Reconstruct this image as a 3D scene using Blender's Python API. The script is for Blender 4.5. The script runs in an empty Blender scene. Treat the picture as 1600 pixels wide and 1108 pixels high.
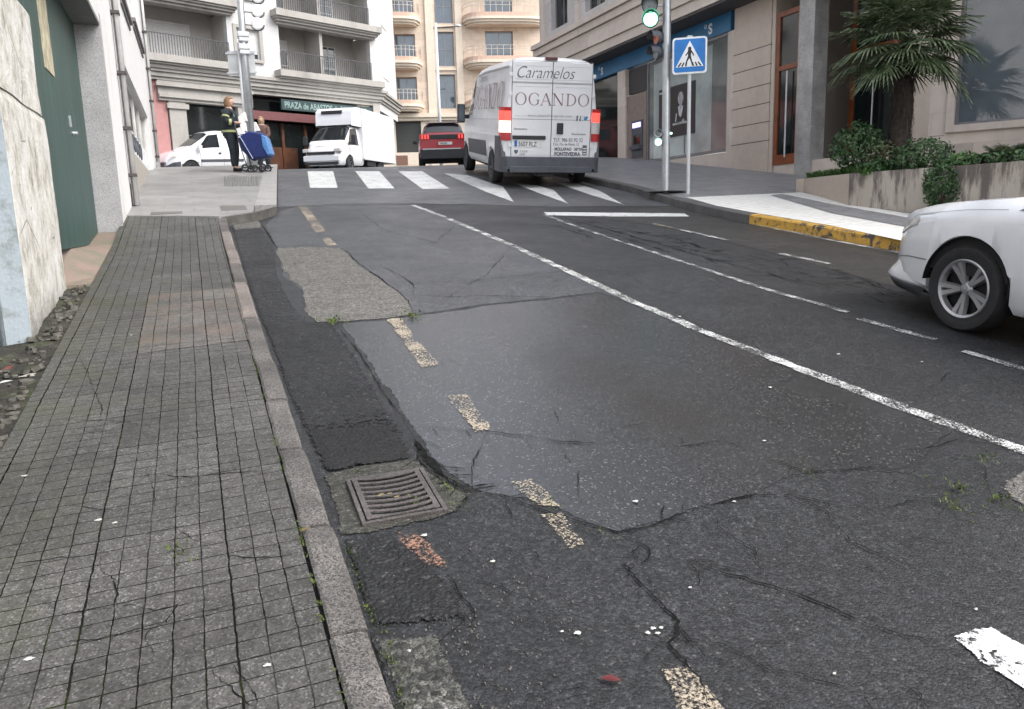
import bpy, bmesh, math, random
from mathutils import Vector, Matrix, noise
R = math.radians; PI = math.pi
random.seed(7)
scene = bpy.context.scene
C = scene.collection

# ------------------------------------------------------------------ camera
F_PX, PITCH, ROLL, YAW = 1200.0, R(10.0), R(1.6), R(-21.821)
fw = Vector((0, math.cos(PITCH), -math.sin(PITCH))); up = Vector((0, math.sin(PITCH), math.cos(PITCH))); rt = Vector((1, 0, 0))
cr, sr = math.cos(ROLL), math.sin(ROLL)
r_, u_ = cr*rt - sr*up, sr*rt + cr*up
RZ = Matrix.Rotation(YAW, 3, 'Z')
RT, UP, FW = RZ @ r_, RZ @ u_, RZ @ fw
cam_d = bpy.data.cameras.new('camera'); cam = bpy.data.objects.new('camera', cam_d); C.objects.link(cam)
cam.matrix_world = Matrix(((RT.x, UP.x, -FW.x, 0), (RT.y, UP.y, -FW.y, 0), (RT.z, UP.z, -FW.z, 0), (0, 0, 0, 1)))
cam_d.sensor_width = 36.0; cam_d.lens = 36.0*F_PX/1600.0; cam_d.clip_end = 3000; cam_d.clip_start = 0.05
scene.camera = cam

# ------------------------------------------------------------------ world, sun, exposure
SUN_AZ, SUN_EL = R(135), R(48)          # azimuth clockwise from +Y
w = bpy.data.worlds.new('World'); scene.world = w; w.use_nodes = True
nt = w.node_tree; nt.nodes.clear()
sky = nt.nodes.new('ShaderNodeTexSky'); sky.sky_type = 'NISHITA'; sky.sun_disc = False
sky.sun_elevation = SUN_EL; sky.sun_rotation = SUN_AZ; sky.air_density = 1.0; sky.dust_density = 3.0; sky.ozone_density = 1.0
hs = nt.nodes.new('ShaderNodeHueSaturation'); hs.inputs['Saturation'].default_value = 0.34
bgn = nt.nodes.new('ShaderNodeBackground'); bgn.inputs['Strength'].default_value = 0.15
wo = nt.nodes.new('ShaderNodeOutputWorld')
nt.links.new(sky.outputs[0], hs.inputs['Color']); nt.links.new(hs.outputs[0], bgn.inputs[0]); nt.links.new(bgn.outputs[0], wo.inputs[0])
sl = bpy.data.lights.new('sun', 'SUN'); sl.energy = 0.55; sl.angle = R(30); sl.color = (1.0, 0.95, 0.88)
so = bpy.data.objects.new('sun', sl); C.objects.link(so)
sd = Vector((math.sin(SUN_AZ)*math.cos(SUN_EL), math.cos(SUN_AZ)*math.cos(SUN_EL), math.sin(SUN_EL)))
so.rotation_euler = (-sd).to_track_quat('-Z', 'Y').to_euler(); so.location = (0, 0, 40)
scene.view_settings.view_transform = 'Standard'; scene.view_settings.look = 'None'
scene.view_settings.exposure = 1.62; scene.view_settings.gamma = 1.0

# ------------------------------------------------------------------ survey helpers
def ray(px, py):
    return RT*((px-800)/F_PX) - UP*((py-554)/F_PX) + FW
Y0, Y1, S0, S1 = 20.3, 24.0, 0.1306, 0.047
def G(x, y):
    z = 0.0234*x + S0*min(y, Y0) - 1.4247
    if y > Y0:
        t = min(y, Y1)-Y0
        z += S0*t + (S1-S0)*t*t/(2*(Y1-Y0))
        if y > Y1: z += S1*(y-Y1)
    return z
def gp(px, py, dz=0.0):
    """ground point seen at a surveyed picture position"""
    d = ray(px, py); t = 0.5; last = None
    while t < 90:
        p = d*t
        if p.z <= G(p.x, p.y)+dz:
            a, b = t-0.2, t
            for _ in range(30):
                m = (a+b)/2; q = d*m
                if q.z <= G(q.x, q.y)+dz: b = m
                else: a = m
            q = d*b; return Vector((q.x, q.y, G(q.x, q.y)+dz))
        t += 0.2
    q = d*26; return q
def gd(px, depth, dz=0.0):
    """ground point below a column px at a given depth"""
    d = ray(px, 260)*depth
    return Vector((d.x, d.y, G(d.x, d.y)+dz))
def onx(px, py, X):
    d = ray(px, py); return d*(X/d.x)
class Facade:
    """vertical plane through p with horizontal direction azimuth az (from +Y, clockwise)"""
    def __init__(s, p, az):
        s.p = Vector((p[0], p[1], 0)); s.d = Vector((math.sin(R(az)), math.cos(R(az)), 0)); s.n = Vector((s.d.y, -s.d.x, 0))
        if s.n.dot(s.p) > 0: s.n = -s.n       # towards the camera
    def uz(s, px, py, off=0.0):
        d = ray(px, py); t = (s.p.dot(s.n)+off)/d.dot(s.n); q = d*t
        return (q-s.p).dot(s.d), q.z
    def at(s, u, z, off=0.0):
        q = s.p + s.d*u + s.n*off; return Vector((q.x, q.y, z))

# ------------------------------------------------------------------ object helpers
def prop(o, label=None, cat=None, group=None, kind=None):
    if label: o['label'] = label
    if cat: o['category'] = cat
    if group: o['group'] = group
    if kind: o['kind'] = kind
    return o
def empty(name, loc=(0, 0, 0), rz=0.0, label=None, cat=None, group=None):
    o = bpy.data.objects.new(name, None); C.objects.link(o); o.location = loc; o.rotation_euler = (0, 0, rz); o.empty_display_size = 0.2
    return prop(o, label, cat, group)
class MB:
    def __init__(s): s.v = []; s.f = []; s.e = None
    def add(s, vs, fs):
        n = len(s.v); s.v += [tuple(v) for v in vs]; s.f += [tuple(i+n for i in f) for f in fs]; return s
    def box(s, x0, x1, y0, y1, z0, z1, M=None):
        vs = [Vector(p) for p in ((x0,y0,z0),(x1,y0,z0),(x1,y1,z0),(x0,y1,z0),(x0,y0,z1),(x1,y0,z1),(x1,y1,z1),(x0,y1,z1))]
        if M: vs = [M @ v for v in vs]
        return s.add(vs, [(0,3,2,1),(4,5,6,7),(0,1,5,4),(1,2,6,5),(2,3,7,6),(3,0,4,7)])
    def fbox(s, F, u0, u1, z0, z1, o0, o1):
        """box on a facade: u along, z up, o outwards"""
        if u0 > u1: u0, u1 = u1, u0
        if z0 > z1: z0, z1 = z1, z0
        vs = [F.at(u, z, o) for z in (z0, z1) for (u, o) in ((u0, o0), (u1, o0), (u1, o1), (u0, o1))]
        return s.add(vs, [(0,3,2,1),(4,5,6,7),(0,1,5,4),(1,2,6,5),(2,3,7,6),(3,0,4,7)])
    def prism(s, poly, h0, h1, M=None, axis='z'):
        n = len(poly)
        mk = {'z': lambda a, b, h: Vector((a, b, h)), 'y': lambda a, b, h: Vector((a, h, b)), 'x': lambda a, b, h: Vector((h, a, b))}[axis]
        vs = [mk(a, b, h0) for a, b in poly] + [mk(a, b, h1) for a, b in poly]
        if M: vs = [M @ v for v in vs]
        return s.add(vs, [tuple(range(n))[::-1], tuple(range(n, 2*n))] + [(i, (i+1) % n, n+(i+1) % n, n+i) for i in range(n)])
    def tube(s, pts, r, n=10, cap=True):
        pts = [Vector(p) for p in pts]; rs = r if isinstance(r, (list, tuple)) else [r]*len(pts)
        rings = []
        for i, p in enumerate(pts):
            t = (pts[min(i+1, len(pts)-1)]-pts[max(i-1, 0)]).normalized()
            a = t.orthogonal().normalized() if i == 0 else (a - t*a.dot(t)).normalized()
            b = t.cross(a)
            rings.append([p + (a*math.cos(2*PI*k/n) + b*math.sin(2*PI*k/n))*rs[i] for k in range(n)])
        vs = [v for ring in rings for v in ring]
        fs = [(i*n+k, i*n+(k+1) % n, (i+1)*n+(k+1) % n, (i+1)*n+k) for i in range(len(pts)-1) for k in range(n)]
        if cap: fs += [tuple(range(n))[::-1], tuple((len(pts)-1)*n+k for k in range(n))]
        return s.add(vs, fs)
    def lathe(s, prof, M=None, n=28, arc=2*PI, a0=0):
        """prof: (r, h) about local z"""
        full = abs(arc-2*PI) < 1e-6; m = n if full else n+1
        vs = [Vector((r*math.cos(a0+arc*k/n), r*math.sin(a0+arc*k/n), h)) for r, h in prof for k in range(m)]
        if M: vs = [M @ v for v in vs]
        fs = [(i*m+k, i*m+(k+1) % m, (i+1)*m+(k+1) % m, (i+1)*m+k) for i in range(len(prof)-1) for k in range(n)]
        return s.add(vs, fs)
    def grid(s, fn, nu, nv):
        vs = [fn(i/nu, j/nv) for j in range(nv+1) for i in range(nu+1)]
        return s.add(vs, [(j*(nu+1)+i, j*(nu+1)+i+1, (j+1)*(nu+1)+i+1, (j+1)*(nu+1)+i) for j in range(nv) for i in range(nu)])
    def build(s, name, mat, parent=None, label=None, smooth=False, bevel=0, inv=None, fix=True):
        me = bpy.data.meshes.new(name); me.from_pydata(s.v, [], s.f); me.validate()
        if fix:
            bm = bmesh.new(); bm.from_mesh(me)
            bmesh.ops.recalc_face_normals(bm, faces=bm.faces); bm.to_mesh(me); bm.free()
        me.materials.append(mat)
        if s.e is not None:
            at = me.attributes.new('edge', 'FLOAT', 'POINT'); at.data.foreach_set('value', [s.e.get(i, 1.0) for i in range(len(me.vertices))])
        if smooth:
            for p in me.polygons: p.use_smooth = True
        o = bpy.data.objects.new(name, me); C.objects.link(o)
        if parent: o.parent = parent
        if inv: o.matrix_parent_inverse = inv
        if label: o['label'] = label
        if bevel:
            b = o.modifiers.new('bevel', 'BEVEL'); b.width = bevel; b.segments = 2; b.limit_method = 'ANGLE'; b.angle_limit = R(40)
        return o
def world_child(o, parent):
    """keep a mesh given in world coordinates in place under a moved parent"""
    o.parent = parent
    o.matrix_parent_inverse = (Matrix.Translation(parent.location) @ parent.rotation_euler.to_matrix().to_4x4()).inverted()
    return o
def text_mesh(s, size, mat, parent, M, name='lettering', depth=0.002, shear=0.0, align='LEFT', sx=1.0, bold=0.0, label=None):
    cu = bpy.data.curves.new('t', 'FONT'); cu.body = s; cu.size = size; cu.extrude = depth; cu.shear = shear; cu.align_x = align; cu.offset = bold
    t = bpy.data.objects.new('t', cu); C.objects.link(t)
    bpy.context.view_layer.update()
    me = bpy.data.meshes.new_from_object(t.evaluated_get(bpy.context.evaluated_depsgraph_get()))
    bpy.data.objects.remove(t); bpy.data.curves.remove(cu)
    me.transform(M @ Matrix.Diagonal((sx, 1, 1, 1))); me.materials.clear(); me.materials.append(mat)
    o = bpy.data.objects.new(name, me); C.objects.link(o); o.parent = parent
    if label: o['label'] = label
    return o
def frame_M(o, xa, ya):
    xa = Vector(xa).normalized(); ya = Vector(ya).normalized(); za = xa.cross(ya); o = Vector(o)
    return Matrix(((xa.x, ya.x, za.x, o.x), (xa.y, ya.y, za.y, o.y), (xa.z, ya.z, za.z, o.z), (0, 0, 0, 1)))

# ------------------------------------------------------------------ materials
class NT:
    def __init__(s, name):
        s.m = bpy.data.materials.new(name); s.m.use_nodes = True; s.t = s.m.node_tree
        s.b = s.t.nodes['Principled BSDF']; s.pos = None
    def n(s, typ, **k):
        nd = s.t.nodes.new(typ)
        for a, b in k.items():
            if a.startswith('i_'): nd.inputs[a[2:].replace('_', ' ')].default_value = b
            else: setattr(nd, a, b)
        return nd
    def l(s, a, b): s.t.links.new(a, b)
    def P(s):
        if s.pos is None: s.pos = s.n('ShaderNodeNewGeometry').outputs['Position']
        return s.pos
    def map(s, scale=(1, 1, 1), rot=(0, 0, 0)):
        mp = s.n('ShaderNodeMapping'); mp.inputs['Scale'].default_value = scale; mp.inputs['Rotation'].default_value = rot
        s.l(s.P(), mp.inputs[0]); return mp.outputs[0]
    def noise(s, scale, detail=3, rough=0.55, vec=None, dist=0.0):
        nd = s.n('ShaderNodeTexNoise'); nd.inputs['Scale'].default_value = scale; nd.inputs['Detail'].default_value = detail
        nd.inputs['Roughness'].default_value = rough; nd.inputs['Distortion'].default_value = dist
        s.l(vec if vec is not None else s.P(), nd.inputs['Vector']); return nd.outputs[0]
    def vor(s, scale, feature='F1', out='Distance', vec=None, rnd=1.0):
        nd = s.n('ShaderNodeTexVoronoi'); nd.feature = feature; nd.inputs['Scale'].default_value = scale; nd.inputs['Randomness'].default_value = rnd
        s.l(vec if vec is not None else s.P(), nd.inputs['Vector']); return nd.outputs[out]
    def ramp(s, fac, pts):
        nd = s.n('ShaderNodeValToRGB'); e = nd.color_ramp.elements
        while len(e) > len(pts): e.remove(e[-1])
        while len(e) < len(pts): e.new(0.5)
        for q, (p, c) in zip(e, pts):
            q.position = p; q.color = (c, c, c, 1) if isinstance(c, (int, float)) else (*c, 1)
        s.l(fac, nd.inputs[0]); return nd.outputs[0]
    def mix(s, fac, a, b, mode='MIX'):
        nd = s.n('ShaderNodeMix'); nd.data_type = 'RGBA'; nd.blend_type = mode
        for i, v in ((0, fac), (6, a), (7, b)):
            if hasattr(v, 'is_linked') or hasattr(v, 'links'): s.l(v, nd.inputs[i])
            elif i == 0: nd.inputs[0].default_value = v
            else: nd.inputs[i].default_value = (v, v, v, 1) if isinstance(v, (int, float)) else (*v, 1)
        return nd.outputs[2]
    def math(s, op, a, b=0.0, c=None):
        nd = s.n('ShaderNodeMath'); nd.operation = op
        for i, v in enumerate((a, b) if c is None else (a, b, c)):
            if hasattr(v, 'links'): s.l(v, nd.inputs[i])
            else: nd.inputs[i].default_value = v
        return nd.outputs[0]
    def bump(s, h, strength=0.3, dist=0.01):
        nd = s.n('ShaderNodeBump'); nd.inputs['Strength'].default_value = strength; nd.inputs['Distance'].default_value = dist
        s.l(h, nd.inputs['Height']); s.l(nd.outputs[0], s.b.inputs['Normal']); return nd
    def col(s, c): s.l(c, s.b.inputs['Base Color'])
    def rough(s, r):
        if hasattr(r, 'links'): s.l(r, s.b.inputs['Roughness'])
        else: s.b.inputs['Roughness'].default_value = r
def edge_alpha(t, extra=None, scale=60, amt=1.3, lo=0.38, hi=0.52):
    """ragged outer edge: the sheet thins out between its inset (1) and its rim (0)"""
    a = t.n('ShaderNodeAttribute'); a.attribute_name = 'edge'
    m = t.math('ADD', a.outputs['Fac'], t.math('MULTIPLY', t.math('SUBTRACT', t.noise(scale, 4, 0.7), 0.5), amt))
    m = t.ramp(m, [(lo, 0.0), (hi, 1.0)])
    if extra is not None: m = t.math('MULTIPLY', m, extra)
    t.l(m, t.b.inputs['Alpha'])
def simple(name, col, rough=0.6, metal=0.0, var=0.12, scale=6.0, bump=0.0, spec=0.5, coat=0.0):
    t = NT(name); n = t.noise(scale, 4)
    c = t.ramp(n, [(0.3, tuple(v*(1-var) for v in col)), (0.7, tuple(min(1, v*(1+var)) for v in col))])
    t.col(c); t.rough(rough); t.b.inputs['Metallic'].default_value = metal; t.b.inputs['Specular IOR Level'].default_value = spec
    t.b.inputs['Coat Weight'].default_value = coat; t.b.inputs['Coat Roughness'].default_value = 0.05
    if bump: t.bump(t.noise(scale*12, 3), bump, 0.005)
    return t.m
def asphalt(name, dark, light, speck, rough=(0.42, 0.62), cell=85, bump=0.55, tint=(0.95, 0.99, 1.09), big=0.25, edge=False, spec=0.4):
    t = NT(name)
    v = t.vor(cell, out='Color'); sep = t.n('ShaderNodeSeparateColor'); t.l(v, sep.inputs[0]); rnd = sep.outputs[0]
    d = t.vor(cell)
    fine = t.noise(cell*3.2, 2)
    base = t.mix(t.ramp(rnd, [(0.05, 0.0), (0.6, 0.38), (0.97, 1.0)]), tuple(dark*k for k in tint), tuple(light*1.35*k for k in tint))
    base = t.mix(t.ramp(sep.outputs[1], [(0.972, 0.0), (0.985, 1.0)]), base, tuple(speck*k for k in (1.03, 1.0, 0.96)))
    base = t.mix(t.ramp(fine, [(0.42, 0.75), (0.62, 0.0)]), base, 0.012)
    bigm = t.ramp(t.noise(0.9, 5, 0.62), [(0.3, 1-big), (0.7, 1+big)])
    base = t.mix(1.0, base, bigm, 'MULTIPLY')
    mid = t.ramp(t.noise(9, 3), [(0.3, 0.82), (0.7, 1.15)]); mid = t.mix(1.0, mid, t.ramp(t.noise(34, 3, 0.7), [(0.35, 0.66), (0.65, 1.34)]), 'MULTIPLY')
    t.col(t.mix(1.0, base, mid, 'MULTIPLY'))
    t.rough(t.ramp(t.noise(1.3, 4), [(0.3, rough[0]), (0.7, rough[1])]))
    h = t.math('ADD', t.math('MULTIPLY', d, -1.0), t.math('MULTIPLY', fine, 0.6))
    t.bump(h, bump, 0.006); t.b.inputs['Specular IOR Level'].default_value = spec
    if edge: edge_alpha(t, scale=38)
    return t.m
def granite(name, a, b, cell=160, rough=0.6, stain_or_dull=0.2, tint=(1.03, 1, 0.97)):
    t = NT(name); v = t.vor(cell, out='Color'); sep = t.n('ShaderNodeSeparateColor'); t.l(v, sep.inputs[0])
    base = t.mix(sep.outputs[0], tuple(a*k for k in tint), tuple(b*k for k in tint))
    base = t.mix(t.ramp(sep.outputs[1], [(0.8, 0.0), (0.9, 0.8)]), base, (a*0.35, a*0.33, a*0.33))
    st = t.ramp(t.noise(3.0, 5), [(0.35, 1-stain_or_dull), (0.7, 1+stain_or_dull)])
    t.col(t.mix(1.0, base, st, 'MULTIPLY')); t.rough(rough); t.bump(t.noise(cell, 3), 0.25, 0.004); return t.m
def paint_white(name, col, wear, scale=40, under=0.05, rough=0.5, edge=True):
    """worn thermoplastic paint: holes where the aggregate shows"""
    t = NT(name); n = t.noise(scale, 5, 0.7); n2 = t.noise(5, 4, 0.6)
    m = t.ramp(t.math('ADD', t.math('MULTIPLY', n, 0.65), t.math('MULTIPLY', n2, 0.35)), [(wear-0.04, 0.0), (wear+0.04, 1.0)])
    g = t.ramp(t.noise(3, 4), [(0.3, 0.8), (0.7, 1.0)])
    t.col(t.mix(1.0, col, g, 'MULTIPLY')); t.rough(rough)
    if edge: edge_alpha(t, m, 90, 1.5)
    else: t.col(t.mix(1.0, t.mix(m, (under, under, under*1.05), col), g, 'MULTIPLY'))
    return t.m
def plaster(name, col, stain_or_dull=(0.25, 0.24, 0.22), amt=0.5, scale=2.0, rough=0.8, streak=True, bump=0.15, joint=None):
    t = NT(name)
    n = t.noise(scale, 6, 0.65, vec=t.map((1, 1, 0.25)) if streak else None)
    m = t.ramp(n, [(0.5, 0.0), (0.75, amt)])
    v = t.ramp(t.noise(scale*6, 4), [(0.3, 0.92), (0.7, 1.05)])
    c = t.mix(1.0, t.mix(m, col, stain_or_dull), v, 'MULTIPLY')
    if joint:
        ax_, ay_, bw, bh, dk = joint; sp = t.n('ShaderNodeSeparateXYZ'); t.l(t.P(), sp.inputs[0]); cb = t.n('ShaderNodeCombineXYZ')
        t.l(t.math('ADD', t.math('MULTIPLY', sp.outputs[0], ax_), t.math('MULTIPLY', sp.outputs[1], ay_)), cb.inputs[0]); t.l(sp.outputs[2], cb.inputs[1])
        br = t.n('ShaderNodeTexBrick'); br.inputs['Scale'].default_value = 1; br.inputs['Brick Width'].default_value = bw; br.inputs['Row Height'].default_value = bh; br.inputs['Mortar Size'].default_value = 0.010
        br.inputs['Color1'].default_value = (1, 1, 1, 1); br.inputs['Color2'].default_value = (.86, .85, .84, 1); br.inputs['Mortar'].default_value = (dk, dk, dk, 1); t.l(cb.outputs[0], br.inputs['Vector'])
        c = t.mix(1.0, c, br.outputs['Color'], 'MULTIPLY')
    t.col(c); t.rough(rough); t.bump(t.noise(60, 3), bump, 0.004); return t.m
def glass_mat(name, col=(0.03, 0.035, 0.04), rough=0.04, spec=0.6):
    t = NT(name); t.col(t.ramp(t.noise(1.5, 2), [(0.3, tuple(c*0.8 for c in col)), (0.7, tuple(c*1.25 for c in col))])); t.rough(rough)
    t.b.inputs['Specular IOR Level'].default_value = spec; t.b.inputs['IOR'].default_value = 1.55; return t.m
def emit(name, col, s):
    t = NT(name); t.b.inputs['Base Color'].default_value = (*col, 1); t.b.inputs['Emission Color'].default_value = (*col, 1)
    t.b.inputs['Emission Strength'].default_value = s; return t.m
M = {}
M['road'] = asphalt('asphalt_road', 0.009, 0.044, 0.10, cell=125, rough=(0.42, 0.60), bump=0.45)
M['road_far'] = asphalt('asphalt_upper', 0.085, 0.15, 0.2, rough=(0.34, 0.5), cell=110, bump=0.3)  # lighter surfacing, with grazing sky sheen also raised into its colour
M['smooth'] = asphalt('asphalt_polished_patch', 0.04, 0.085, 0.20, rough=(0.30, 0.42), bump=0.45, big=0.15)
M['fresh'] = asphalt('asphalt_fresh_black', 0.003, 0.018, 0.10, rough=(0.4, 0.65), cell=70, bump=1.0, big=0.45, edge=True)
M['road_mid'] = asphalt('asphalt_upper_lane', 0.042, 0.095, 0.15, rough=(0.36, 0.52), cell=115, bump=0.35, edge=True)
M['tar'] = asphalt('asphalt_tar_black', 0.002, 0.007, 0.02, rough=(0.5, 0.8), cell=70, bump=1.0, edge=True)
M['lane'] = asphalt('asphalt_bus_lane', 0.028, 0.056, 0.08, rough=(0.4, 0.55), cell=110, tint=(1.06, 1.0, 0.95), edge=True)
M['concrete_patch'] = asphalt('concrete_patch', 0.10, 0.21, 0.28, rough=(0.7, 0.9), cell=115, bump=0.7, tint=(1.04, 1.0, 0.92), big=0.12, edge=True)
M['grate_bed'] = asphalt('mossy_concrete', 0.04, 0.095, 0.2, rough=(0.7, 0.9), cell=110, tint=(1.0, 1.0, 0.82), big=0.3, edge=True)
M['aggregate'] = asphalt('exposed_aggregate', 0.03, 0.14, 0.38, rough=(0.6, 0.85), cell=48, tint=(1.0, 1.0, 0.88), bump=1.0, big=0.3, edge=True)
t = NT('crack_soil'); t.col(t.ramp(t.noise(40, 3), [(0.3, 0.004), (0.7, 0.014)])); t.rough(0.95); t.b.inputs['Specular IOR Level'].default_value = 0.1; edge_alpha(t, scale=150, amt=0.9, lo=0.47, hi=0.53); M['crack'] = t.m
M['dull'] = asphalt('asphalt_dull_brown', 0.018, 0.036, 0.07, rough=(0.5, 0.6), tint=(1.1, 1.0, 0.92), big=0.1)  # unused dark asphalt for where the sky reflection ends
M['kerb'] = granite('granite_kerb', 0.035, 0.15, 210, 0.7, 0.4, (1.07, 0.99, 0.92))
M['kerb_pink'] = granite('granite_kerb_pink', 0.09, 0.20, 210, 0.7, 0.3, (1.14, 0.97, 0.88))
M['kerb_dark'] = granite('granite_kerb_dark', 0.07, 0.13, 120, 0.6, 0.25, (1, 1, 1))
M['wline'] = paint_white('paint_line_worn', (0.62, 0.63, 0.62), 0.512, 95)
M['wline2'] = paint_white('paint_line_very_worn', (0.56, 0.57, 0.56), 0.525, 95)
M['zebra'] = paint_white('paint_crossing', (0.63, 0.64, 0.63), 0.41, 40)
M['wthick'] = paint_white('paint_thick_white', (0.78, 0.79, 0.79), 0.455, 45)
M['ydash'] = paint_white('paint_faded_yellow', (0.37, 0.315, 0.24), 0.512, 90)
M['ydash2'] = paint_white('paint_faded_orange', (0.28, 0.15, 0.10), 0.515, 70)
M['ykerb'] = paint_white('paint_kerb_yellow', (0.62, 0.36, 0.06), 0.46, 14, under=0.07, rough=0.6, edge=False)
M['plaza'] = granite('granite_plaza_slab', 0.22, 0.33, 90, 0.42, 0.22, (1.0, 0.99, 0.97))
M['walk_grey'] = granite('grey_walk_slab', 0.20, 0.29, 80, 0.45, 0.2, (1, 1, 1.03))
M['car_white'] = simple('white_car_paint', (0.70, 0.71, 0.73), 0.25, var=0.02, coat=0.6)
M['van_white'] = simple('white_van_paint', (0.68, 0.69, 0.71), 0.35, var=0.05, scale=2.5, coat=0.3)
M['red_paint'] = simple('red_car_paint', (0.36, 0.008, 0.02), 0.25, var=0.05, coat=0.7)
M['black_plastic'] = simple('black_plastic', (0.022, 0.023, 0.027), 0.55, var=0.2)
M['grey_plastic'] = simple('grey_plastic', (0.065, 0.07, 0.085), 0.55, var=0.15)
M['rubber'] = simple('tyre_rubber', (0.018, 0.018, 0.019), 0.75, var=0.25, scale=20, bump=0.2)
M['dark'] = simple('dark_interior', (0.01, 0.01, 0.011), 0.8)
M['carglass'] = glass_mat('car_glass', (0.014, 0.017, 0.02), 0.03, 0.7)
M['glass'] = glass_mat('window_glass', (0.035, 0.045, 0.055), 0.04, 0.7)
M['glass_dark'] = glass_mat('window_glass_dark', (0.012, 0.016, 0.016), 0.06, 0.5)
M['glass_blue'] = glass_mat('window_glass_blueish', (0.05, 0.075, 0.10), 0.03, 1.0)
M['glass_pale'] = glass_mat('frosted_display_glass', (0.30, 0.34, 0.33), 0.12, 0.6)
M['red_lamp'] = simple('red_lamp_lens', (0.42, 0.012, 0.015), 0.15, var=0.1, coat=0.5)
M['red_lit'] = emit('red_lamp_lit', (1.0, 0.08, 0.06), 0.45)
M['lit_white'] = emit('brake_lamp_glow', (1.0, 0.72, 0.62), 0.55)
M['clear_lamp'] = simple('clear_lamp_lens', (0.5, 0.48, 0.47), 0.12, var=0.2, scale=30, coat=0.6)
M['steel'] = simple('galvanised_steel', (0.46, 0.48, 0.50), 0.38, 0.75, var=0.1, scale=9)
M['alloy'] = simple('alloy_wheel', (0.42, 0.42, 0.43), 0.33, 0.7, var=0.05)
M['lt_metal'] = simple('pale_painted_metal', (0.55, 0.57, 0.59), 0.45, 0.2, var=0.06)
M['iron'] = granite('cast_iron_rust', 0.035, 0.10, 260, 0.5, 0.3, (1.14, 0.97, 0.92))
M['void'] = simple('drain_void', (0.003, 0.003, 0.003), 0.9, spec=0.05)
M['plate'] = simple('number_plate', (0.7, 0.7, 0.68), 0.5)
M['ink'] = simple('ink_grey', (0.10, 0.10, 0.12), 0.6)
M['ink_red'] = simple('ink_greyish_red', (0.26, 0.155, 0.17), 0.6)
M['ink_light'] = simple('ink_pale', (0.40, 0.40, 0.43), 0.6)
M['ink_white'] = simple('ink_white', (0.75, 0.77, 0.78), 0.5)
M['blue'] = simple('blue_panel', (0.012, 0.12, 0.42), 0.4, var=0.05)
M['bandblue'] = simple('blue_fascia', (0.025, 0.15, 0.30), 0.4, var=0.15, scale=2)
M['wood'] = simple('varnished_door_wood', (0.20, 0.055, 0.018), 0.35, var=0.3, scale=4)
# ================================================================== GROUND
def interp(pts, t):
    if t <= pts[0][0]: return pts[0][1] + (t-pts[0][0])*(pts[1][1]-pts[0][1])/(pts[1][0]-pts[0][0])
    for (a, va), (b, vb) in zip(pts, pts[1:]):
        if t <= b: return va + (vb-va)*(t-a)/(b-a)
    return pts[-1][1]
def lin(a, b, n): return [a+(b-a)*i/n for i in range(n+1)]
xs = [-150, -80, -40, -20, -10, -5] + lin(-3, 18, 42) + [20, 24, 30, 40, 60, 90, 150]
ys = [-60, -30, -15, -8, -4] + lin(-2, 28, 60) + [30, 34, 40, 48, 60, 80, 120, 250]
mb = MB()
mb.add([(x, y, G(x, y)) for y in ys for x in xs], [(j*len(xs)+i, j*len(xs)+i+1, (j+1)*len(xs)+i+1, (j+1)*len(xs)+i) for j in range(len(ys)-1) for i in range(len(xs)-1)])
prop(mb.build('road', M['road'], smooth=True), kind='structure')

def resample(pts, n):
    pts = [Vector((p[0], p[1])) for p in pts]; L = [0]
    for a, b in zip(pts, pts[1:]): L.append(L[-1]+(b-a).length)
    out = []
    for i in range(n+1):
        t = L[-1]*i/n
        for k in range(len(pts)-1):
            if t <= L[k+1]+1e-9:
                out.append(pts[k].lerp(pts[k+1], (t-L[k])/max(1e-9, L[k+1]-L[k]))); break
    return out
def sheet(A, B, nu, nv, dz, skirt=0.0, dzf=None):
    """ground-following sheet between two polylines A and B"""
    a, b = resample(A, nu), resample(B, nu); mb = MB()
    P = [[a[i].lerp(b[i], j/nv) for i in range(nu+1)] for j in range(nv+1)]
    hz = lambda p: G(p.x, p.y)+(dzf(p) if dzf else dz)
    mb.add([(p.x, p.y, hz(p)) for row in P for p in row], [(j*(nu+1)+i, j*(nu+1)+i+1, (j+1)*(nu+1)+i+1, (j+1)*(nu+1)+i) for j in range(nv) for i in range(nu)])
    if skirt:
        loop = P[0] + [r[-1] for r in P[1:]] + P[-1][::-1][1:] + [r[0] for r in P[::-1][1:]]
        vs = [(p.x, p.y, hz(p)) for p in loop] + [(p.x, p.y, hz(p)-skirt) for p in loop]; n = len(loop)
        mb.add(vs, [(i, i+1, n+i+1, n+i) for i in range(n-1)])
    return mb
def jag(pts, amp=0.02, step=0.06, closed=True, seed=0):
    rnd = random.Random(seed); out = []; n = len(pts)
    for i in range(n if closed else n-1):
        a, b = pts[i], pts[(i+1) % n]; L = (b-a).length; k = max(1, int(L/step)); d = (b-a); pr = Vector((-d.y, d.x)).normalized() if L > 0 else Vector((0, 0))
        for q in range(k):
            t = q/k; p = a + d*t; j = noise.noise(Vector((p.x*4, p.y*4, seed*3.1)))*amp*1.6 + rnd.uniform(-1, 1)*amp*0.45
            out.append(p + pr*j*(1 if q else 0.4))
    if not closed: out.append(pts[-1])
    return out
from mathutils.geometry import tessellate_polygon
def pxw(pts, dz=0.0): return [Vector((q.x, q.y)) for q in (gp(x, y, dz) for x, y in pts)]
def smooth_poly(P, inset):
    n = len(P); A = sum(P[i].x*P[(i+1) % n].y-P[(i+1) % n].x*P[i].y for i in range(n)); sg = 1 if A > 0 else -1; out = []
    for i in range(n):
        d = (P[(i+2) % n]-P[i-2]).normalized(); out.append(P[i]+Vector((-d.y, d.x))*sg*inset)
    return out
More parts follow.
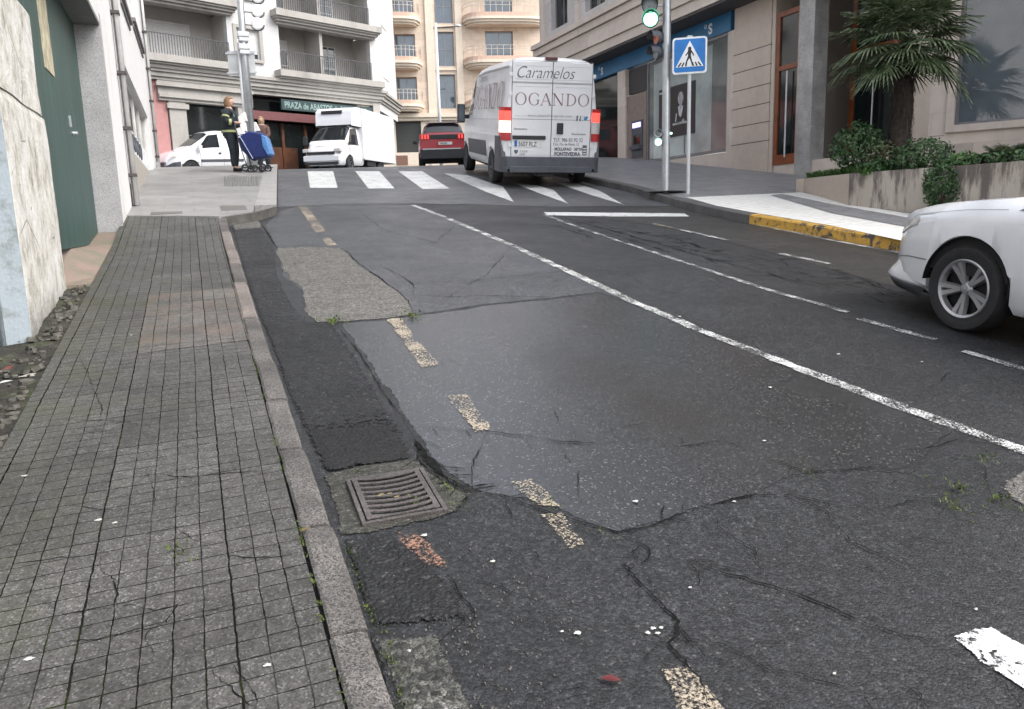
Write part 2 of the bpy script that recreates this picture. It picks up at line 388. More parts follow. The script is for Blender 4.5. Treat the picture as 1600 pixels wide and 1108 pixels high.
def patch(name, mat, px, dz=0.004, amp=0.02, step=0.06, seed=0, base=0.0, kind='structure', mbx=None, inset=0.035):
    P = jag(pxw(px, base), amp, step, True, seed)
    mb = mbx or MB(); mb.e = mb.e or {}
    Q = smooth_poly(P, inset); n = len(P); tri = tessellate_polygon([[Vector((p.x, p.y, 0)) for p in Q]]); k0 = len(mb.v)
    mb.add([(p.x, p.y, G(p.x, p.y)+base+dz) for p in Q+P], list(tri)+[(i, (i+1) % n, n+(i+1) % n, n+i) for i in range(n)])
    for i in range(n): mb.e[k0+n+i] = 0.0
    if mbx is None: return prop(mb.build(name, mat), kind=kind)
def fract(pts, seed, a1, a2, step=0.012):
    """polyline with broad wander and fine jaggedness"""
    out = []; acc = 0; rnd = random.Random(seed)
    for a, b in zip(pts, pts[1:]):
        L = (b-a).length; k = max(1, int(L/step)); d = (b-a).normalized(); q = Vector((-d.y, d.x))
        for i in range(k):
            t = i/k; s_ = acc+L*t; e = min(1, 4*t+.2, 4*(1-t)+.2)
            out.append(a.lerp(b, t)+q*(a1*noise.noise(Vector((s_*3.1, seed*7.7, 0)))*e+a2*noise.noise(Vector((s_*17, seed*3.3, 4)))+a2*.7*noise.noise(Vector((s_*55, seed, 9)))))
        acc += L
    out.append(pts[-1]); return out
def ribbon(mb, pts, wd, dz, base=0.0, amp=0.01, step=0.08, taper=False, seed=0, world=False, wobble=0.25, crack=False):
    P = pts if world else pxw(pts, base); P = fract(P, seed, 0.018, 0.009) if crack else jag(P, amp, step, False, seed)
    rnd = random.Random(seed+5); vs = []; n = len(P); mb.e = mb.e or {}; k0 = len(mb.v)
    for i, p in enumerate(P):
        wn_ = 9 if crack else 1
        t = (P[min(i+wn_, n-1)]-P[max(i-wn_, 0)]).normalized(); q = Vector((-t.y, t.x)); h = wd/2*(1+rnd.uniform(-wobble, wobble))
        if crack: h = wd/2*max(0.10, 0.62+1.0*noise.noise(Vector((i*.07, seed*5.1, 2)))+.8*noise.noise(Vector((i*.45, seed*2.1, 7))))
        if crack: h *= min(1.6, max(1, p.y/5))
        if taper: h *= min(1, 0.15+3.2*min(i, n-1-i)/max(1, n-1))
        for s_ in (-1, -.55, .55, 1):
            r = p+q*h*s_; vs.append((r.x, r.y, G(r.x, r.y)+base+dz))
            if abs(s_) == 1: mb.e[k0+len(vs)-1] = 0.15 if not crack else 0.26
    mb.add(vs, [(4*i+j, 4*i+j+1, 4*i+5+j, 4*i+4+j) for i in range(n-1) for j in range(3)])

# ---- asphalt patches (different ages of surfacing)
top_r = pxw([(1068, 322), (1000, 306), (935, 290)])
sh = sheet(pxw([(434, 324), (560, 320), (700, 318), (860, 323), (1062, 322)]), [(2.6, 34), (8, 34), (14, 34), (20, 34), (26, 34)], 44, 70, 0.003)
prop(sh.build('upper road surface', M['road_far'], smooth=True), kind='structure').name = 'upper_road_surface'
def dull_mix(t, inner):
    return inner
# polished patch with a brown dark zone painted where the sky reflection ends
t = NT('asphalt_polished_with_dull_zone')
v = t.vor(130, out='Color'); sep = t.n('ShaderNodeSeparateColor'); t.l(v, sep.inputs[0]); rnd_ = sep.outputs[0]
d_ = t.vor(130); fine = t.noise(300, 2)
base = t.mix(t.ramp(rnd_, [(0.1, 0.0), (0.95, 1.0)]), (0.009, 0.0095, 0.0105), (0.050, 0.052, 0.056))
base = t.mix(t.ramp(rnd_, [(0.93, 0.0), (0.98, 1.0)]), base, (0.15, 0.147, 0.14)); base = t.mix(t.ramp(fine, [(0.42, 0.7), (0.62, 0.0)]), base, 0.012)
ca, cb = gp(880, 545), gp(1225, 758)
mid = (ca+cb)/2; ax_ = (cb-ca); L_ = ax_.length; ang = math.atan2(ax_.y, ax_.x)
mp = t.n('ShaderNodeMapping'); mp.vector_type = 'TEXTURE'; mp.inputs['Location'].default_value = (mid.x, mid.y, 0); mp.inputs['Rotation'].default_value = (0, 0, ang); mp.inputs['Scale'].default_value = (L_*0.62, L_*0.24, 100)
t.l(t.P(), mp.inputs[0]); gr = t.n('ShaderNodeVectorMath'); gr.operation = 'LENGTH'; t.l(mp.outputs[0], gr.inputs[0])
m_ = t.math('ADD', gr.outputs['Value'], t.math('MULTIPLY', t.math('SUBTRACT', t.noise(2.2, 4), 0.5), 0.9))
stain_or_dull = t.ramp(m_, [(0.15, 1.0), (1.25, 0.0)])  # stands in for the missing sky reflection, painted into colour and gloss
base = t.mix(t.math('MULTIPLY', stain_or_dull, 0.55), base, (0.020, 0.016, 0.013)); t.col(base)
t.rough(t.math('ADD', t.ramp(t.noise(1.6, 3), [(0.3, 0.20), (0.7, 0.29)]), t.math('MULTIPLY', stain_or_dull, 0.22))); t.l(t.math('SUBTRACT', 0.88, t.math('MULTIPLY', stain_or_dull, 0.40)), t.b.inputs['Specular IOR Level'])
t.bump(t.math('ADD', t.math('MULTIPLY', d_, -1.0), t.math('MULTIPLY', fine, 0.6)), 0.22, 0.004); edge_alpha(t, scale=30); M['smooth'] = t.m
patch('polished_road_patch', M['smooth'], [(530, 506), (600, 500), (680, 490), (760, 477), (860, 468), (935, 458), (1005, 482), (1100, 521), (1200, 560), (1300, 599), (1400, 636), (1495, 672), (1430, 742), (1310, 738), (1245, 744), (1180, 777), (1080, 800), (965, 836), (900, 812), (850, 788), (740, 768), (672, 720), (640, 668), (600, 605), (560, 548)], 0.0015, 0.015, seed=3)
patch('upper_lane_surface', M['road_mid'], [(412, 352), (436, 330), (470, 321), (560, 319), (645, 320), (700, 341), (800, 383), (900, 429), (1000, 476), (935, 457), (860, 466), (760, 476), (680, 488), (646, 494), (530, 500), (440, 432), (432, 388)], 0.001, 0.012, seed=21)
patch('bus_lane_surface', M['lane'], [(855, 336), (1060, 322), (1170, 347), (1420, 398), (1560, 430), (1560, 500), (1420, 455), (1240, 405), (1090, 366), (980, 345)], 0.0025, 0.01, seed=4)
def rough_sheet(name, mat, Apx, Bpx, nu, nv, amp, dz=0.002, seed=0):
    """broken surfacing with real relief that dies out at its rim"""
    a, b = resample(pxw(Apx), nu), resample(pxw(Bpx), nu); mb = MB(); mb.e = {}; vs = []
    for j in range(nv+1):
        for i in range(nu+1):
            p = a[i].lerp(b[j and i], j/nv); e = min(1, 7*j/nv, 5*(nv-j)/nv, 9*i/nu, 9*(nu-i)/nu)
            p = p+Vector((noise.noise(Vector((p.x*9, p.y*9, seed))), noise.noise(Vector((p.x*9, p.y*9, seed+5)))))*.012*e
            h = noise.noise(Vector((p.x*5, p.y*5, seed)))*.9+noise.noise(Vector((p.x*17, p.y*17, seed)))*.6+noise.noise(Vector((p.x*60, p.y*60, seed)))*.45
            vs.append((p.x, p.y, G(p.x, p.y)+dz+e*(amp*.9+amp*h)))
            if e < .99: mb.e[len(vs)-1] = e*.9
    mb.add(vs, [(j*(nu+1)+i, j*(nu+1)+i+1, (j+1)*(nu+1)+i+1, (j+1)*(nu+1)+i) for j in range(nv) for i in range(nu)])
    return prop(mb.build(name, mat, smooth=True), kind='structure')
rough_sheet('gutter_asphalt', M['fresh'], [(357, 351), (384, 442), (444, 624), (500, 746)], [(408, 350), (432, 386), (437, 432), (462, 480), (484, 503), (528, 508), (560, 550), (605, 622), (642, 680), (656, 720)], 520, 48, 0.008, seed=2)
rough_sheet('gutter_asphalt_dark', M['tar'], [(466, 672), (484, 706), (503, 744)], [(628, 664), (644, 690), (656, 718)], 60, 60, 0.008, dz=0.0035, seed=2)
patch('concrete_road_patch', M['concrete_patch'], [(430, 389), (480, 386), (536, 388), (562, 414), (606, 442), (640, 470), (646, 492), (600, 499), (550, 503), (496, 505), (470, 484), (470, 450), (440, 426)], 0.004, 0.02, seed=7)
patch('drain_surround', M['grate_bed'], [(500, 744), (560, 728), (650, 716), (690, 748), (742, 768), (716, 800), (688, 812), (620, 828), (570, 838), (530, 840)], 0.004, 0.008, seed=8)
rough_sheet('lower_gutter_patch', M['fresh'], [(532, 838), (548, 905), (578, 990)], [(612, 832), (655, 862), (705, 905), (752, 975)], 120, 70, 0.008, seed=6)
rough_sheet('worn_aggregate_patch', M['aggregate'], [(580, 994), (602, 1050), (626, 1130)], [(690, 990), (712, 1040), (760, 1130)], 90, 60, 0.004, seed=7)
patch('concrete_patch_right', M['concrete_patch'], [(1566, 752), (1600, 732), (1680, 748), (1680, 820), (1612, 808), (1580, 782)], 0.0035, 0.015, seed=11)
patch('asphalt_seam_dark', M['tar'], [(648, 690), (662, 712), (690, 742), (722, 762), (742, 770), (722, 773), (690, 756), (668, 740), (652, 716)], 0.0055, 0.010, 0.03, seed=12, inset=0.012)
patch('gutter_mouth_slab', M['concrete_patch'], [(362, 350), (404, 345), (410, 357), (368, 360)], 0.005, 0.006, seed=13, inset=0.01)
sh_ = MB(); ribbon(sh_, [(440, 322), (520, 318), (640, 316), (720, 318)], 0.35, 0.006, amp=0.03)
prop(sh_.build('resurfacing_joint', M['road_far']), kind='structure')

# ---- painted markings
def marks(name, mat, polys=(), ribs=(), dz=0.0062, amp=0.006, seed=0, inset=0.014):
    mb = MB()
    for i, p in enumerate(polys): patch(None, None, p, dz, amp, 0.03, seed+i, mbx=mb, inset=inset)
    for i, (p, wd) in enumerate(ribs): ribbon(mb, p, wd, dz+0.001, amp=0.008, step=0.07, seed=seed+50+i, wobble=0.22)
    return prop(mb.build(name, mat), kind='structure')
marks('lane_divider_line', M['wline'], ribs=[([(645, 321), (700, 342), (800, 384), (900, 430), (1000, 477), (1100, 519), (1200, 558), (1300, 597), (1400, 634), (1500, 670), (1600, 706), (1720, 748)], 0.098)])
marks('inner_lane_line', M['wline2'], ribs=[([(850, 336), (910, 358), (1000, 388), (1100, 421), (1200, 454), (1325, 489)], 0.075), ([(1345, 500), (1400, 516), (1462, 532)], 0.075), ([(1505, 550), (1560, 566), (1660, 596)], 0.08)])
marks('bus_lane_dashes', M['wline'], ribs=[([(1060, 359), (1137, 376)], 0.08), ([(1220, 397), (1296, 413)], 0.08), ([(1075, 326), (1160, 347), (1290, 374), (1412, 397)], 0.10)])
marks('old_orange_mark', M['ydash'], ribs=[([(1020, 350), (1052, 357)], 0.07)])
marks('stop_line', M['zebra'], [[(848, 332), (960, 333), (1070, 334), (1078, 339), (960, 339), (855, 337)]])
marks('zebra_crossing', M['zebra'], [[(480, 268), (521, 268), (528, 294), (484, 294)], [(555, 268), (593, 268), (617, 295), (575, 295)], [(622, 268), (660, 268), (703, 295), (660, 296)],
    [(693, 271), (730, 274), (786, 292), (804, 317), (758, 300)], [(798, 285), (838, 290), (866, 298), (888, 319), (846, 304)], [(868, 286), (905, 288), (938, 299), (976, 321), (925, 306)], [(760, 268), (795, 269), (830, 276), (790, 276)]])
mb = MB(); ribbon(mb, [(433, 261), (520, 263), (640, 265)], 0.16, 0.008, amp=0.004, step=0.3)
prop(mb.build('far_edge_line', M['wline']), kind='structure')
marks('faded_yellow_dashes', M['ydash'], [[(465, 323), (480, 323), (510, 362), (494, 365)], [(503, 374), (516, 372), (528, 384), (512, 386)], [(603, 500), (626, 498), (686, 571), (660, 576)],
    [(698, 620), (730, 617), (770, 672), (742, 678)], [(795, 754), (832, 748), (878, 795), (842, 794)], [(843, 806), (878, 803), (915, 853), (888, 861)], [(1028, 1048), (1080, 1040), (1145, 1125), (1066, 1125)]], amp=0.012, inset=0.02)
marks('faded_orange_mark', M['ydash2'], [[(612, 832), (645, 827), (672, 848), (702, 890), (668, 886), (640, 866)]], dz=0.0068, amp=0.02, inset=0.03)
marks('thick_white_marking', M['wthick'], [[(1487, 997), (1520, 984), (1548, 981), (1600, 1010), (1680, 1060), (1640, 1098), (1598, 1080), (1530, 1036)]], amp=0.008)

# ---- cracks
mb = MB()
CR = [([(1240, 775), (1290, 800), (1330, 850), (1400, 880), (1480, 900)], 0.008), ([(1110, 792), (1130, 830), (1180, 860), (1190, 905)], 0.007), ([(985, 692), (1060, 700), (1130, 690), (1195, 716)], 0.007), ([(760, 676), (740, 720), (742, 768)], 0.007), ([(870, 692), (905, 740), (900, 790)], 0.006), ([(800, 384), (760, 430), (700, 465)], 0.008), ([(960, 415), (1010, 450), (1100, 470)], 0.007), ([(1058, 1000), (1130, 1010), (1200, 1050), (1290, 1060)], 0.007), ([(560, 330), (600, 360), (680, 380), (720, 345)], 0.008), ([(640, 668), (700, 672), (760, 676), (820, 682), (870, 692), (920, 694), (985, 692)], 0.012), ([(742, 770), (800, 782), (850, 800), (900, 815), (965, 834), (1010, 826), (1060, 806), (1110, 792), (1180, 776), (1240, 775), (1310, 788), (1368, 802)], 0.016),
      ([(965, 834), (1000, 850), (1015, 865), (1008, 878), (975, 884), (1000, 912), (1040, 955), (1058, 975), (1058, 1000), (1045, 1008), (1070, 1035), (1098, 1062), (1106, 1105)], 0.018),
      ([(1062, 870), (1100, 888), (1160, 905), (1230, 925), (1300, 952), (1380, 985), (1440, 1000), (1490, 1022)], 0.013), ([(1368, 802), (1420, 785), (1500, 790)], 0.009), ([(1195, 716), (1255, 738), (1310, 738), (1370, 730), (1430, 742)], 0.011), ([(1400, 706), (1450, 700), (1515, 683), (1560, 690)], 0.009),
      ([(645, 495), (638, 470), (600, 440), (560, 412), (538, 390)], 0.014), ([(640, 462), (700, 465), (760, 463), (900, 466)], 0.010), ([(648, 460), (645, 445), (625, 432), (600, 418), (572, 415)], 0.010), ([(646, 496), (700, 486), (760, 477), (860, 468), (935, 458)], 0.010), ([(640, 445), (760, 437), (880, 425), (960, 415)], 0.008),
      ([(528, 508), (562, 552), (606, 624), (640, 672), (652, 700)], 0.012), ([(850, 333), (960, 362), (1100, 402), (1240, 440), (1330, 462), (1440, 478)], 0.02), ([(905, 352), (1000, 378), (1090, 392), (1180, 412), (1260, 430)], 0.012), ([(1240, 438), (1290, 445), (1330, 440), (1380, 452), (1450, 470)], 0.014),
      ([(648, 688), (662, 714), (690, 744), (722, 766), (745, 772)], 0.045), ([(652, 700), (680, 738), (730, 770)], 0.03), ([(410, 352), (432, 388)], 0.02), ([(578, 990), (600, 1040), (622, 1108)], 0.012), ([(760, 1060), (800, 1080), (860, 1100)], 0.008), ([(1530, 1040), (1600, 1085), (1660, 1120)], 0.012), ([(700, 900), (725, 940), (752, 975)], 0.014), ([(690, 560), (720, 570), (780, 566)], 0.005), ([(1405, 1070), (1440, 1098)], 0.006),
      ([(880, 400), (960, 405), (1010, 398)], 0.008), ([(780, 350), (860, 352), (960, 372)], 0.012), ([(1340, 470), (1400, 488), (1440, 500)], 0.012), ([(680, 380), (760, 374), (840, 380)], 0.006)]
for i, (p, wd) in enumerate(CR):
    ribbon(mb, p, wd*.78, 0.0075, taper=True, seed=100+i, crack=True)
rr = random.Random(41)
for i, (p, wd) in enumerate(CR):      # fine side branches
    W_ = pxw(p)
    for k in range(2+len(p)):
        q = rr.randrange(len(W_)-1); a = W_[q].lerp(W_[q+1], rr.random()); d = (W_[q+1]-W_[q]).normalized(); an = rr.choice((-1, 1))*rr.uniform(.4, 1.2); L = rr.uniform(.04, .16)
        d = Vector((d.x*math.cos(an)-d.y*math.sin(an), d.x*math.sin(an)+d.y*math.cos(an)))
        ribbon(mb, [a, a+d*L*.5, a+d*L+Vector((rr.uniform(-.05, .05), rr.uniform(-.05, .05)))], wd*rr.uniform(.2, .38), 0.0072, taper=True, seed=500+i*20+k, world=True, crack=True)
rr = random.Random(77)
for i in range(30):      # hairlines over the near road
    x = rr.uniform(700, 1560); y = rr.uniform(600, 1090); L = rr.uniform(20, 90); a = rr.choice((-.5, .1, .35, .6, 1.2))+rr.uniform(-.3, .3)
    ribbon(mb, [(x, y), (x+L*.5*math.cos(a), y+L*.3*math.sin(a)), (x+L*math.cos(a), y+L*.6*math.sin(a)+rr.uniform(-8, 8))], 0.0042, 0.0072, taper=True, seed=900+i, crack=True)
rr = random.Random(3)
for i in range(90):   # fine crazing between the lanes on the right
    a = rr.uniform(0, 1); x = 880+a*540; y = 345+a*118+rr.uniform(-14, 14)
    ribbon(mb, [(x, y), (x+rr.uniform(15, 45), y+rr.uniform(-4, 14))], 0.014, 0.0075, taper=True, seed=200+i, crack=True)
prop(mb.build('road_cracks', M['crack'], fix=False), kind='structure')

# ================================================================== LEFT FOOTWAY
KD = 0.035
KO = [(-3, 0.335), (1.7, 0.345), (11.86, 0.385)]
def kout(y): return interp(KO, y)
def tiles(name, rows, cols, dark, light, pink=0.0, fade=True):
    t = NT(name); sp = t.n('ShaderNodeSeparateXYZ'); wob = t.noise(1.2, 2); t.l(t.P(), sp.inputs[0])
    hf = t.math('MULTIPLY', t.math('SUBTRACT', t.noise(16, 3, 0.6), 0.5), 0.011); X = t.math('ADD', t.math('ADD', sp.outputs[0], hf), t.math('MULTIPLY', t.math('SUBTRACT', wob, 0.5), 0.016)); Y = t.math('ADD', t.math('ADD', sp.outputs[1], hf), t.math('MULTIPLY', t.math('SUBTRACT', t.noise(1.7, 2), 0.5), 0.02))
    def groove(co, pitch, wd):   # 1 in the joint
        fr = t.math('FRACT', t.math('DIVIDE', co, pitch)); dd = t.math('MINIMUM', fr, t.math('SUBTRACT', 1.0, fr))
        half = t.math('MULTIPLY', t.math('ADD', t.math('MULTIPLY', t.noise(28, 3), 1.3), 0.1), wd*0.62/pitch)
        return t.math('MINIMUM', 1.0, t.math('MAXIMUM', 0.0, t.math('MULTIPLY', t.math('SUBTRACT', 1.0, t.math('DIVIDE', dd, half)), 2.6)))
    gx, gX = groove(X, cols, 0.0052), groove(X, 0.4, 0.0080); gy, gY = groove(Y, rows, 0.0052), groove(Y, 0.4, 0.0075)
    wear = t.ramp(t.noise(2.4, 4, 0.65), [(0.30, 0.4), (0.50, 1.0)]); wy = t.ramp(t.noise(3.3, 4, 0.65), [(0.34, 0.12), (0.50, 0.95)])
    g = t.math('MAXIMUM', t.math('MAXIMUM', t.math('MULTIPLY', gx, wear), gX), t.math('MAXIMUM', t.math('MULTIPLY', gy, wy), t.math('MULTIPLY', gY, 0.8)))
    g = t.math('MAXIMUM', g, 0.0)
    v = t.vor(190, out='Color'); s2 = t.n('ShaderNodeSeparateColor'); t.l(v, s2.inputs[0])
    k = (1.04, 1.0, 0.92)
    base = t.mix(s2.outputs[0], tuple(dark*q for q in k), tuple(light*q for q in k)); base = t.mix(t.ramp(s2.outputs[1], [(0.86, 0), (0.95, 0.6)]), base, 0.20)
    # one shade per tile
    sn = t.n('ShaderNodeVectorMath'); sn.operation = 'SNAP'; sn.inputs[1].default_value = (0.4, 0.4, 50); t.l(t.P(), sn.inputs[0]); wn = t.n('ShaderNodeTexWhiteNoise'); t.l(sn.outputs[0], wn.inputs[0])
    base = t.mix(1.0, base, t.ramp(wn.outputs[0], [(0, 0.84), (1, 1.14)]), 'MULTIPLY'); sn = t.n('ShaderNodeVectorMath'); sn.operation = 'SNAP'; sn.inputs[1].default_value = (cols, rows, 50); t.l(t.P(), sn.inputs[0]); wn = t.n('ShaderNodeTexWhiteNoise'); t.l(sn.outputs[0], wn.inputs[0])
    base = t.mix(1.0, base, t.ramp(wn.outputs[0], [(0, 0.9), (1, 1.1)]), 'MULTIPLY'); base = t.mix(1.0, base, t.ramp(t.noise(26, 4, 0.7), [(0.35, 0.74), (0.65, 1.24)]), 'MULTIPLY')
    base = t.mix(1.0, base, t.ramp(t.noise(1.6, 6, 0.65), [(0.3, 0.72), (0.7, 1.22)]), 'MULTIPLY')
    # moss film towards the wall and in joints
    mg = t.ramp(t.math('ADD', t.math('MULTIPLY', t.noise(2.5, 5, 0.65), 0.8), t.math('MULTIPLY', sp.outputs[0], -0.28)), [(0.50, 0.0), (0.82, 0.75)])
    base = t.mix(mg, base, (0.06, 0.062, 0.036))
    if pink: base = t.mix(t.ramp(t.noise(5, 3), [(0.4, 0), (0.65, pink)]), base, (0.17, 0.115, 0.09))
    jc = t.mix(t.ramp(t.noise(3.1, 3), [(0.55, 0.0), (0.72, 1.0)]), (0.008, 0.008, 0.007), (0.022, 0.030, 0.010))
    t.col(t.mix(t.math('MULTIPLY', g, 0.96), base, jc)); t.l(t.math('MULTIPLY', t.math('SUBTRACT', 1.0, g), 0.45), t.b.inputs['Specular IOR Level']); t.rough(t.ramp(t.noise(2, 4), [(0.3, 0.48), (0.7, 0.75)]))
    t.bump(t.math('ADD', t.math('MULTIPLY', g, -1.0), t.math('MULTIPLY', t.noise(120, 3), 0.22)), 0.6, 0.006); return t.m
M['tile'] = tiles('footway_tiles', 0.08, 0.08, 0.032, 0.086)
M['tile_fine'] = tiles('footway_tiles_fine', 0.028, 0.08, 0.05, 0.12, pink=0.4)
LX = -0.86
def rise(y):
    k = min(1, max(0, (y-8.6)/2.9)); return 0.095*k*k*(3-2*k)
fy = 11.75
ytop = gp(210, 336, KD).y
sh = sheet([(LX-0.3, -4), (LX-0.25, 1.0), (LX, 3.5), (LX, ytop)], [(kout(-4)-0.117, -4), (kout(1)-0.117, 1), (kout(3.5)-0.117, 3.5), (kout(ytop)-0.113, ytop)], 120, 6, KD, 0.12, dzf=lambda p: KD+rise(p.y))
prop(sh.build('footway', M['tile'], fix=True), kind='structure')
fp = pxw([(187, 556), (388, 548), (372, 460), (215, 462)], KD)
yA, yB = fp[0].y, fp[3].y
mb = MB(); q = [(-0.40, yA), (0.245, yA+0.05), (0.25, yB), (-0.40, yB)]
mb.add([(x, y, G(x, y)+KD+0.003) for x, y in q], [(0, 1, 2, 3)]); prop(mb.build('footway_replaced_tiles', M['tile_fine'], fix=True), kind='structure')
mb = MB()
for i, (p, wd) in enumerate([([(155, 868), (162, 895), (180, 905), (183, 930), (176, 950)], 0.008), ([(228, 740), (242, 770), (240, 800)], 0.006), ([(185, 945), (240, 955), (280, 945), (262, 975), (230, 990), (250, 1030)], 0.006), ([(330, 1045), (360, 1075), (400, 1105)], 0.007), ([(240, 742), (300, 748), (340, 742), (420, 735)], 0.010), ([(355, 868), (400, 872), (465, 870)], 0.006), ([(0, 885), (90, 872), (200, 862)], 0.005),
        ([(60, 940), (100, 960), (240, 940)], 0.005), ([(282, 830), (312, 848)], 0.006), ([(125, 560), (160, 640), (140, 690)], 0.005), ([(75, 655), (180, 658), (240, 670)], 0.005), ([(100, 790), (180, 800), (230, 790)], 0.004), ([(364, 1035), (380, 1060), (400, 1108)], 0.005), ([(30, 1010), (150, 1000), (300, 960), (420, 935)], 0.004)]):
    ribbon(mb, p, wd*.9, 0.002, KD, taper=True, seed=300+i, crack=True)
prop(mb.build('footway_cracks', M['crack'], fix=False), kind='structure')
# granite kerb, stone by stone
cuts = [1500, 1012, 832, 703, 624, 560, 492, 436, 408, 385, 362, 338]
yy = [-0.6 if c == 1500 else gp(440, c, KD).y for c in cuts]
kb = {0: MB(), 1: MB()}
rr = random.Random(11)
for i, (a, b) in enumerate(zip(yy, yy[1:])):
    n = 6; g = 0.020; off = rr.uniform(-0.006, 0.006); dzz = 0.038+rr.uniform(-0.006, 0.008); mbk = kb[1 if i in (6, 8, 9) else 0]
    prof = [(-0.108, -0.15), (-0.108, dzz-0.006), (-0.098, dzz), (-0.02, dzz), (-0.004, dzz-0.012), (0.008, -0.15)]
    vs = []
    for k in range(n+1):
        y = a+g/2+(b-a-g)*k/n; x = kout(y)+off
        for (dx, dz) in prof:
            nz = 0.006*noise.noise(Vector((x*9+dx*20, y*7, i))) if dz > 0 else 0
            e = 0.006 if k in (0, n) and dz > 0 else 0
            vs.append((x+dx+nz*0.8, y, G(x, y)+dz+nz-e+(rise(y) if dz > 0 else 0)))
    m = len(prof)
    mbk.add(vs, [(k*m+j, k*m+j+1, (k+1)*m+j+1, (k+1)*m+j) for k in range(n) for j in range(m-1)] + [tuple(range(m)), tuple(n*m+j for j in range(m))[::-1]])
for k, mt in ((0, 'kerb'), (1, 'kerb_pink')): prop(kb[k].build('kerb' if k == 0 else 'kerb_pink_stones', M[mt]), kind='structure')
mb = MB(); mb.add([(x, y, G(x, y)-0.004) for x, y in ((kout(-1)-0.16, -1), (kout(-1), -1), (kout(ytop), ytop), (kout(ytop)-0.16, ytop))], [(0, 1, 2, 3)])
# dirt under the joints is the road sheet itself; verge beside the old wall
t = NT('verge_dirt'); n1 = t.noise(7, 6, 0.7); c_ = t.ramp(n1, [(0.35, (0.010, 0.009, 0.006)), (0.55, (0.035, 0.032, 0.024)), (0.72, (0.10, 0.095, 0.08))])
t.col(t.mix(t.ramp(t.noise(4, 4), [(0.52, 0), (0.66, 0.7)]), c_, (0.05, 0.06, 0.02))); t.rough(0.9); t.bump(t.noise(30, 5), 0.9, 0.03); M['dirt'] = t.m
def dirt_z(p): return 0.012+0.035*noise.noise(Vector((p.x*5, p.y*5, 0)))
sh = sheet([(-3, -3), (-3, 7.45)], [(LX-0.25, -3), (LX-0.2, 1.5), (LX-0.01, 3.5), (LX-0.01, 7.45)], 90, 18, 0, 0, dzf=lambda p: dirt_z(p) if p.x < LX-0.08 else 0.02)
prop(sh.build('dirt_verge', M['dirt'], smooth=True), kind='structure')
t = NT('gate_slab_concrete'); t.col(t.mix(t.ramp(t.noise(3, 5, 0.65), [(0.45, 0.0), (0.62, 1.0)]), (0.21, 0.155, 0.125), (0.155, 0.145, 0.105))); t.rough(0.75); t.bump(t.noise(50, 4), 0.3, 0.01); M['gate_slab'] = t.m
sh = sheet([(-1.6, 7.35), (-1.6, 10.6)], [(LX-0.005, 7.35), (LX-0.005, 10.6)], 10, 3, 0.045, 0.1)
prop(sh.build('gate_threshold_slab', M['gate_slab']), kind='structure')
# loose rubble along the wall foot
mb = MB(); rr = random.Random(5)
for i in range(300):
    y = rr.uniform(2.6, 7.5); x = LX-0.03-abs(rr.gauss(0, 0.14)); s_ = rr.uniform(0.004, 0.02)*(1.6 if rr.random() < 0.1 else 1)
    if x < -1.04 and y > 5.7: continue
    z = G(x, y)+0.02+s_*0.3; Mx = Matrix.Translation((x, y, z)) @ Matrix.Rotation(rr.uniform(0, 6), 4, 'Z') @ Matrix.Rotation(rr.uniform(-.5, .5), 4, 'X')
    mb.box(-s_*rr.uniform(.7, 1.8), s_, -s_, s_*rr.uniform(.5, 1.2), -s_*.5, s_*rr.uniform(.3, .9), Mx)
prop(mb.build('rubble', simple('rubble_stone', (0.085, 0.08, 0.068), 0.9, var=0.6, scale=25)), 'loose grey rubble and grit along the foot of the old white wall', 'rubble', kind='stuff')

# ================================================================== PLAZA CORNER (raised, top left) and RIGHT FOOTWAY
PD = 0.14
front = pxw([(205, 336), (280, 337), (345, 338), (395, 331), (432, 321)], PD)
front[0].x = -0.9
pr = gp(433, 322, PD); pr2 = gp(436, 272, PD)
rx = lambda y: pr.x + (pr2.x-pr.x)*(y-pr.y)/(pr2.y-pr.y)
back = [(-0.9, 23.5), (0, 24.0), (rx(23)*0.5, 24.4), (rx(23)*0.9, 23.8), (rx(22), 22.6)]
KWID = 0.30
fr_in = [Vector(p) for p in front]; fr_in[-1] = front[-1]+Vector((-KWID, 0.08))
bk_in = [Vector(p) for p in back]; bk_in[-1] = Vector(back[-1])+Vector((-KWID, 0))
sh = sheet(fr_in, bk_in, 24, 40, PD, 0.16)
t = NT('plaza_granite_slabs'); v = t.vor(110, out='Color'); s2 = t.n('ShaderNodeSeparateColor'); t.l(v, s2.inputs[0])
base = t.mix(s2.outputs[0], (0.19, 0.187, 0.183), (0.27, 0.268, 0.262)); base = t.mix(1.0, base, t.ramp(t.noise(0.9, 6, 0.68), [(0.3, 0.72), (0.7, 1.3)]), 'MULTIPLY')
br = t.n('ShaderNodeTexBrick'); br.inputs['Scale'].default_value = 1.0; br.inputs['Brick Width'].default_value = 0.8; br.inputs['Row Height'].default_value = 0.5; br.inputs['Mortar Size'].default_value = 0.008; t.l(t.P(), br.inputs['Vector'])
base = t.mix(t.math('MULTIPLY', br.outputs['Fac'], 0.35), base, 0.07); t.col(base); t.rough(t.ramp(t.noise(1.1, 4), [(0.3, 0.28), (0.7, 0.55)])); t.bump(t.noise(70, 3), 0.15, 0.004); M['plaza'] = t.m
prop(sh.build('corner_pavement', M['plaza']), kind='structure')
kbm = MB()
A = [fr_in[-1]+Vector((0.004, 0)), bk_in[-1]+Vector((0.004, 0))]; B = [front[-1], Vector(back[-1])]
sh = sheet(A, B, 20, 2, PD+0.006, 0.18); prop(sh.build('corner_kerb', granite('kerb_pale_granite', 0.24, 0.36, 90, 0.5, 0.12)), kind='structure')
mb = MB(); fl = resample(front[2:], 12); vs = []
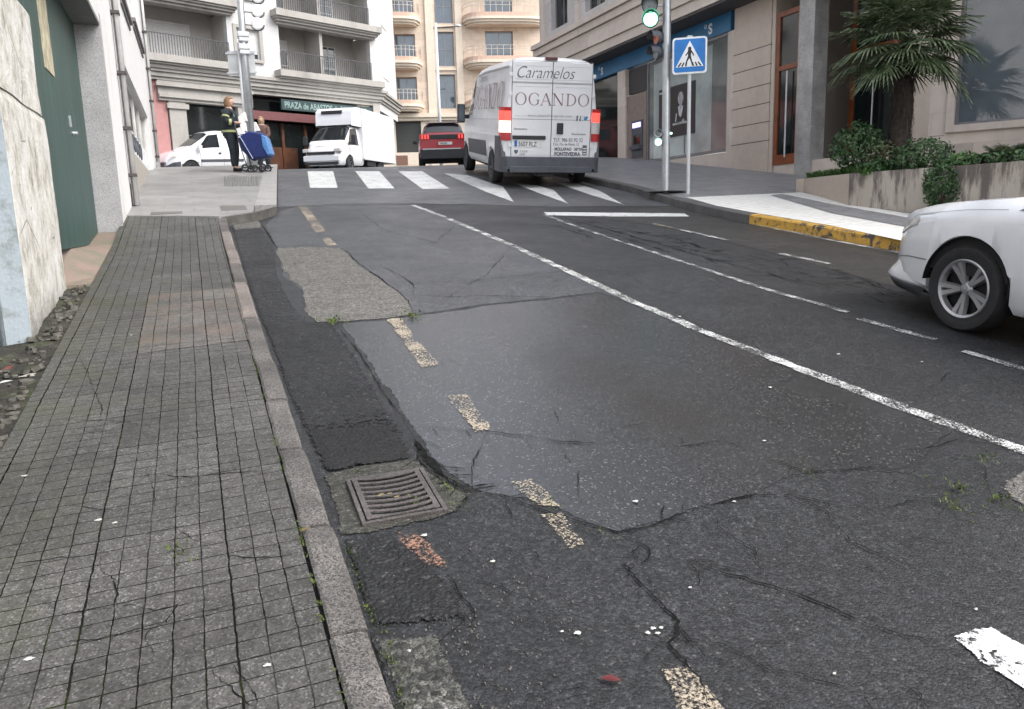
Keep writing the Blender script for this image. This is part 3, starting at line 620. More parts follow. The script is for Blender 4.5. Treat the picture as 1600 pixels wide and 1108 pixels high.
for p in fl: q = p+Vector((0.004, -0.004)); vs += [(q.x, q.y, G(q.x, q.y)-.03), (q.x, q.y, G(q.x, q.y)+PD-.012)]
mb.add(vs, [(2*k, 2*k+2, 2*k+3, 2*k+1) for k in range(12)])
rl = [front[-1].lerp(Vector(back[-1]), k/20)+Vector((.005, 0)) for k in range(21)]; vs = []
for q in rl: vs += [(q.x, q.y, G(q.x, q.y)-.03), (q.x, q.y, G(q.x, q.y)+PD-.012)]
mb.add(vs, [(2*k, 2*k+2, 2*k+3, 2*k+1) for k in range(20)])
prop(mb.build('corner_kerb_face', simple('shaded_kerb_face', (.075, .072, .066), .8, var=.4, scale=9)), kind='structure')  # dark concrete face with its shadow painted into the colour
# tactile studs and covers on the corner pavement
mb = MB()
for i in range(17):
    for j in range(9):
        a = gp(352+i*4.2, 277+j*1.75, PD)
        if a.x > rx(a.y)-0.36: continue
        mb.lathe([(0.028, 0), (0.022, 0.012), (0.001, 0.013)], Matrix.Translation((a.x, a.y, a.z)), 6)
prop(mb.build('tactile_paving_studs', simple('tactile_stud', (0.15, 0.15, 0.15), 0.6)), kind='structure')
cov = simple('cover_iron', (0.12, 0.115, 0.105), 0.6, var=0.2, scale=30)
for (px, py, w_, d_) in ((365, 325, 0.35, 0.6), (262, 333, 0.42, 0.3)):
    p = gp(px, py, PD); mb = MB(); mb.box(-w_/2, w_/2, -d_/2, d_/2, -0.02, 0.004); mb.box(-w_/2+.03, w_/2-.03, -d_/2+.03, d_/2-.03, 0.0, 0.008)
    o = mb.build('manhole_cover', cov, bevel=0.002); o.location = p; o.rotation_euler = (math.atan(S0), 0, 0)
    prop(o, 'rectangular utility cover set in the corner pavement near its kerb' if px > 300 else 'rectangular utility cover at the foot of the corner pavement by the drainpipe', 'manhole cover')

RD = 0.13
kpx = [(935, 290), (985, 301), (1050, 322), (1110, 337), (1170, 350), (1300, 374), (1410, 394)]
kw = [gp(x, y) for x, y in kpx]; kw = [Vector((p.x, p.y)) for p in kw]
dirn = (kw[-1]-kw[-3]).normalized(); kw = [kw[0]+(kw[0]-kw[1]).normalized()*9] + kw + [kw[-1]+dirn*3, kw[-1]+dirn*14]
def kerb_strip(pts, wd, name, mat, hz=RD):
    prof = [(0, -0.05), (0.012, hz-0.02), (0.03, hz), (wd, hz), (wd, -0.05)]; mb = MB(); vs = []
    P = resample(pts, 60); n = len(P)
    for i, p in enumerate(P):
        t = (P[min(i+1, n-1)]-P[max(i-1, 0)]).normalized(); q = Vector((-t.y, t.x)); q = q if q.x > 0 else -q
        for dx, dz in prof:
            r = p+q*dx; vs.append((r.x, r.y, G(r.x, r.y)+dz+0.004*noise.noise(Vector((r.x*6, r.y*6, dz)))))
    m = len(prof); mb.add(vs, [(k*m+j, k*m+j+1, (k+1)*m+j+1, (k+1)*m+j) for k in range(n-1) for j in range(m-1)]+[tuple(range(m)), tuple((n-1)*m+j for j in range(m))])
    return prop(mb.build(name, mat), kind='structure')
iY = 5   # kerb turns yellow at (1170,350)
kerb_strip(kw[:iY+1], 0.16, 'kerb_right_dark', M['kerb_dark']); kerb_strip(kw[iY:], 0.16, 'kerb_right_yellow', M['ykerb'])
inner = [p+Vector((0.15, 0.05)) for p in kw]
sh = sheet(inner[::-1], [Vector((16.5, -8)), Vector((16.5, 8)), Vector((16.5, 16)), Vector((16.5, 30))], 90, 26, RD-0.004)
prop(sh.build('right_footway', M['walk_grey'], smooth=True), kind='structure')
M['wtile'] = None
t = NT('white_footway_tiles'); sp = t.n('ShaderNodeTexBrick'); sp.offset = 0; sp.inputs['Scale'].default_value = 1; sp.inputs['Brick Width'].default_value = 0.2; sp.inputs['Row Height'].default_value = 0.2; sp.inputs['Mortar Size'].default_value = 0.006
t.l(t.P(), sp.inputs['Vector']); base = t.ramp(t.noise(12, 5, 0.7), [(0.3, (0.58, 0.57, 0.54)), (0.6, (0.76, 0.75, 0.71))]); t.col(t.mix(t.math('MULTIPLY', sp.outputs['Fac'], 0.45), base, (0.3, 0.29, 0.27))); t.rough(0.6); M['wtile'] = t.m
patch('right_footway_white_tiles', M['wtile'], [(1073, 309), (1160, 305), (1253, 301), (1300, 312), (1380, 328), (1470, 342), (1560, 360), (1560, 420), (1416, 378), (1300, 353), (1180, 333), (1120, 322)], 0.004, 0.0, base=RD, seed=1)
patch('right_footway_grey_band', M['walk_grey'], [(1204, 306), (1222, 304), (1300, 320), (1440, 345), (1560, 362), (1560, 376), (1440, 360), (1300, 334)], 0.011, 0.0, base=RD, seed=2)
# ================================================================== BUILDINGS
def wall_holes(mb, F, u0, u1, z0, z1, holes, o0, o1):
    us = sorted(set([u0, u1]+[h[i] for h in holes for i in (0, 1) if u0 < h[i] < u1])); zs = sorted(set([z0, z1]+[h[i] for h in holes for i in (2, 3) if z0 < h[i] < z1]))
    for a, b in zip(us, us[1:]):
        run = None
        for c, d in zip(zs, zs[1:]):
            m = ((a+b)/2, (c+d)/2); inside = any(h[0] < m[0] < h[1] and h[2] < m[1] < h[3] for h in holes)
            if inside:
                if run: mb.fbox(F, a, b, run[0], run[1], o0, o1); run = None
            else: run = [c, d] if run is None else [run[0], d]
        if run: mb.fbox(F, a, b, run[0], run[1], o0, o1)
def window(F, P, u0, u1, z0, z1, o, frame=None, glass=None, nu=2, nz=1, fw_=0.05, shutter=0.0, sm=None, lab=None):
    """window part: frame mesh > pane; o = plane offset"""
    mb = MB(); mb.fbox(F, u0, u0+fw_, z0, z1, o-0.03, o+0.03); mb.fbox(F, u1-fw_, u1, z0, z1, o-0.03, o+0.03)
    mb.fbox(F, u0+fw_, u1-fw_, z0, z0+fw_, o-0.03, o+0.028); mb.fbox(F, u0+fw_, u1-fw_, z1-fw_, z1, o-0.03, o+0.028)
    for i in range(1, nu): u = u0+(u1-u0)*i/nu; mb.fbox(F, u-fw_*.5, u+fw_*.5, z0+fw_, z1-fw_, o-0.025, o+0.022)
    for j in range(1, nz): z = z0+(z1-z0)*j/nz; mb.fbox(F, u0+fw_, u1-fw_, z-fw_*.4, z+fw_*.4, o-0.022, o+0.018)
    f = mb.build('window', frame or M['alu'], P, lab)
    g = MB(); zt = z1-(z1-z0)*shutter; g.fbox(F, u0+fw_*.5, u1-fw_*.5, z0+fw_*.5, zt, o-0.018, o-0.004); g.build('pane', glass or M['glass'], f)
    if shutter > 0:
        s = MB(); n = max(3, int((z1-zt)/0.07))
        for k in range(n): a = zt+(z1-zt)*k/n; b = zt+(z1-zt)*(k+1)/n; s.fbox(F, u0+fw_*.6, u1-fw_*.6, a, b-0.008, o-0.02, o+0.012)
        s.build('shutter', sm or M['shutter'], f)
    return f
def railing(F, P, u0, u1, z0, z1, o, mat, sides=0.0, pitch=0.13, bar=0.011, cross=(), depth0=None):
    mb = MB(); mb.fbox(F, u0, u1, z1-0.04, z1, o-0.02, o+0.02); mb.fbox(F, u0, u1, z0, z0+0.03, o-0.012, o+0.012)
    n = int((u1-u0)/pitch)
    for i in range(n+1): u = u0+(u1-u0)*i/n; mb.fbox(F, u-bar, u+bar, z0+.03, z1-.04, o-bar, o+bar)
    for zc in cross: mb.fbox(F, u0, u1, zc-.015, zc+.015, o-.014, o+.014)
    if sides:
        for u in (u0, u1):
            mb.fbox(F, u-.015, u+.015, z1-.04, z1, o-sides, o-.02); k = int(sides/pitch)
            for j in range(1, k): mb.fbox(F, u-bar, u+bar, z0, z1-.04, o-sides*j/k-bar, o-sides*j/k+bar)
    return mb.build('railing', mat, P)
M['alu'] = simple('aluminium_frame', (0.20, 0.20, 0.21), 0.4, 0.4)
M['alu_white'] = simple('white_window_frame', (0.6, 0.6, 0.58), 0.5)
M['shutter'] = simple('white_roller_shutter', (0.58, 0.57, 0.56), 0.6, var=0.05)
M['plwhite'] = plaster('white_render', (0.70, 0.695, 0.69), (0.38, 0.37, 0.35), 0.35, 1.2)
M['plold'] = plaster('old_white_render', (0.60, 0.585, 0.53), (0.30, 0.26, 0.17), 0.6, 3.5, bump=0.6)
M['plblue'] = plaster('peeling_blue_white_render', (0.36, 0.41, 0.45), (0.13, 0.15, 0.11), 0.85, 8, bump=0.5, streak=False)
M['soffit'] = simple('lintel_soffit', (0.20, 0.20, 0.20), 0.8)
t = NT('green_painted_gate'); n_ = t.noise(2.0, 5, 0.6, vec=t.map((3, 3, 0.35)))
c_ = t.ramp(n_, [(0.3, (0.020, 0.050, 0.044)), (0.62, (0.034, 0.080, 0.070)), (0.82, (0.075, 0.125, 0.11))])
c_ = t.mix(t.ramp(t.noise(45, 4, 0.7), [(0.68, 0.0), (0.72, 0.8)]), c_, (0.22, 0.24, 0.22)); t.col(c_); t.rough(0.5); t.bump(t.noise(25, 4), 0.15, 0.01); M['gate'] = t.m
M['jamb'] = granite('grey_granite_jamb', 0.28, 0.40, 220, 0.7, 0.12, (1, 1, 1.02))
M['beige'] = plaster('beige_render_base', (0.40, 0.37, 0.33), (0.25, 0.23, 0.2), 0.4, 2.5)
# ---- white building on the left
FL = Facade((-0.83, 0), 0)
WB = empty('white_building', (-0.83, 16, 1.0), 0, 'white rendered building on the left with green garage gate, drainpipes and shop window', 'building')
def wc(mb, name, mat, P, **k):
    o = mb.build(name, mat, P, **k); return o
def reparent(P, start):
    """parts were given in world coordinates: keep them there"""
    inv = (Matrix.Translation(P.location) @ P.rotation_euler.to_matrix().to_4x4()).inverted()
    for o in P.children: o.matrix_parent_inverse = inv
gr = -0.83
mb = MB()
holes = [(14.25, 20.8, -2, 2.62), (15.0, 16.9, 3.88, 5.3), (18.3, 21.4, 4.25, 5.65), (15.0, 16.9, 6.9, 8.3), (18.3, 21.4, 6.9, 8.3), (11.4, 13.0, 6.9, 8.3), (7.5, 9.5, 6.9, 8.3), (7.5, 9.5, 3.88, 5.3)]
wall_holes(mb, FL, 10.62, 23.1, -0.6, 10, holes, -0.35, 0); wall_holes(mb, FL, 1.5, 10.62, 2.40, 10, holes, -0.35, 0.0)

mb.box(-9, -1.19, 22.9, 23.1, -0.6, 10); mb.box(-9, -1.19, 1.5, 1.7, -2, 10)
wc(mb, 'wall', M['plwhite'], WB)
mb = MB(); mb.fbox(FL, 10.585, 10.617, -0.4, 2.395, -0.34, 0.004); mb.fbox(FL, 10.62, 10.70, -0.4, 2.5, 0.001, 0.006); wc(mb, 'granite_jamb', M['jamb'], WB, bevel=0.004)
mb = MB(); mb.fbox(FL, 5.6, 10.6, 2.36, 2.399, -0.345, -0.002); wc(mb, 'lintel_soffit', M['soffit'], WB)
mb = MB(); mb.box(-9, -0.86, 1.5, 23.1, 9.98, 10.25); wc(mb, 'roof', M['soffit'], WB)
# gate leaves with sheet seams
GX = -1.10
mb = MB(); e = [6.3, 7.3, 8.4, 9.5, 10.58]
for a, b in zip(e, e[1:]): mb.box(GX-0.04, GX, a+0.006, b-0.006, -0.155, 2.37)
g = wc(mb, 'garage_gate', M['gate'], WB, bevel=0.004)
mb = MB(); mb.box(GX+0.001, GX+0.02, 9.20, 9.23, 1.05, 1.16); mb.lathe([(0.001, 0.05), (0.02, 0.045), (0.025, 0)], Matrix.Translation((GX+0.004, 9.35, 1.0)) @ Matrix.Rotation(R(90), 4, 'Y'), 12)
mb.build('gate_lock', M['steel'], g)
mb = MB(); mb.box(GX+0.001, GX+0.008, 8.05, 8.55, 1.42, 2.33); mb.build('faded_notice', simple('faded_notice_board', (0.42, 0.38, 0.27), 0.8, var=0.35, scale=9), g, 'peeling cream strip fixed to the green gate')
# shop window recess
mb = MB(); mb.fbox(FL, 14.25, 20.8, 0.2, 1.30, -0.10, -0.04); wc(mb, 'window_base_panel', M['beige'], WB)
f = window(FL, WB, 14.27, 20.78, 1.32, 2.60, -0.12, M['alu_white'], M['glass_dark'], nu=4, fw_=0.05)
mb = MB(); mb.fbox(FL, 14.35, 20.7, 1.36, 1.78, -0.105, -0.095); b_ = mb.build('window_band', M['ink_white'], f)
mb = MB()
for i in range(6):
    cx = 15.0+i*0.62
    for k in range(2): mb.tube([FL.at(cx+0.22*math.cos(a)+k*.05, 1.58+0.15*math.sin(a), -0.092) for a in [2*PI*j/16 for j in range(17)]], 0.017, 5, False)
mb.build('sprayed_loops', M['grey_plastic'], f, 'grey sprayed loops across the white band of the shop window')
for (u0, u1, z0, z1) in holes[1:]:
    window(FL, WB, u0+.01, u1-.01, z0+.01, z1-.01, -0.15, M['alu_white'], M['glass'], nu=2, shutter=0.45)
    mb = MB(); mb.fbox(FL, u0-.08, u1+.08, z0-.07, z0+.005, -0.3, 0.07); mb.fbox(FL, u0-.05, u1+.05, z0-.17, z0-.11, 0.002, 0.03); wc(mb, 'window_sill', simple('dark_sill', (0.16, 0.15, 0.15), 0.7), WB)
for u, zb in ((12.55, 0.35), (22.75, 1.45)):
    mb = MB(); mb.tube([FL.at(u, zb, 0.06), FL.at(u, 9.8, 0.06)], 0.045, 12)
    p = mb.build('drainpipe', simple('white_drainpipe', (0.55, 0.55, 0.54), 0.5), WB, smooth=True)
    mb = MB(); mb.tube([FL.at(u-0.075, zb, 0.04), FL.at(u-0.075, 9.8, 0.04)], 0.009, 6)
    for z in (0.7, 1.35, 2.1, 2.9, 3.8, 4.8): mb.fbox(FL, u-.09, u+.07, zb-.3+z, zb-.26+z, 0.0, 0.112)
    mb.build('pipe_clips', simple('dark_cable', (0.06, 0.05, 0.05), 0.7), p)
mb = MB(); mb.fbox(FL, 12.62, 13.5, 0.1, 0.66, 0.002, 0.05); mb.fbox(FL, 22.5, 23.1, 1.2, 1.72, 0.002, 0.10); wc(mb, 'base_block', M['jamb'], WB, bevel=0.006)
reparent(WB, 0)
# ---- old free-standing wall end before the gate
t = NT('flaking_old_wall'); n_ = t.noise(4.6, 8, 0.74, vec=t.map((1, 1, 0.7)))
c_ = t.ramp(n_, [(0.34, (0.66, 0.655, 0.64)), (0.50, (0.56, 0.545, 0.50)), (0.62, (0.34, 0.32, 0.275)), (0.74, (0.13, 0.125, 0.11))])
cr_ = t.ramp(t.vor(2.6, 'DISTANCE_TO_EDGE', vec=t.map((1, 1, 0.6))), [(0.0, 1.0), (0.012, 0.0)]); c_ = t.mix(t.math('MULTIPLY', cr_, t.ramp(t.noise(1.6, 3), [(0.45, 0.0), (0.6, 0.9)])), c_, (0.10, 0.09, 0.08))
sz = t.n('ShaderNodeSeparateXYZ'); t.l(t.P(), sz.inputs[0]); low = t.ramp(t.math('ADD', t.math('MULTIPLY', sz.outputs[2], 1.0), t.math('MULTIPLY', t.noise(6, 5), 0.5)), [(-0.0, 0.0), (0.02, 0.0)])
dm = t.ramp(t.math('ADD', t.math('ADD', sz.outputs[2], 0.72), t.math('MULTIPLY', t.noise(5, 5, 0.7), 0.55)), [(0.22, 0.85), (0.62, 0.0)])
c_ = t.mix(dm, c_, (0.10, 0.095, 0.075)); sp_ = t.ramp(t.noise(22, 4, 0.6), [(0.66, 0.0), (0.71, 0.75)]); c_ = t.mix(sp_, c_, (0.13, 0.13, 0.11))
t.col(c_); t.rough(0.85); t.bump(t.noise(9, 7, 0.7), 0.7, 0.03); M['oldwall'] = t.m
OW = empty('old_wall', (-1.05, 5.72, -0.7), 0, 'flaking old white wall end with mould stains beside the green gate', 'wall')
mb = MB()
def wpanel(mb, y0, y1, z0, z1, X, thick=0.04):
    mb.grid(lambda a, b: (X + 0.012*noise.noise(Vector(((y0+(y1-y0)*a)*2.2, (z0+(z1-z0)*b)*2.2, 1))) - (0.01 if a in (0, 1) or b == 1 else 0), y0+(y1-y0)*a, z0+(z1-z0)*b), 26, 30)
    mb.box(X-thick, X-0.014, y0, y1-0.002, z0, z1-0.004)
wpanel(mb, 5.72, 7.28, 0.9, 1.67, -1.05); wpanel(mb, 5.72, 7.43, -0.95, 0.9, -1.05); world_child(mb.build('wall_face', M['oldwall'], smooth=False), OW)
mb = MB(); mb.grid(lambda a, b: (-4+2.955*a, 5.715+0.012*noise.noise(Vector((a*8, b*5, 2))), -1.2+2.87*b), 40, 40); mb.box(-4, -1.092, 5.73, 6.1, -1.2, 1.664)
world_child(mb.build('end_face', M['plblue']), OW)
mb = MB(); mb.tube([(-1.2, 5.69, -0.78), (-1.2, 5.69, 1.66)], 0.016, 10); world_child(mb.build('conduit', M['plblue'], smooth=True), OW)
# threshold slab slopes up to the gate
for o in list(bpy.data.objects):
    if o.name.startswith('gate_threshold_slab'):
        for v in o.data.vertices:
            k = min(1, max(0, (LX-v.co.x)/0.24)); gz = G(v.co.x, v.co.y)+0.045
            if v.co.z > gz-0.05: v.co.z = gz*(1-k) + (gz+(max(gz, -0.16)-gz)*min(1, max(0, (v.co.y-7.35)/.9)))*k

# ---- far-left apartment block with balconies
def FP(px, depth): d = ray(px, 255)*depth; return d
F2 = Facade(FP(440, 35.5), 67)
M['f2white'] = plaster('pale_render', (0.53, 0.52, 0.51), (0.42, 0.41, 0.40), 0.3, 0.7)
M['f2stone'] = plaster('grey_cornice_stone', (0.34, 0.325, 0.30), (0.15, 0.14, 0.125), 0.6, 1.2)
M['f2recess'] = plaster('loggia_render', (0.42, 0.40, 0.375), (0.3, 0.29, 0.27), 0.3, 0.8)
M['pink'] = plaster('pink_render', (0.40, 0.20, 0.19), (0.3, 0.16, 0.15), 0.4, 1.0)
M['dkmetal'] = simple('dark_railing_metal', (0.05, 0.05, 0.055), 0.5)
A2 = empty('apartment_block', F2.at(0, 2.4), 0, 'grey and white apartment block with recessed balconies and dark railings on the left', 'building')
FZ = [6.92, 9.5, 12.1, 14.7]
bays = [(-9.0, -2.1), (0.35, 5.3)]
U2 = 5.72; mb = MB(); holes2 = []
for (a, b) in bays:
    for z in FZ: holes2.append((a, b, z, z+2.12))
for z in FZ: holes2.append((-1.68, -0.62, z+0.35, z+1.62))
wall_holes(mb, F2, -12, U2, 6.55, 17.6, holes2, -0.3, 0)
for (a, b) in bays:
    pass
mb.build('wall', M['f2white'], A2)
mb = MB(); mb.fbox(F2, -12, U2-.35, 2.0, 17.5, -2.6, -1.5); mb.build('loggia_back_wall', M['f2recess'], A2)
mb = MB()
for (a, b) in bays:
    for z in FZ:
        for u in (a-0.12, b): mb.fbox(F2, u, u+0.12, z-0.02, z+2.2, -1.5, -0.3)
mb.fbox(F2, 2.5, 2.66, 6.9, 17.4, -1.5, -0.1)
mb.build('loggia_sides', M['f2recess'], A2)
# balcony slabs with moulded cornices
for (a, b) in bays:
    for z in FZ:
        mb = MB(); x0, x1 = a-0.35, b+0.4
        mb.fbox(F2, x0, x1, z-0.28, z, -1.49, 0.55); mb.fbox(F2, x0+.06, x1-.06, z-0.36, z-0.28, -0.28, 0.45); mb.fbox(F2, x0+.12, x1-.12, z-0.46, z-0.36, -0.28, 0.34); mb.fbox(F2, x0+.2, x1-.2, z-0.56, z-0.46, -0.28, 0.2)
        mb.build('balcony_slab', M['f2stone'], A2)
        railing(F2, A2, a+0.02, b+.0, z, z+0.92, 0.05, M['dkmetal'], pitch=0.11)
    # windows at the back of the loggias
for z in FZ:
    window(F2, A2, -7.6, -3.1, z+0.02, z+1.75, -1.45, M['alu_white'], M['glass'], nu=3, shutter=0.85 if z < 9 else 0.3)
    window(F2, A2, 0.5, 1.55, z+0.55, z+1.72, -1.45, M['alu_white'], M['glass_dark'], nu=2, shutter=0.45)
    window(F2, A2, 2.95, 4.2, z+0.02, z+1.75, -1.45, M['alu_white'], M['glass'], nu=3, nz=5, fw_=0.05)
    mb = MB(); mb.fbox(F2, -1.8, -.5, z+.22, z+.35, -.1, .1); mb.fbox(F2, -1.84, -1.68, z+.35, z+1.75, .002, .04); mb.fbox(F2, -.62, -.46, z+.35, z+1.75, .002, .04); mb.fbox(F2, -1.68, -.62, z+1.62, z+1.75, .002, .04); mb.build('window_surround', M['f2stone'], A2)
    window(F2, A2, -1.67, -.63, z+.36, z+1.61, -.15, M['alu_white'], M['glass'], nu=2, shutter=0.8)
# chamfered corner turning away
cA = F2.at(U2, 0); FC = Facade((cA.x, cA.y), 25)
mb = MB(); mb.fbox(FC, 0.01, 4.6, 5.6, 17.6, -0.3, 0)
mb.build('side_wall', M['f2white'], A2)
for z in FZ[0:4]:
    mb = MB(); mb.fbox(FC, 1.2, 2.6, z+.5, z+1.7, -0.02, 0.03); mb.build('shutter_window', M['shutter'], A2)
mb = MB()
for (z0, z1, o) in ((6.42, 6.55, 0.32), (6.3, 6.42, 0.24), (6.12, 6.3, 0.16), (6.0, 6.12, 0.08)):
    mb.fbox(F2, -12, U2+o, z0, z1, -0.3, o); mb.fbox(FC, 0.0, 4.65, z0, z1-.002, -0.28, o)
mb.build('cornice', M['f2stone'], A2)
mb = MB(); mb.fbox(F2, -5.3, -1.2, 5.2, 6.0, -0.3, 0.05); mb.fbox(F2, -5.3, -1.3, 5.32, 5.45, 0.05, 0.14); mb.fbox(F2, -5.4, -1.2, 5.75, 5.9, .05, .2); mb.fbox(F2, -4.9, -4.2, 2.0, 5.2, -0.3, 0.0); mb.fbox(F2, -5.0, -4.1, 4.9, 5.1, -.3, .08); mb.fbox(F2, -1.9, -1.3, 2.0, 5.2, -.3, 0.0)
mb.fbox(F2, 5.3, U2-.01, 2, 6.0, -.3, 0); mb.fbox(F2, -1.3, 5.3, 5.82, 6.0, -.3, -.02)
mb.build('pilasters', M['f2stone'], A2)
mb = MB(); mb.fbox(F2, -11.9, -4.95, 2.0, 6.0, -0.35, -0.08); mb.build('pink_wall', M['pink'], A2)
mb = MB(); mb.fbox(F2, -4.2, -1.9, 2, 5.2, -.6, -.5); mb.fbox(F2, -1.3, 5.3, 2, 5.82, -.75, -.65); mb.build('shopfront_glass', M['glass_dark'], A2)
mb = MB()
for u in (-1.3, 0.4, 1.6, 2.3, 3.6, 5.1): mb.fbox(F2, u, u+.14, 2, 4.7, -.64, -.5)
mb.fbox(F2, -1.2, 1.2, 2, 3.6, -.62, -.56)
mb.build('shopfront_wood', simple('dark_shop_wood', (.085, .032, .015), .5, var=.4, scale=3), A2)
mb = MB(); mb.fbox(F2, -1.3, 5.3, 4.75, 5.12, -.5, -.1); mb.build('red_fascia', simple('dull_red_fascia', (0.13, 0.04, 0.042), 0.6), A2)
mb = MB(); mb.fbox(F2, 0.25, 5.3, 5.25, 5.72, -.2, -.06); sg = mb.build('shop_sign', simple('dark_green_sign', (0.012, 0.035, 0.04), 0.5), A2)
text_mesh('PRAZA de ABASTOS de SANXENXO', 0.40, simple('sign_lettering', (0.22, 0.32, 0.30), 0.5), sg, frame_M(F2.at(0.4, 5.35, -.055), F2.d if F2.d.x > 0 else -F2.d, (0, 0, 1)), sx=0.72, bold=0.008)
mb = MB(); mb.fbox(F2, -12, U2+.1, 17.4, 17.8, -9, 0.5); mb.build('roof', M['f2stone'], A2)
reparent(A2, 0)

# ---- cream apartment building in the middle
F3 = Facade(FP(745, 54), 105)
M['cream'] = plaster('cream_stone_cladding', (0.66, 0.55, 0.445), (0.56, 0.44, 0.33), 0.35, 0.6, streak=False, joint=(.97, -.26, .9, .45, .72))
M['cream_pink'] = plaster('pink_cream_render', (0.60, 0.42, 0.33), (0.48, 0.33, 0.26), 0.35, 0.8)
M['cream_pale'] = plaster('pale_moulding', (0.70, 0.61, 0.50), (0.5, 0.43, 0.35), 0.3, 0.9)
A3 = empty('cream_apartment_building', F3.at(0, 3), 0, 'cream stone apartment building with rounded balconies at the end of the street', 'building')
Z3 = [8.0, 10.78, 13.56, 16.34]
uz3 = lambda px, py: F3.uz(px, py)[0]
uL0, uL1 = uz3(612, 120), uz3(666, 120); uw0, uw1 = uz3(683, 120), uz3(711, 120); ub0, ub1 = uz3(727, 120), uz3(850, 120); uR = uz3(868, 120)
h3 = []
for z in Z3: h3 += [(uL0+.3, uz3(651, 120), z-.1, z+1.75), (uw0, uw1, z-.35, z+1.9), (uz3(760, 120), uz3(803, 120), z-.1, z+1.95)]
mb = MB(); wall_holes(mb, F3, uL0-4, uR+1.5, 7.3, 18.9, h3, -0.35, 0); mb.build('wall', M['cream'], A3)
mb = MB(); mb.fbox(F3, uL0-4, uR+6, 1.5, 18.8, -1.5, -1.2); mb.fbox(F3, uL0-4, uR+6, 1.5, 3.95, -.35, -.02); mb.build('inner_wall', M['cream'], A3)
for z in Z3:
    window(F3, A3, *h3[0][:2], z-.08, z+1.73, -.25, M['alu'], M['glass_blue'], nu=2, fw_=.07)
    window(F3, A3, uw0+.02, uw1-.02, z-.33, z+1.88, -.2, M['alu'], M['glass_blue'], nu=2, nz=2, fw_=.07)
    window(F3, A3, *h3[2][:2], z-.08, z+1.93, -.25, M['alu'], M['glass_blue'], nu=2, nz=1, fw_=.08)
    # rounded balconies
    for (a, b, dep) in ((uL0-2.2, uz3(661, 120), 1.2), (ub0-.1, ub1+.2, 1.3)):
        mb = MB()
        def bal(mb, z0, z1, ins, inner=None):
            n = 18; pts = []
            for k in range(n+1):
                tt = -1+2*k/n; uu = (a+b)/2+(b-a-2*ins)/2*(abs(tt)**0.9)*(1 if tt > 0 else -1); oo = (dep-ins)*(1-abs(tt)**5)**0.6
                pts.append((uu, max(oo, 0.01)))
            pts += [(b-ins, -.05), (a+ins, -.05)]; m = len(pts)
            vs = [F3.at(u, z0, o) for u, o in pts]+[F3.at(u, z1, o) for u, o in pts]
            mb.add(vs, [tuple(range(m)), tuple(range(m, 2*m))]+[(i, (i+1) % m, m+(i+1) % m, m+i) for i in range(m)])
        bal(mb, z-.32, z-.16, 0.0); bal(mb, z-.48, z-.32, 0.12); bal(mb, z-.60, z-.48, .26)
        s = mb.build('balcony_slab', M['cream_pale'], A3)
        mb = MB(); bal(mb, z-.16, z+.10, 0.03); mb.build('balcony_parapet', M['cream_pink'], A3)
        mb = MB(); n = 30
        rim = []
        for k in range(n+1):
            tt = -1+2*k/n; uu = (a+b)/2+(b-a-.16)/2*(abs(tt)**0.9)*(1 if tt > 0 else -1); rim.append((uu, max(.02, (dep-.08)*(1-abs(tt)**5)**0.6)))
        for zz in (z+.55, z+.78): mb.tube([F3.at(u, zz, o) for u, o in rim], .018, 5)
        for u, o in rim[::2]: mb.tube([F3.at(u, z+.1, o), F3.at(u, z+.78, o)], .016, 5)
        mb.build('railing', simple('pale_railing', (0.62, 0.58, 0.52), 0.4, 0.3), A3)
mb = MB()
for (a, b) in ((uz3(668, 120), uz3(680, 120)), (uz3(714, 120), uz3(724, 120)), (uz3(852, 120), uR+.3)): mb.fbox(F3, a, b, 3, 18.7, -.2, .12)
for z in Z3[1:]: mb.fbox(F3, uw0-.1, uw1+.1, z-.62, z-.5, 0.002, .1)
mb.fbox(F3, uL0-4, uR+1.5, 7.05, 7.32, -.35, .35); mb.fbox(F3, uL0-4, uR+1.5, 6.85, 7.05, -.35, .2)
for (a, b) in ((uL0-3, uz3(618, 200)), (uz3(658, 200), uz3(684, 200)), (uz3(712, 200), uz3(745, 200)), (uz3(800, 200), uR)): mb.fbox(F3, a, b, 2, 6.85, -.3, 0.0)
mb.build('pilasters', M['cream_pale'], A3)
mb = MB(); mb.fbox(F3, uL0-4, uR+1.5, 2, 6.84, -.5, -.36); mb.build('ground_floor_glazing', simple('dark_shutter_glazing', (0.045, 0.048, 0.045), 0.3), A3)
mb = MB(); mb.fbox(F3, uL0-3.9, uR+1.4, 2, 4.75, -.34, -.03); mb.build('plinth_wall', M['cream_pale'], A3)
u0 = uz3(619, 245); u1 = uz3(637, 245); z0 = F3.uz(630, 258)[1]; z1 = F3.uz(630, 243)[1]
mb = MB(); mb.fbox(F3, u0, u1, z0, z1, -.02, .02); mb.build('vent_grille', simple('brown_grille', (0.2, 0.11, 0.08), 0.6), A3)
mb = MB(); mb.fbox(F3, uL0-4.2, uR+1.7, 18.9, 19.3, -9, .6); mb.build('roof', M['cream_pale'], A3)
# neighbouring recessed section seen beside the bank corner
FN = Facade(F3.at(uR+1.5, 0).to_tuple(), 105)
mb = MB(); mb.fbox(F3, uR+1.5, uR+14, 2, 19, -1.19, -.9); mb.build('side_wing', M['cream'], A3)
for z in Z3: window(F3, A3, uR+1.7, uR+3.0, z-.2, z+1.8, -.86, M['alu'], M['glass_blue'], nu=2, nz=2, fw_=.07)
reparent(A3, 0)

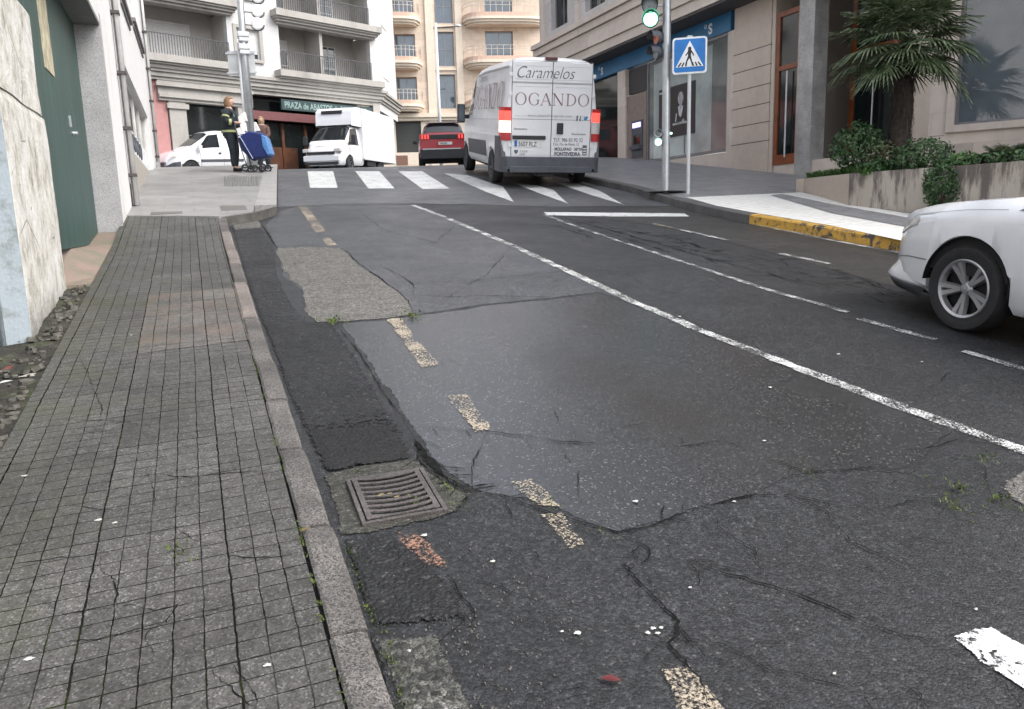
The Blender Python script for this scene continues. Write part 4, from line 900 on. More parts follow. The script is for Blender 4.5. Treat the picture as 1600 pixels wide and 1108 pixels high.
# ---- bank building on the right
M['stone'] = plaster('pink_grey_stone', (0.52, 0.44, 0.37), (0.33, 0.275, 0.24), 0.4, 0.9, rough=0.5)
M['stone_lt'] = plaster('light_pink_stone', (0.60, 0.525, 0.46), (0.42, 0.35, 0.30), 0.4, 0.8, rough=0.5, joint=(.5, -.86, 1.1, .55, .86))
M['upper'] = plaster('grey_lilac_cladding', (0.52, 0.49, 0.475), (0.42, 0.39, 0.38), 0.3, 0.6, joint=(0, 1, .9, .6, .78))
M['polished'] = granite('polished_column_stone', 0.34, 0.40, 160, 0.15, 0.2, (1.0, 0.98, 0.94))
F4 = Facade((12.4, 0), 0)
B4 = empty('bank_building', (12.4, 16, 1.2), 0, 'beige stone building on the right with blue fascia, glass shopfront and dark overhang', 'building')
u4 = lambda px, py=200: F4.uz(px, py)[0]
OV = 0.7
mb = MB()
# stepped fascia / overhang
for (z0, z1, o) in ((4.86, 5.12, OV), (5.12, 5.34, OV+.06), (5.34, 5.6, OV+.02), (5.6, 5.82, OV+.10), (5.82, 5.98, OV+.18)):
    mb.fbox(F4, 2.0, 26.2, z0, z1-.012, -0.4, o)
mb.build('overhang_fascia', M['stone_lt'], B4)
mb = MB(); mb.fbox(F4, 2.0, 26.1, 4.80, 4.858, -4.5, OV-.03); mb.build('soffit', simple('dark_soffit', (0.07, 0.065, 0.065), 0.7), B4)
h4 = []
for fl in range(2):
    zz = 6.25+fl*3.0
    for a in (3.0, 6.0, 9.0, 12.0, 15.2, 18.2, 21.3, 23.8): h4.append((a, a+1.25, zz, zz+1.9))
mb = MB(); wall_holes(mb, F4, 2.0, 26.0, 5.98, 12.2, h4, 0.10, OV-.1)
mb.build('upper_wall', M['upper'], B4)
for (a, b, z0, z1) in h4: window(F4, B4, a+.01, b-.01, z0+.01, z1-.01, OV-.3, M['alu'], M['glass_dark'], nu=2, shutter=0.3, sm=M['upper'])
mb = MB()
for a in (5.1, 8.2, 11.2, 14.4, 17.5, 20.4, 22.9, 25.5): mb.fbox(F4, a, a+.22, 5.99, 12.1, OV-.1, OV-.02)
for fl in range(1, 3): mb.fbox(F4, 2.0, 26.0, 5.6+fl*3.0, 5.75+fl*3.0, OV-.1, OV+.04)
mb.build('wall_bands', M['stone_lt'], B4)
mb = MB(); mb.fbox(F4, 2.0, 26.1, 12.2, 12.6, -9, OV+.3); mb.fbox(F4, 25.7, 26.0, 0.5, 12.2, -9, -0.42); mb.build('roof_and_end_wall', M['upper'], B4)
# ground floor
mb = MB(); mb.fbox(F4, 16.2, 26.0, 4.36, 4.795, -.3, -0.02); bf = mb.build('blue_fascia', M['bandblue'], B4)
for px, py, s_ in ((1106, 47, .34), (938, 103, .30)):
    u, z = F4.uz(px, py); text_mesh('S', s_, M['ink_white'], bf, frame_M(F4.at(u, 4.45, -.018), -F4.d, (0, 0, 1)), bold=0.012)
    mb = MB(); mb.lathe([(.035, 0), (.05, 0), (.05, .006), (.035, .006)], frame_M(F4.at(u+.12, 4.66, -.019), -F4.d, (0, 0, 1)), 14); mb.build('sign_mark', M['ink_white'], bf)
mb = MB(); mb.fbox(F4, 14.72, 16.02, 0.6, 4.79, -.8, 0.0)
pier = mb.build('stone_pier', M['stone'], B4)
mb = MB()
for k in range(6): z = 1.62+k*.42; mb.fbox(F4, 14.70, 16.04, z, z+.018, -.78, 0.003)
mb.build('pier_joints', simple('dark_joint', (0.10, 0.085, 0.08), 0.9), pier)
mb = MB(); mb.fbox(F4, 16.06, 16.30, 0.6, 4.34, -.5, -.03); mb.fbox(F4, 21.15, 21.62, 0.8, 4.34, -.3, .0); mb.fbox(F4, 25.2, 26.0, 1.0, 4.34, -.3, .0)
mb.build('pilasters', M['stone_lt'], B4)
mb = MB(); mb.fbox(F4, 16.31, 21.14, .6, 1.50, -.3, -.04); mb.build('shopfront_base', M['stone_lt'], B4)
mb = MB(); mb.fbox(F4, 20.06, 21.14, 1.50, 3.55, -.25, -.06); wp = mb.build('atm_panel', simple('brown_stone_panel', (0.21, 0.165, 0.14), 0.35), B4)
ua, za = F4.uz(1000, 225)[0], 2.35
mb = MB(); mb.fbox(F4, 20.24, 20.84, 1.72, 2.78, -.06, -.03); mb.fbox(F4, 20.26, 20.82, 1.95, 2.05, -.03, .06); at_ = mb.build('cash_machine', M['grey_plastic'], wp)
mb = MB(); mb.fbox(F4, 20.36, 20.72, 2.1, 2.36, -.03, -.02); mb.build('screen', M['glass_dark'], at_)
mb = MB(); mb.fbox(F4, 20.32, 20.76, 2.58, 2.72, -.03, -.01); mb.build('lit_panel', emit('atm_header_light', (0.45, 0.42, 0.9), 0.8), at_)
mb = MB(); mb.fbox(F4, 20.1, 21.1, 3.6, 4.3, -.2, -.10); mb.build('vent_panel', simple('dark_vent', (0.03, 0.028, 0.03), .5), B4)
mb = MB(); mb.fbox(F4, 21.63, 25.2, 1.3, 4.34, -.25, -.15); mb.build('dark_shop_glass', M['glass_dark'], B4)
# display window
window(F4, B4, 16.32, 20.04, 1.52, 4.34, -.10, M['alu'], glass_mat('display_glass', (0.13, 0.14, 0.135), .06, .7), nu=1, fw_=.06)
mb = MB(); mb.fbox(F4, 17.0, 19.72, 1.60, 4.2, -.105, -.095); mb.build('frosted_film', M['glass_pale'], B4)
mb = MB(); mb.fbox(F4, 17.70, 19.42, 2.12, 3.46, -.094, -.075); po = mb.build('window_poster', simple('poster_black', (0.012, 0.012, 0.015), .3), B4)
mb = MB(); mb.fbox(F4, 18.15, 18.19, 1.62, 2.12, -.094, -.08); mb.fbox(F4, 19.02, 19.06, 2.12, 3.46, -.0745, -.072); mb.build('poster_stand', M['alu'], po)
# portrait on the poster: head, neck, shoulders and folded hands
def disc(mb, u, z, ru, rz, o, n=18): mb.add([F4.at(u+ru*math.cos(2*PI*k/n), z+rz*math.sin(2*PI*k/n), o) for k in range(n)], [tuple(range(n))])
pc = 18.35
skin_p = simple('poster_greys', (0.33, 0.33, 0.34), .5, var=.4, scale=14)
mb = MB(); disc(mb, pc, 3.10, .13, .17, -.0735); disc(mb, pc, 2.93, .05, .10, -.0734); disc(mb, pc-.13, 2.50, .06, .045, -.0735); mb.build('portrait_face', skin_p, po, fix=False)
mb = MB(); mb.add([F4.at(pc+x, z, -.0732) for x, z in ((-.12, 2.88), (-.05, 2.92), (0, 2.80), (.05, 2.92), (.12, 2.88), (.07, 2.66), (0, 2.60), (-.06, 2.66))], [tuple(range(8))]); mb.add([F4.at(pc+x, z, -.0732) for x, z in ((.16, 2.74), (.22, 2.70), (.26, 2.5), (.2, 2.52))], [(0, 1, 2, 3)]); mb.build('portrait_shirt', simple('poster_pale', (.5, .5, .52), .5, var=.3, scale=20), po, fix=False)
text_mesh('BANCA PRIVADA', .085, M['ink_white'], po, frame_M(F4.at(pc+.36, 2.42, -.072), -F4.d, (0, 0, 1)))
text_mesh('PRIVADA', .08, M['ink_white'], po, frame_M(F4.at(19.39, 3.33, -.072), -F4.d, (0, 0, 1)))
# entrance: timber doors in a recess
mb = MB(); mb.fbox(F4, 2.0, 14.7, .6, 4.79, -4.2, -3.9); mb.fbox(F4, 14.60, 14.71, .6, 4.79, -3.9, -.02); mb.build('recess_wall', M['stone'], B4)
def timber(u0, u1, z0, z1, o, panes=1, top=None):
    mb = MB(); w_ = .11
    mb.fbox(F4, u0, u0+w_, z0, z1, o-.04, o+.04); mb.fbox(F4, u1-w_, u1, z0, z1, o-.04, o+.04); mb.fbox(F4, u0+w_, u1-w_, z0, z0+.22, o-.04, o+.038); mb.fbox(F4, u0+w_, u1-w_, z1-w_, z1, o-.04, o+.038)
    if top: mb.fbox(F4, u0+w_, u1-w_, top, top+.1, o-.04, o+.038)
    for i in range(1, panes): u = u0+(u1-u0)*i/panes; mb.fbox(F4, u-.06, u+.06, z0, z1, o-.035, o+.035)
    d = mb.build('door', M['wood'], B4); g = MB(); g.fbox(F4, u0+.02, u1-.02, z0+.02, z1-.02, o-.01, o+.005); g.build('pane', M['glass_dark'], d)
    h = MB(); h.tube([F4.at((u0+u1)/2-.05, z0+.15, o+.10), F4.at((u0+u1)/2-.05, z0+2.0, o+.10)], .02, 8); h.build('handle', M['steel'], d)
    return d
timber(13.80, 14.585, 1.05, 4.35, -.08, 1, 3.1); timber(12.2, 13.5, 1.0, 4.5, -1.2, 1, 3.3); timber(10.9, 12.2, 0.9, 4.5, -1.2, 1, 2.0)
mb = MB(); mb.fbox(F4, 9.6, 14.58, .2, 1.08, -3.9, -.06); mb.build('entrance_step', M['stone_lt'], B4)
mb = MB(); mb.fbox(F4, 13.36, 13.82, .6, 4.79, -.36, .02); mb.build('column', M['polished'], B4)
mb = MB(); mb.fbox(F4, 10.46, 10.9, .3, 4.79, -1.6, 0.0); mb.build('entrance_pier', M['stone'], B4)
# angled wing with the big reflecting window
FWN = Facade((12.4, 10.46), 150)
uw = lambda px, py: FWN.uz(px, py)
u0, z0 = uw(1490, 196); u1 = u0+3.6
mb = MB(); wall_holes(mb, FWN, 0, 9, -.8, 4.79, [(u0, u1, z0, 4.4)], -.3, 0); mb.build('wing_wall', M['stone_lt'], B4)
mb = MB()
for z in (1.25, 2.2, 3.1, 4.0): mb.fbox(FWN, 0.02, u0-.14, z, z+.014, 0.0, .003)
mb.build('wing_joints', simple('stone_joint', (0.26, 0.22, 0.2), 0.9), B4)
mb = MB(); w_ = .12
mb.fbox(FWN, u0-w_, u0, z0-w_, 4.4+w_, 0.002, .05); mb.fbox(FWN, u1, u1+w_, z0-w_, 4.4+w_, 0.002, .05); mb.fbox(FWN, u0, u1, z0-w_, z0, 0.002, .06); mb.fbox(FWN, u0, u1, 4.4, 4.4+w_, 0.002, .05); mb.build('window_surround', M['stone_lt'], B4)
window(FWN, B4, u0+.005, u1-.005, z0+.005, 4.395, -.12, M['alu'], glass_mat('mirror_window', (.10, .12, .135), .03, 1.0), nu=2, fw_=.045)
for o in B4.children:
    if o.name.startswith('window') and 'mirror' in str([c.data.materials[0].name for c in o.children if c.type == 'MESH']): o['label'] = 'large window reflecting the facade across the street'
reparent(B4, 0)
# block behind the camera, mirrored in the big window of the bank wing
FB = Facade((-2.6, 0), 0); NB = empty('neighbour_building', (-2.6, -8, -2), 0, 'pale building with white shuttered windows behind the viewer, mirrored in the big window', 'building')
hb = [(u, u+1.3, z, z+1.7) for u in (-17, -13.6, -10.2, -6.8, -3.4) for z in (1.2, 4.2, 7.2)]
mb = MB(); wall_holes(mb, FB, -20, 0.9, -4, 10.5, hb, -.3, 0); mb.build('wall', plaster('grey_lilac_render', (.50, .50, .53), (.4, .4, .42), .3, .8), NB)
for k, (a, b, z0, z1) in enumerate(hb): window(FB, NB, a+.01, b-.01, z0+.01, z1-.01, -.15, M['alu_white'], M['glass'], nu=2, shutter=(.9, .45, .7)[k % 3])
mb = MB(); mb.fbox(FB, -20, 0.9, 10.5, 10.9, -6, .4); mb.build('roof', M['soffit'], NB)
reparent(NB, 0)
# ================================================================== STREET FURNITURE
# drain grate
g1, g2, g3, g4 = gp(540, 752), gp(655, 740), gp(568, 830), gp(705, 797)
cx = (g1+g2+g3+g4)/4; xa = ((g2-g1)+(g4-g3)).normalized(); ya = ((g1-g3)+(g2-g4)); ya = (ya-xa*ya.dot(xa)).normalized()
GM = frame_M(cx+Vector((0, 0, 0.014)), xa, ya); wG = ((g2-g1).length+(g4-g3).length)/2; hG = ((g1-g3).length+(g2-g4).length)/2
GR = empty('drain_grate', (0, 0, 0), 0, 'square rusty cast iron drain grate with curved slots set beside the kerb', 'drain grate'); GR.matrix_world = GM
a, b = wG/2, hG/2
mb = MB(); mb.box(-a, a, -b, b, -0.03, -0.012); mb.build('drain_pit', M['void'], GR)
mb = MB()
for (x0, x1, y0, y1) in ((-a, -a+.016, -b, b), (a-.016, a, -b, b), (-a+.016, a-.016, -b, -b+.016), (-a+.016, a-.016, b-.016, b)): mb.box(x0, x1, y0, y1, -.012, .004)
mb.build('outer_frame', M['iron'], GR, bevel=.0015)
mb = MB(); ia, ib = a-.022, b-.022
def bow(x): return -0.035*(1-(x/ia)**2)*1.0
ns = 8; sx = ia-.020
ycs = [ib-.030-(2*ib-.062)*k/(ns-1) for k in range(ns)]
pitch = ycs[0]-ycs[1]; hs_ = pitch*0.29
def strip(y0f, y1f, x0, x1, n=16):
    vs = []
    for k in range(n+1):
        x = x0+(x1-x0)*k/n
        for z in (.003, .007): vs += [(x, y0f(x), z), (x, y1f(x), z)]
    fs = []
    for k in range(n):
        i = 4*k; fs += [(i+2, i+3, i+7, i+6), (i, i+4, i+5, i+1), (i, i+2, i+6, i+4), (i+1, i+5, i+7, i+3)]
    fs += [(0, 1, 3, 2), (4*n, 4*n+2, 4*n+3, 4*n+1)]
    mb.add(vs, fs)
bw = lambda x: -0.020*(1-(x/sx)**2)+.009
mb.box(-ia, -sx, -ib, ib, .003, .007); mb.box(sx, ia, -ib, ib, .003, .007)
strip(lambda x: ycs[0]+hs_+bw(x), lambda x: ib, -sx, sx)
for k in range(ns-1): strip(lambda x, k=k: ycs[k+1]+hs_+bw(x), lambda x, k=k: ycs[k]-hs_+bw(x), -sx, sx)
strip(lambda x: -ib, lambda x: ycs[-1]-hs_+bw(x), -sx, sx)
mb.build('slotted_cover', M['iron'], GR)
mb = MB(); rr = random.Random(2)
for (x, y) in ((-.05, .005), (-.02, .0), (.0, -.035), (-.06, -.003)): mb.lathe([(.001, .001), (.007, 0)], Matrix.Translation((x, y, .008)) @ Matrix.Diagonal((1.6, 0.7, 1, 1)), 7)
mb.build('dry_leaf_scraps', simple('dry_yellow_leaf', (.20, .17, .08), .8), GR)

# crossing sign
pS = gp(1075, 302, RD); PXM = lambda p: F_PX/(p.dot(FW))
CS = empty('crossing_sign', pS, 0, 'square blue pedestrian crossing sign on a thin grey post on the right footway', 'road sign')
toc = Vector((-pS.x, -pS.y, 0)).normalized()
px = PXM(pS+Vector((0, 0, 2.4)))
zc = 302; HS = 58/px; zb = (pS.dot(UP)*0)  # sign size from picture
def zat(p, py):  # height of a vertical through p seen at row py
    lo, hi = -5, 15
    for _ in range(40):
        m = (lo+hi)/2; q = Vector((p.x, p.y, m)); y = 554-F_PX*q.dot(UP)/q.dot(FW)
        if y > py: lo = m
        else: hi = m
    return lo
def pxof(q): return 800+F_PX*q.dot(RT)/q.dot(FW)
zt_, zb_ = zat(pS, 59), zat(pS, 116); zm = (zt_+zb_)/2-pS.z; S_ = (zt_-zb_)/2
mb = MB(); mb.tube([(0, 0, -.05), (0, 0, zt_-pS.z+.03)], .031, 14); mb.build('post', M['lt_metal'], CS, smooth=False)
sf = frame_M(Vector((toc.x*.05, toc.y*.05, zm)), (-toc.y, toc.x, 0), (0, 0, 1)); W_ = S_*0.97
def rrect(w, h, r, n=5):
    P = []
    for sx_, sy_, a0 in ((1, 1, 0), (-1, 1, 90), (-1, -1, 180), (1, -1, 270)):
        for k in range(n+1): a = R(a0+90*k/n); P.append((sx_*(w-r)+r*math.cos(a), sy_*(h-r)+r*math.sin(a)))
    return P
mb = MB(); mb.prism(rrect(W_, S_, .05), -.02, 0.0, sf); pl = mb.build('sign_plate', M['ink_white'], CS)
mb = MB(); mb.prism(rrect(W_-.028, S_-.028, .035), 0.0, .003, sf); mb.build('blue_field', simple('sign_blue', (0.015, 0.17, 0.50), .35), pl)
T = [(-W_*.80, -S_*.62), (W_*.80, -S_*.62), (0, S_*.80)]
mb = MB(); mb.prism(T, .003, .006, sf); mb.build('white_triangle', M['ink_white'], pl)
mb = MB(); q = S_/0.33
def seg(a, b, wa, wb): 
    d = Vector((b[0]-a[0], b[1]-a[1])).normalized(); nn = Vector((-d.y, d.x)); A_ = Vector(a); B_ = Vector(b)
    mb.prism([tuple((A_+nn*wa)*q), tuple((A_-nn*wa)*q), tuple((B_-nn*wb)*q), tuple((B_+nn*wb)*q)], .006, .008+random.random()*.001, sf)
mb.prism([(.0*q+.032*q*math.cos(a*PI/6), .125*q+.032*q*math.sin(a*PI/6)) for a in range(12)], .006, .0085, sf)
seg((0, .10), (-.005, -.03), .035, .025); seg((-.01, .08), (-.075, .0), .014, .010); seg((.02, .085), (.06, .03), .014, .010); seg((.06, .03), (.075, -.01), .011, .008)
seg((-.012, -.02), (-.055, -.11), .020, .013); seg((-.055, -.11), (-.075, -.185), .013, .010); seg((.006, -.02), (.035, -.11), .020, .013); seg((.035, -.11), (.055, -.185), .013, .010)
for i in range(7):
    x = -.21+.07*i
    if abs(x) < .02: continue
    seg((x*0.74, -.125+.0*i), (x, -.195), .011, .014)
mb.build('walking_figure_and_bars', M['ink'] if False else simple('sign_black', (.015, .015, .018), .4), pl)
mb = MB(); mb.box(-.05, .05, -.02, .02, .0, .03, Matrix.Translation((0, 0, zt_-pS.z))); mb.build('post_cap', M['lt_metal'], CS)

# traffic light on the right
pT = gp(1040, 300, RD)
TL = empty('traffic_light', pT, 0, 'traffic light pole on the right footway with round green lamps lit', 'traffic light')
mb = MB(); mb.tube([(0, 0, -.05), (0, 0, 4.7)], .068, 18); mb.build('pole', M['steel'], TL, smooth=False)
mb = MB(); mb.box(-.28, .28, -.28, .28, 0, .012, Matrix.Rotation(R(20), 4, 'Z')); mb.build('base_plate', M['dkmetal'], TL)
toc = Vector((-pT.x, -pT.y, 0)).normalized(); left = Vector((toc.y, -toc.x, 0)); left = -left if left.dot(RT) > 0 else left
rim = simple('lamp_housing_dark_green', (.03, .06, .055), .5); lens_off = simple('lamp_lens_grey', (.22, .24, .25), .25, var=.3, scale=40)
green = emit('green_lamp_lit', (.25, 1.0, .62), 1.8); whiteg = emit('small_green_lamp_lit', (.55, 1.0, .88), 0.9)
def lamp(P, c, r, mat, facing, housing=rim, name='lamp', lab=None, depth=.16):
    z_ = facing.normalized(); x_ = Vector((0, 0, 1)).cross(z_).normalized(); Mx = frame_M(c, x_, z_.cross(x_))
    mb = MB(); mb.lathe([(.001, -depth), (r*.7, -depth), (r*1.12, -depth*.35), (r*1.15, 0), (r*1.02, 0.0), (r*1.0, -.01)], Mx, 24)
    h = mb.build(name, housing, P, lab, smooth=False)
    mb = MB(); mb.lathe([(.001, .006), (r*.5, .002), (r*1.0, -.008)], Mx, 22); mb.build('lens', mat, h, smooth=True)
    mb = MB(); mb.lathe([(r*1.15, 0), (r*1.2, r*1.1)], Mx, 14, arc=PI, a0=0); v = mb.build('visor', housing, h)
    return h
def tpos(px_, py_, off):   # point beside the pole
    z = zat(pT, py_)-pT.z; pole = pxof(Vector((pT.x, pT.y, z+pT.z))); d = (px_-pole)/PXM(pT)
    return -left*d + Vector((0, 0, z)) if False else left*(-d)*1.0*(1) + Vector((0, 0, z))
left2 = left
lab_g = 'lit green vehicle lamp'
for (px_, py_, r, mt, lb) in ((1018, 30, .115, green, lab_g), (1017, 8, .115, lens_off, None), (1016, -16, .115, lens_off, None)):
    c = tpos(px_, py_, 0); lamp(TL, c+toc*.10, r, mt, toc, lab=lb)
    mb = MB(); mb.tube([c, Vector((0, 0, c.z))], .016, 8); mb.build('bracket', M['lt_metal'], TL)
for (px_, py_, mt, lb) in ((1029, 208, lens_off, None), (1029, 222, whiteg, 'small lit green repeater lamp')):
    c = tpos(px_, py_, 0); lamp(TL, c+toc*.06, .055, mt, toc, housing=M['lt_metal'], name='repeater_lamp', lab=lb, depth=.10)
side = (left*0.9+Vector((0, 0, 0))-toc*-.35).normalized()
for (px_, py_, mt) in ((1031, 58, simple('pedestrian_lens_orange', (.55, .16, .08), .3)), (1030, 82, lens_off)):
    c = tpos(px_, py_, 0); lamp(TL, c+left*.06, .10, mt, (left+toc*.5).normalized(), housing=M['grey_plastic'], name='pedestrian_lamp', depth=.12)
mb = MB(); mb.lathe([(.001, .02), (.02, 0)], frame_M(Vector((0, 0, zat(pT, 209)-pT.z))-left*.085+toc*.03, (-toc.y, toc.x, 0), (0, 0, 1)), 12); mb.build('push_button', whiteg, TL)

# left mast with signals seen from behind, and the thinner post beside it
pM = gp(397, 262, PD)
LM = empty('signal_mast', pM, 0, 'tall silver signal mast seen from behind, above the shopping trolley', 'traffic light')
mb = MB(); mb.tube([(0, 0, -.05), (0, 0, 2.9), (0, 0, 6.5)], [.095, .085, .075], 18); mb.build('pole', M['steel'], LM, smooth=True)
pm_ = PXM(pM); L2 = lambda px_, py_: (Vector((RT.x, RT.y, 0)).normalized()*((px_-pxof(Vector((pM.x, pM.y, zat(pM, py_)))))/pm_) + Vector((0, 0, zat(pM, py_)-pM.z)))
awy = Vector((pM.x, pM.y, 0)).normalized()
rx_ = Vector((RT.x, RT.y, 0)).normalized()
for z0, z1 in ((51, 66), (70, 86)):
    a = L2(386, z1); b = L2(386, z0); mb = MB(); mb.box(-.13, .13, -.14, .14, 0, (b.z-a.z)*.55, Matrix.Translation((0, 0, a.z+(b.z-a.z)*.45))); mb.box(-.115, .115, -.125, .125, 0, (b.z-a.z)*.45, Matrix.Translation((0, 0, a.z)))
    mb.build('clamp_box', M['lt_metal'], LM, bevel=.02)
hous = simple('pale_signal_housing', (.78, .79, .80), .5)
for py_ in (-4, 18, 38):
    c = L2(402, py_+0); z_ = awy; x_ = rx_
    Mx = frame_M(c, x_, Vector((0, 0, 1)))
    mb = MB(); mb.lathe([(.001, -.05), (.12, -.048), (.145, -.03), (.15, .10), (.13, .12)], frame_M(c, x_, Vector((0, 0, 1))) @ Matrix.Rotation(PI, 4, 'X'), 22); h = mb.build('signal_lamp', hous, LM, smooth=False)
    mb = MB(); mb.tube([c+x_*(.158*math.cos(a))+Vector((0, 0, .158*math.sin(a))) for a in [R(190+160*k/14) for k in range(15)]], .011, 6); mb.build('rim', M['dkmetal'], h)
    mb = MB(); mb.tube([c-x_*.15+Vector((0, 0, -.03)), Vector((0, 0, c.z+.0))], .012, 6); mb.build('bracket', M['dkmetal'], h)
pP = gp(389, 262, PD)
ML = empty('sign_post', pP, 0, 'thin grey post carrying a blank pale board, just left of the silver mast', 'post')
mb = MB(); mb.tube([(0, 0, -.05), (0, 0, zat(pP, 68)-pP.z)], .042, 12); mb.build('post', M['lt_metal'], ML, smooth=True)
zt2, zb2 = zat(pP, 79)-pP.z, zat(pP, 118)-pP.z; off = awy*.06
mb = MB(); mb.box(-.29, .36, -.01, .01, zb2, zt2, frame_M(off, rx_, Vector((0, 0, 1)).cross(rx_))); bd = mb.build('board', simple('board_back_grey', (.52, .54, .55), .5), ML)
mb = MB()
for z in (zb2+.05, zt2-.07): mb.box(-.33, .40, -.035, -.012, z, z+.04, frame_M(off, rx_, Vector((0, 0, 1)).cross(rx_)))
mb.build('board_rail', M['lt_metal'], bd)

# far street lamp in front of the cream building
q = gd(690, 44); q = Vector((q.x, q.y, G(q.x, q.y)))
SLm = empty('street_lamp', q, 0, 'slender grey street lamp post in front of the cream building', 'street lamp')
zt3 = zat(q, 36)-q.z
mb = MB(); mb.tube([(0, 0, 0), (0, 0, zt3)], [.11, .07], 12); mb.build('post', M['lt_metal'], SLm, smooth=True)
mb = MB(); mb.tube([(0, 0, zt3-.25), tuple(rx_*1.25+Vector((0, 0, zt3-.2)))], .03, 8); mb.build('arm', M['dkmetal'], SLm)
mb = MB(); mb.lathe([(.001, .10), (.12, .08), (.16, .0), (.10, -.03), (.001, -.03)], Matrix.Translation(rx_*1.25+Vector((0, 0, zt3-.2))), 14); mb.build('lamp_head', M['lt_metal'], SLm)

# ================================================================== PLANTER, PALM, SHRUBS
M['planter'] = None
t = NT('planter_rendered_wall'); mpv = t.map((1.6, 1.6, 0.28)); n_ = t.noise(4.0, 6, 0.72, vec=mpv); base = t.ramp(t.noise(2.0, 4), [(0.3, (0.46, 0.42, 0.37)), (0.7, (0.36, 0.31, 0.26))])
sp2 = t.n('ShaderNodeSeparateXYZ'); t.l(t.P(), sp2.inputs[0])
hgt = t.math('MULTIPLY', t.math('ADD', sp2.outputs[2], -0.1), 0.55)
dr = t.ramp(t.math('ADD', n_, t.math('MULTIPLY', hgt, 0.42)), [(0.49, 0.0), (0.62, 0.78)])
msk = t.ramp(sp2.outputs[1], [(0.0, 0.15), (0.01, 0.15)])
t.col(t.mix(dr, base, (0.055, 0.045, 0.045))); t.rough(0.8); t.bump(t.noise(40, 4), 0.3, 0.01); M['planter'] = t.m
pa, pb, pc_ = gp(1255, 300, RD), gp(1325, 321, RD), gp(1468, 338, RD)
d_bc = (pc_-pb); d_bc.z = 0; d_bc.normalize(); pe = Vector((pb.x, pb.y, 0))+d_bc*7.5
ztop = zat(Vector((pb.x, pb.y, 0)), 271)
PL = empty('planter', (pb.x, pb.y, pb.z), 0, 'low rendered planter wall streaked with black stains, holding the palm and shrubs', 'planter')
def wallseg(mb, A_, B_, zt0, zt1, th=.16, zb=None):
    d = (B_-A_); d.z = 0; d.normalize(); nn = Vector((-d.y, d.x, 0)); nn = nn if nn.dot(Vector((1, .3, 0))) > 0 else -nn
    n = 10; vs = []
    for k in range(n+1):
        p = A_.lerp(B_, k/n); z1 = zt0+(zt1-zt0)*k/n
        for (o, z) in ((0, G(p.x, p.y)-.1), (0, z1), (th, z1), (th, G(p.x, p.y)-.1)): vs.append((p.x+nn.x*o, p.y+nn.y*o, z))
    mb.add(vs, [(4*k+j, 4*k+(j+1) % 4, 4*k+4+(j+1) % 4, 4*k+4+j) for k in range(n) for j in range(4)]+[(0, 1, 2, 3), (4*n, 4*n+3, 4*n+2, 4*n+1)])
zA = zat(Vector((pa.x, pa.y, 0)), 279)
mb = MB(); wallseg(mb, pb, Vector((pe.x, pe.y, 0)), ztop, ztop-.02); world_child(mb.build('front_wall', M['planter']), PL)
mb = MB(); wallseg(mb, pa, Vector((pb.x, pb.y, 0))+(pa-pb)*0.002, zA, ztop-.003); world_child(mb.build('end_wall', plaster('planter_end_render', (.42, .36, .30), (.3, .26, .22), .3, 2)), PL)
mb = MB(); wallseg(mb, Vector((pa.x, pa.y, 0)), Vector((12.3, pa.y+.25, 0)), zA, zA+.05); world_child(mb.build('back_wall', M['stone']), PL)
mb = MB(); sv = [(pa.x+.1, pa.y-.05), (12.35, pa.y+.2), (14.0, 7), (16.0, 3), (pe.x+.1, pe.y), (pb.x+.1, pb.y)]
mb.add([(x, y, ztop-.06) for x, y in sv], tessellate_polygon([[Vector((x, y, 0)) for x, y in sv]])); world_child(mb.build('soil', simple('planter_soil', (.045, .033, .022), .9, var=.4, scale=30)), PL)

def leafmat(name, cols, rough=.45):
    t = NT(name); v = t.noise(9, 3, vec=t.map((1, 1, 1))); rn = t.n('ShaderNodeTexWhiteNoise'); sn = t.n('ShaderNodeVectorMath'); sn.operation = 'SNAP'; sn.inputs[1].default_value = (.03, .03, .03); t.l(t.P(), sn.inputs[0]); t.l(sn.outputs[0], rn.inputs[0])
    m = t.math('ADD', t.math('MULTIPLY', v, .7), t.math('MULTIPLY', rn.outputs[0], .35)); n = len(cols)
    t.col(t.ramp(m, [(0.3+0.45*i/(n-1), c) for i, c in enumerate(cols)])); t.rough(rough); return t.m
L1 = leafmat('dark_green_leaf', [(.012, .036, .012), (.032, .082, .024), (.075, .15, .045)])
L2m = leafmat('bright_green_leaf', [(.02, .06, .012), (.05, .13, .025), (.10, .20, .05)])
L3 = leafmat('olive_leaf', [(.02, .04, .012), (.06, .09, .03), (.14, .15, .07)])
LP = leafmat('palm_leaf', [(.018, .042, .018), (.05, .09, .035), (.12, .15, .08), (.22, .24, .15)], .5)
STEM = simple('woody_stem', (.07, .05, .035), .9, var=.3, scale=20)
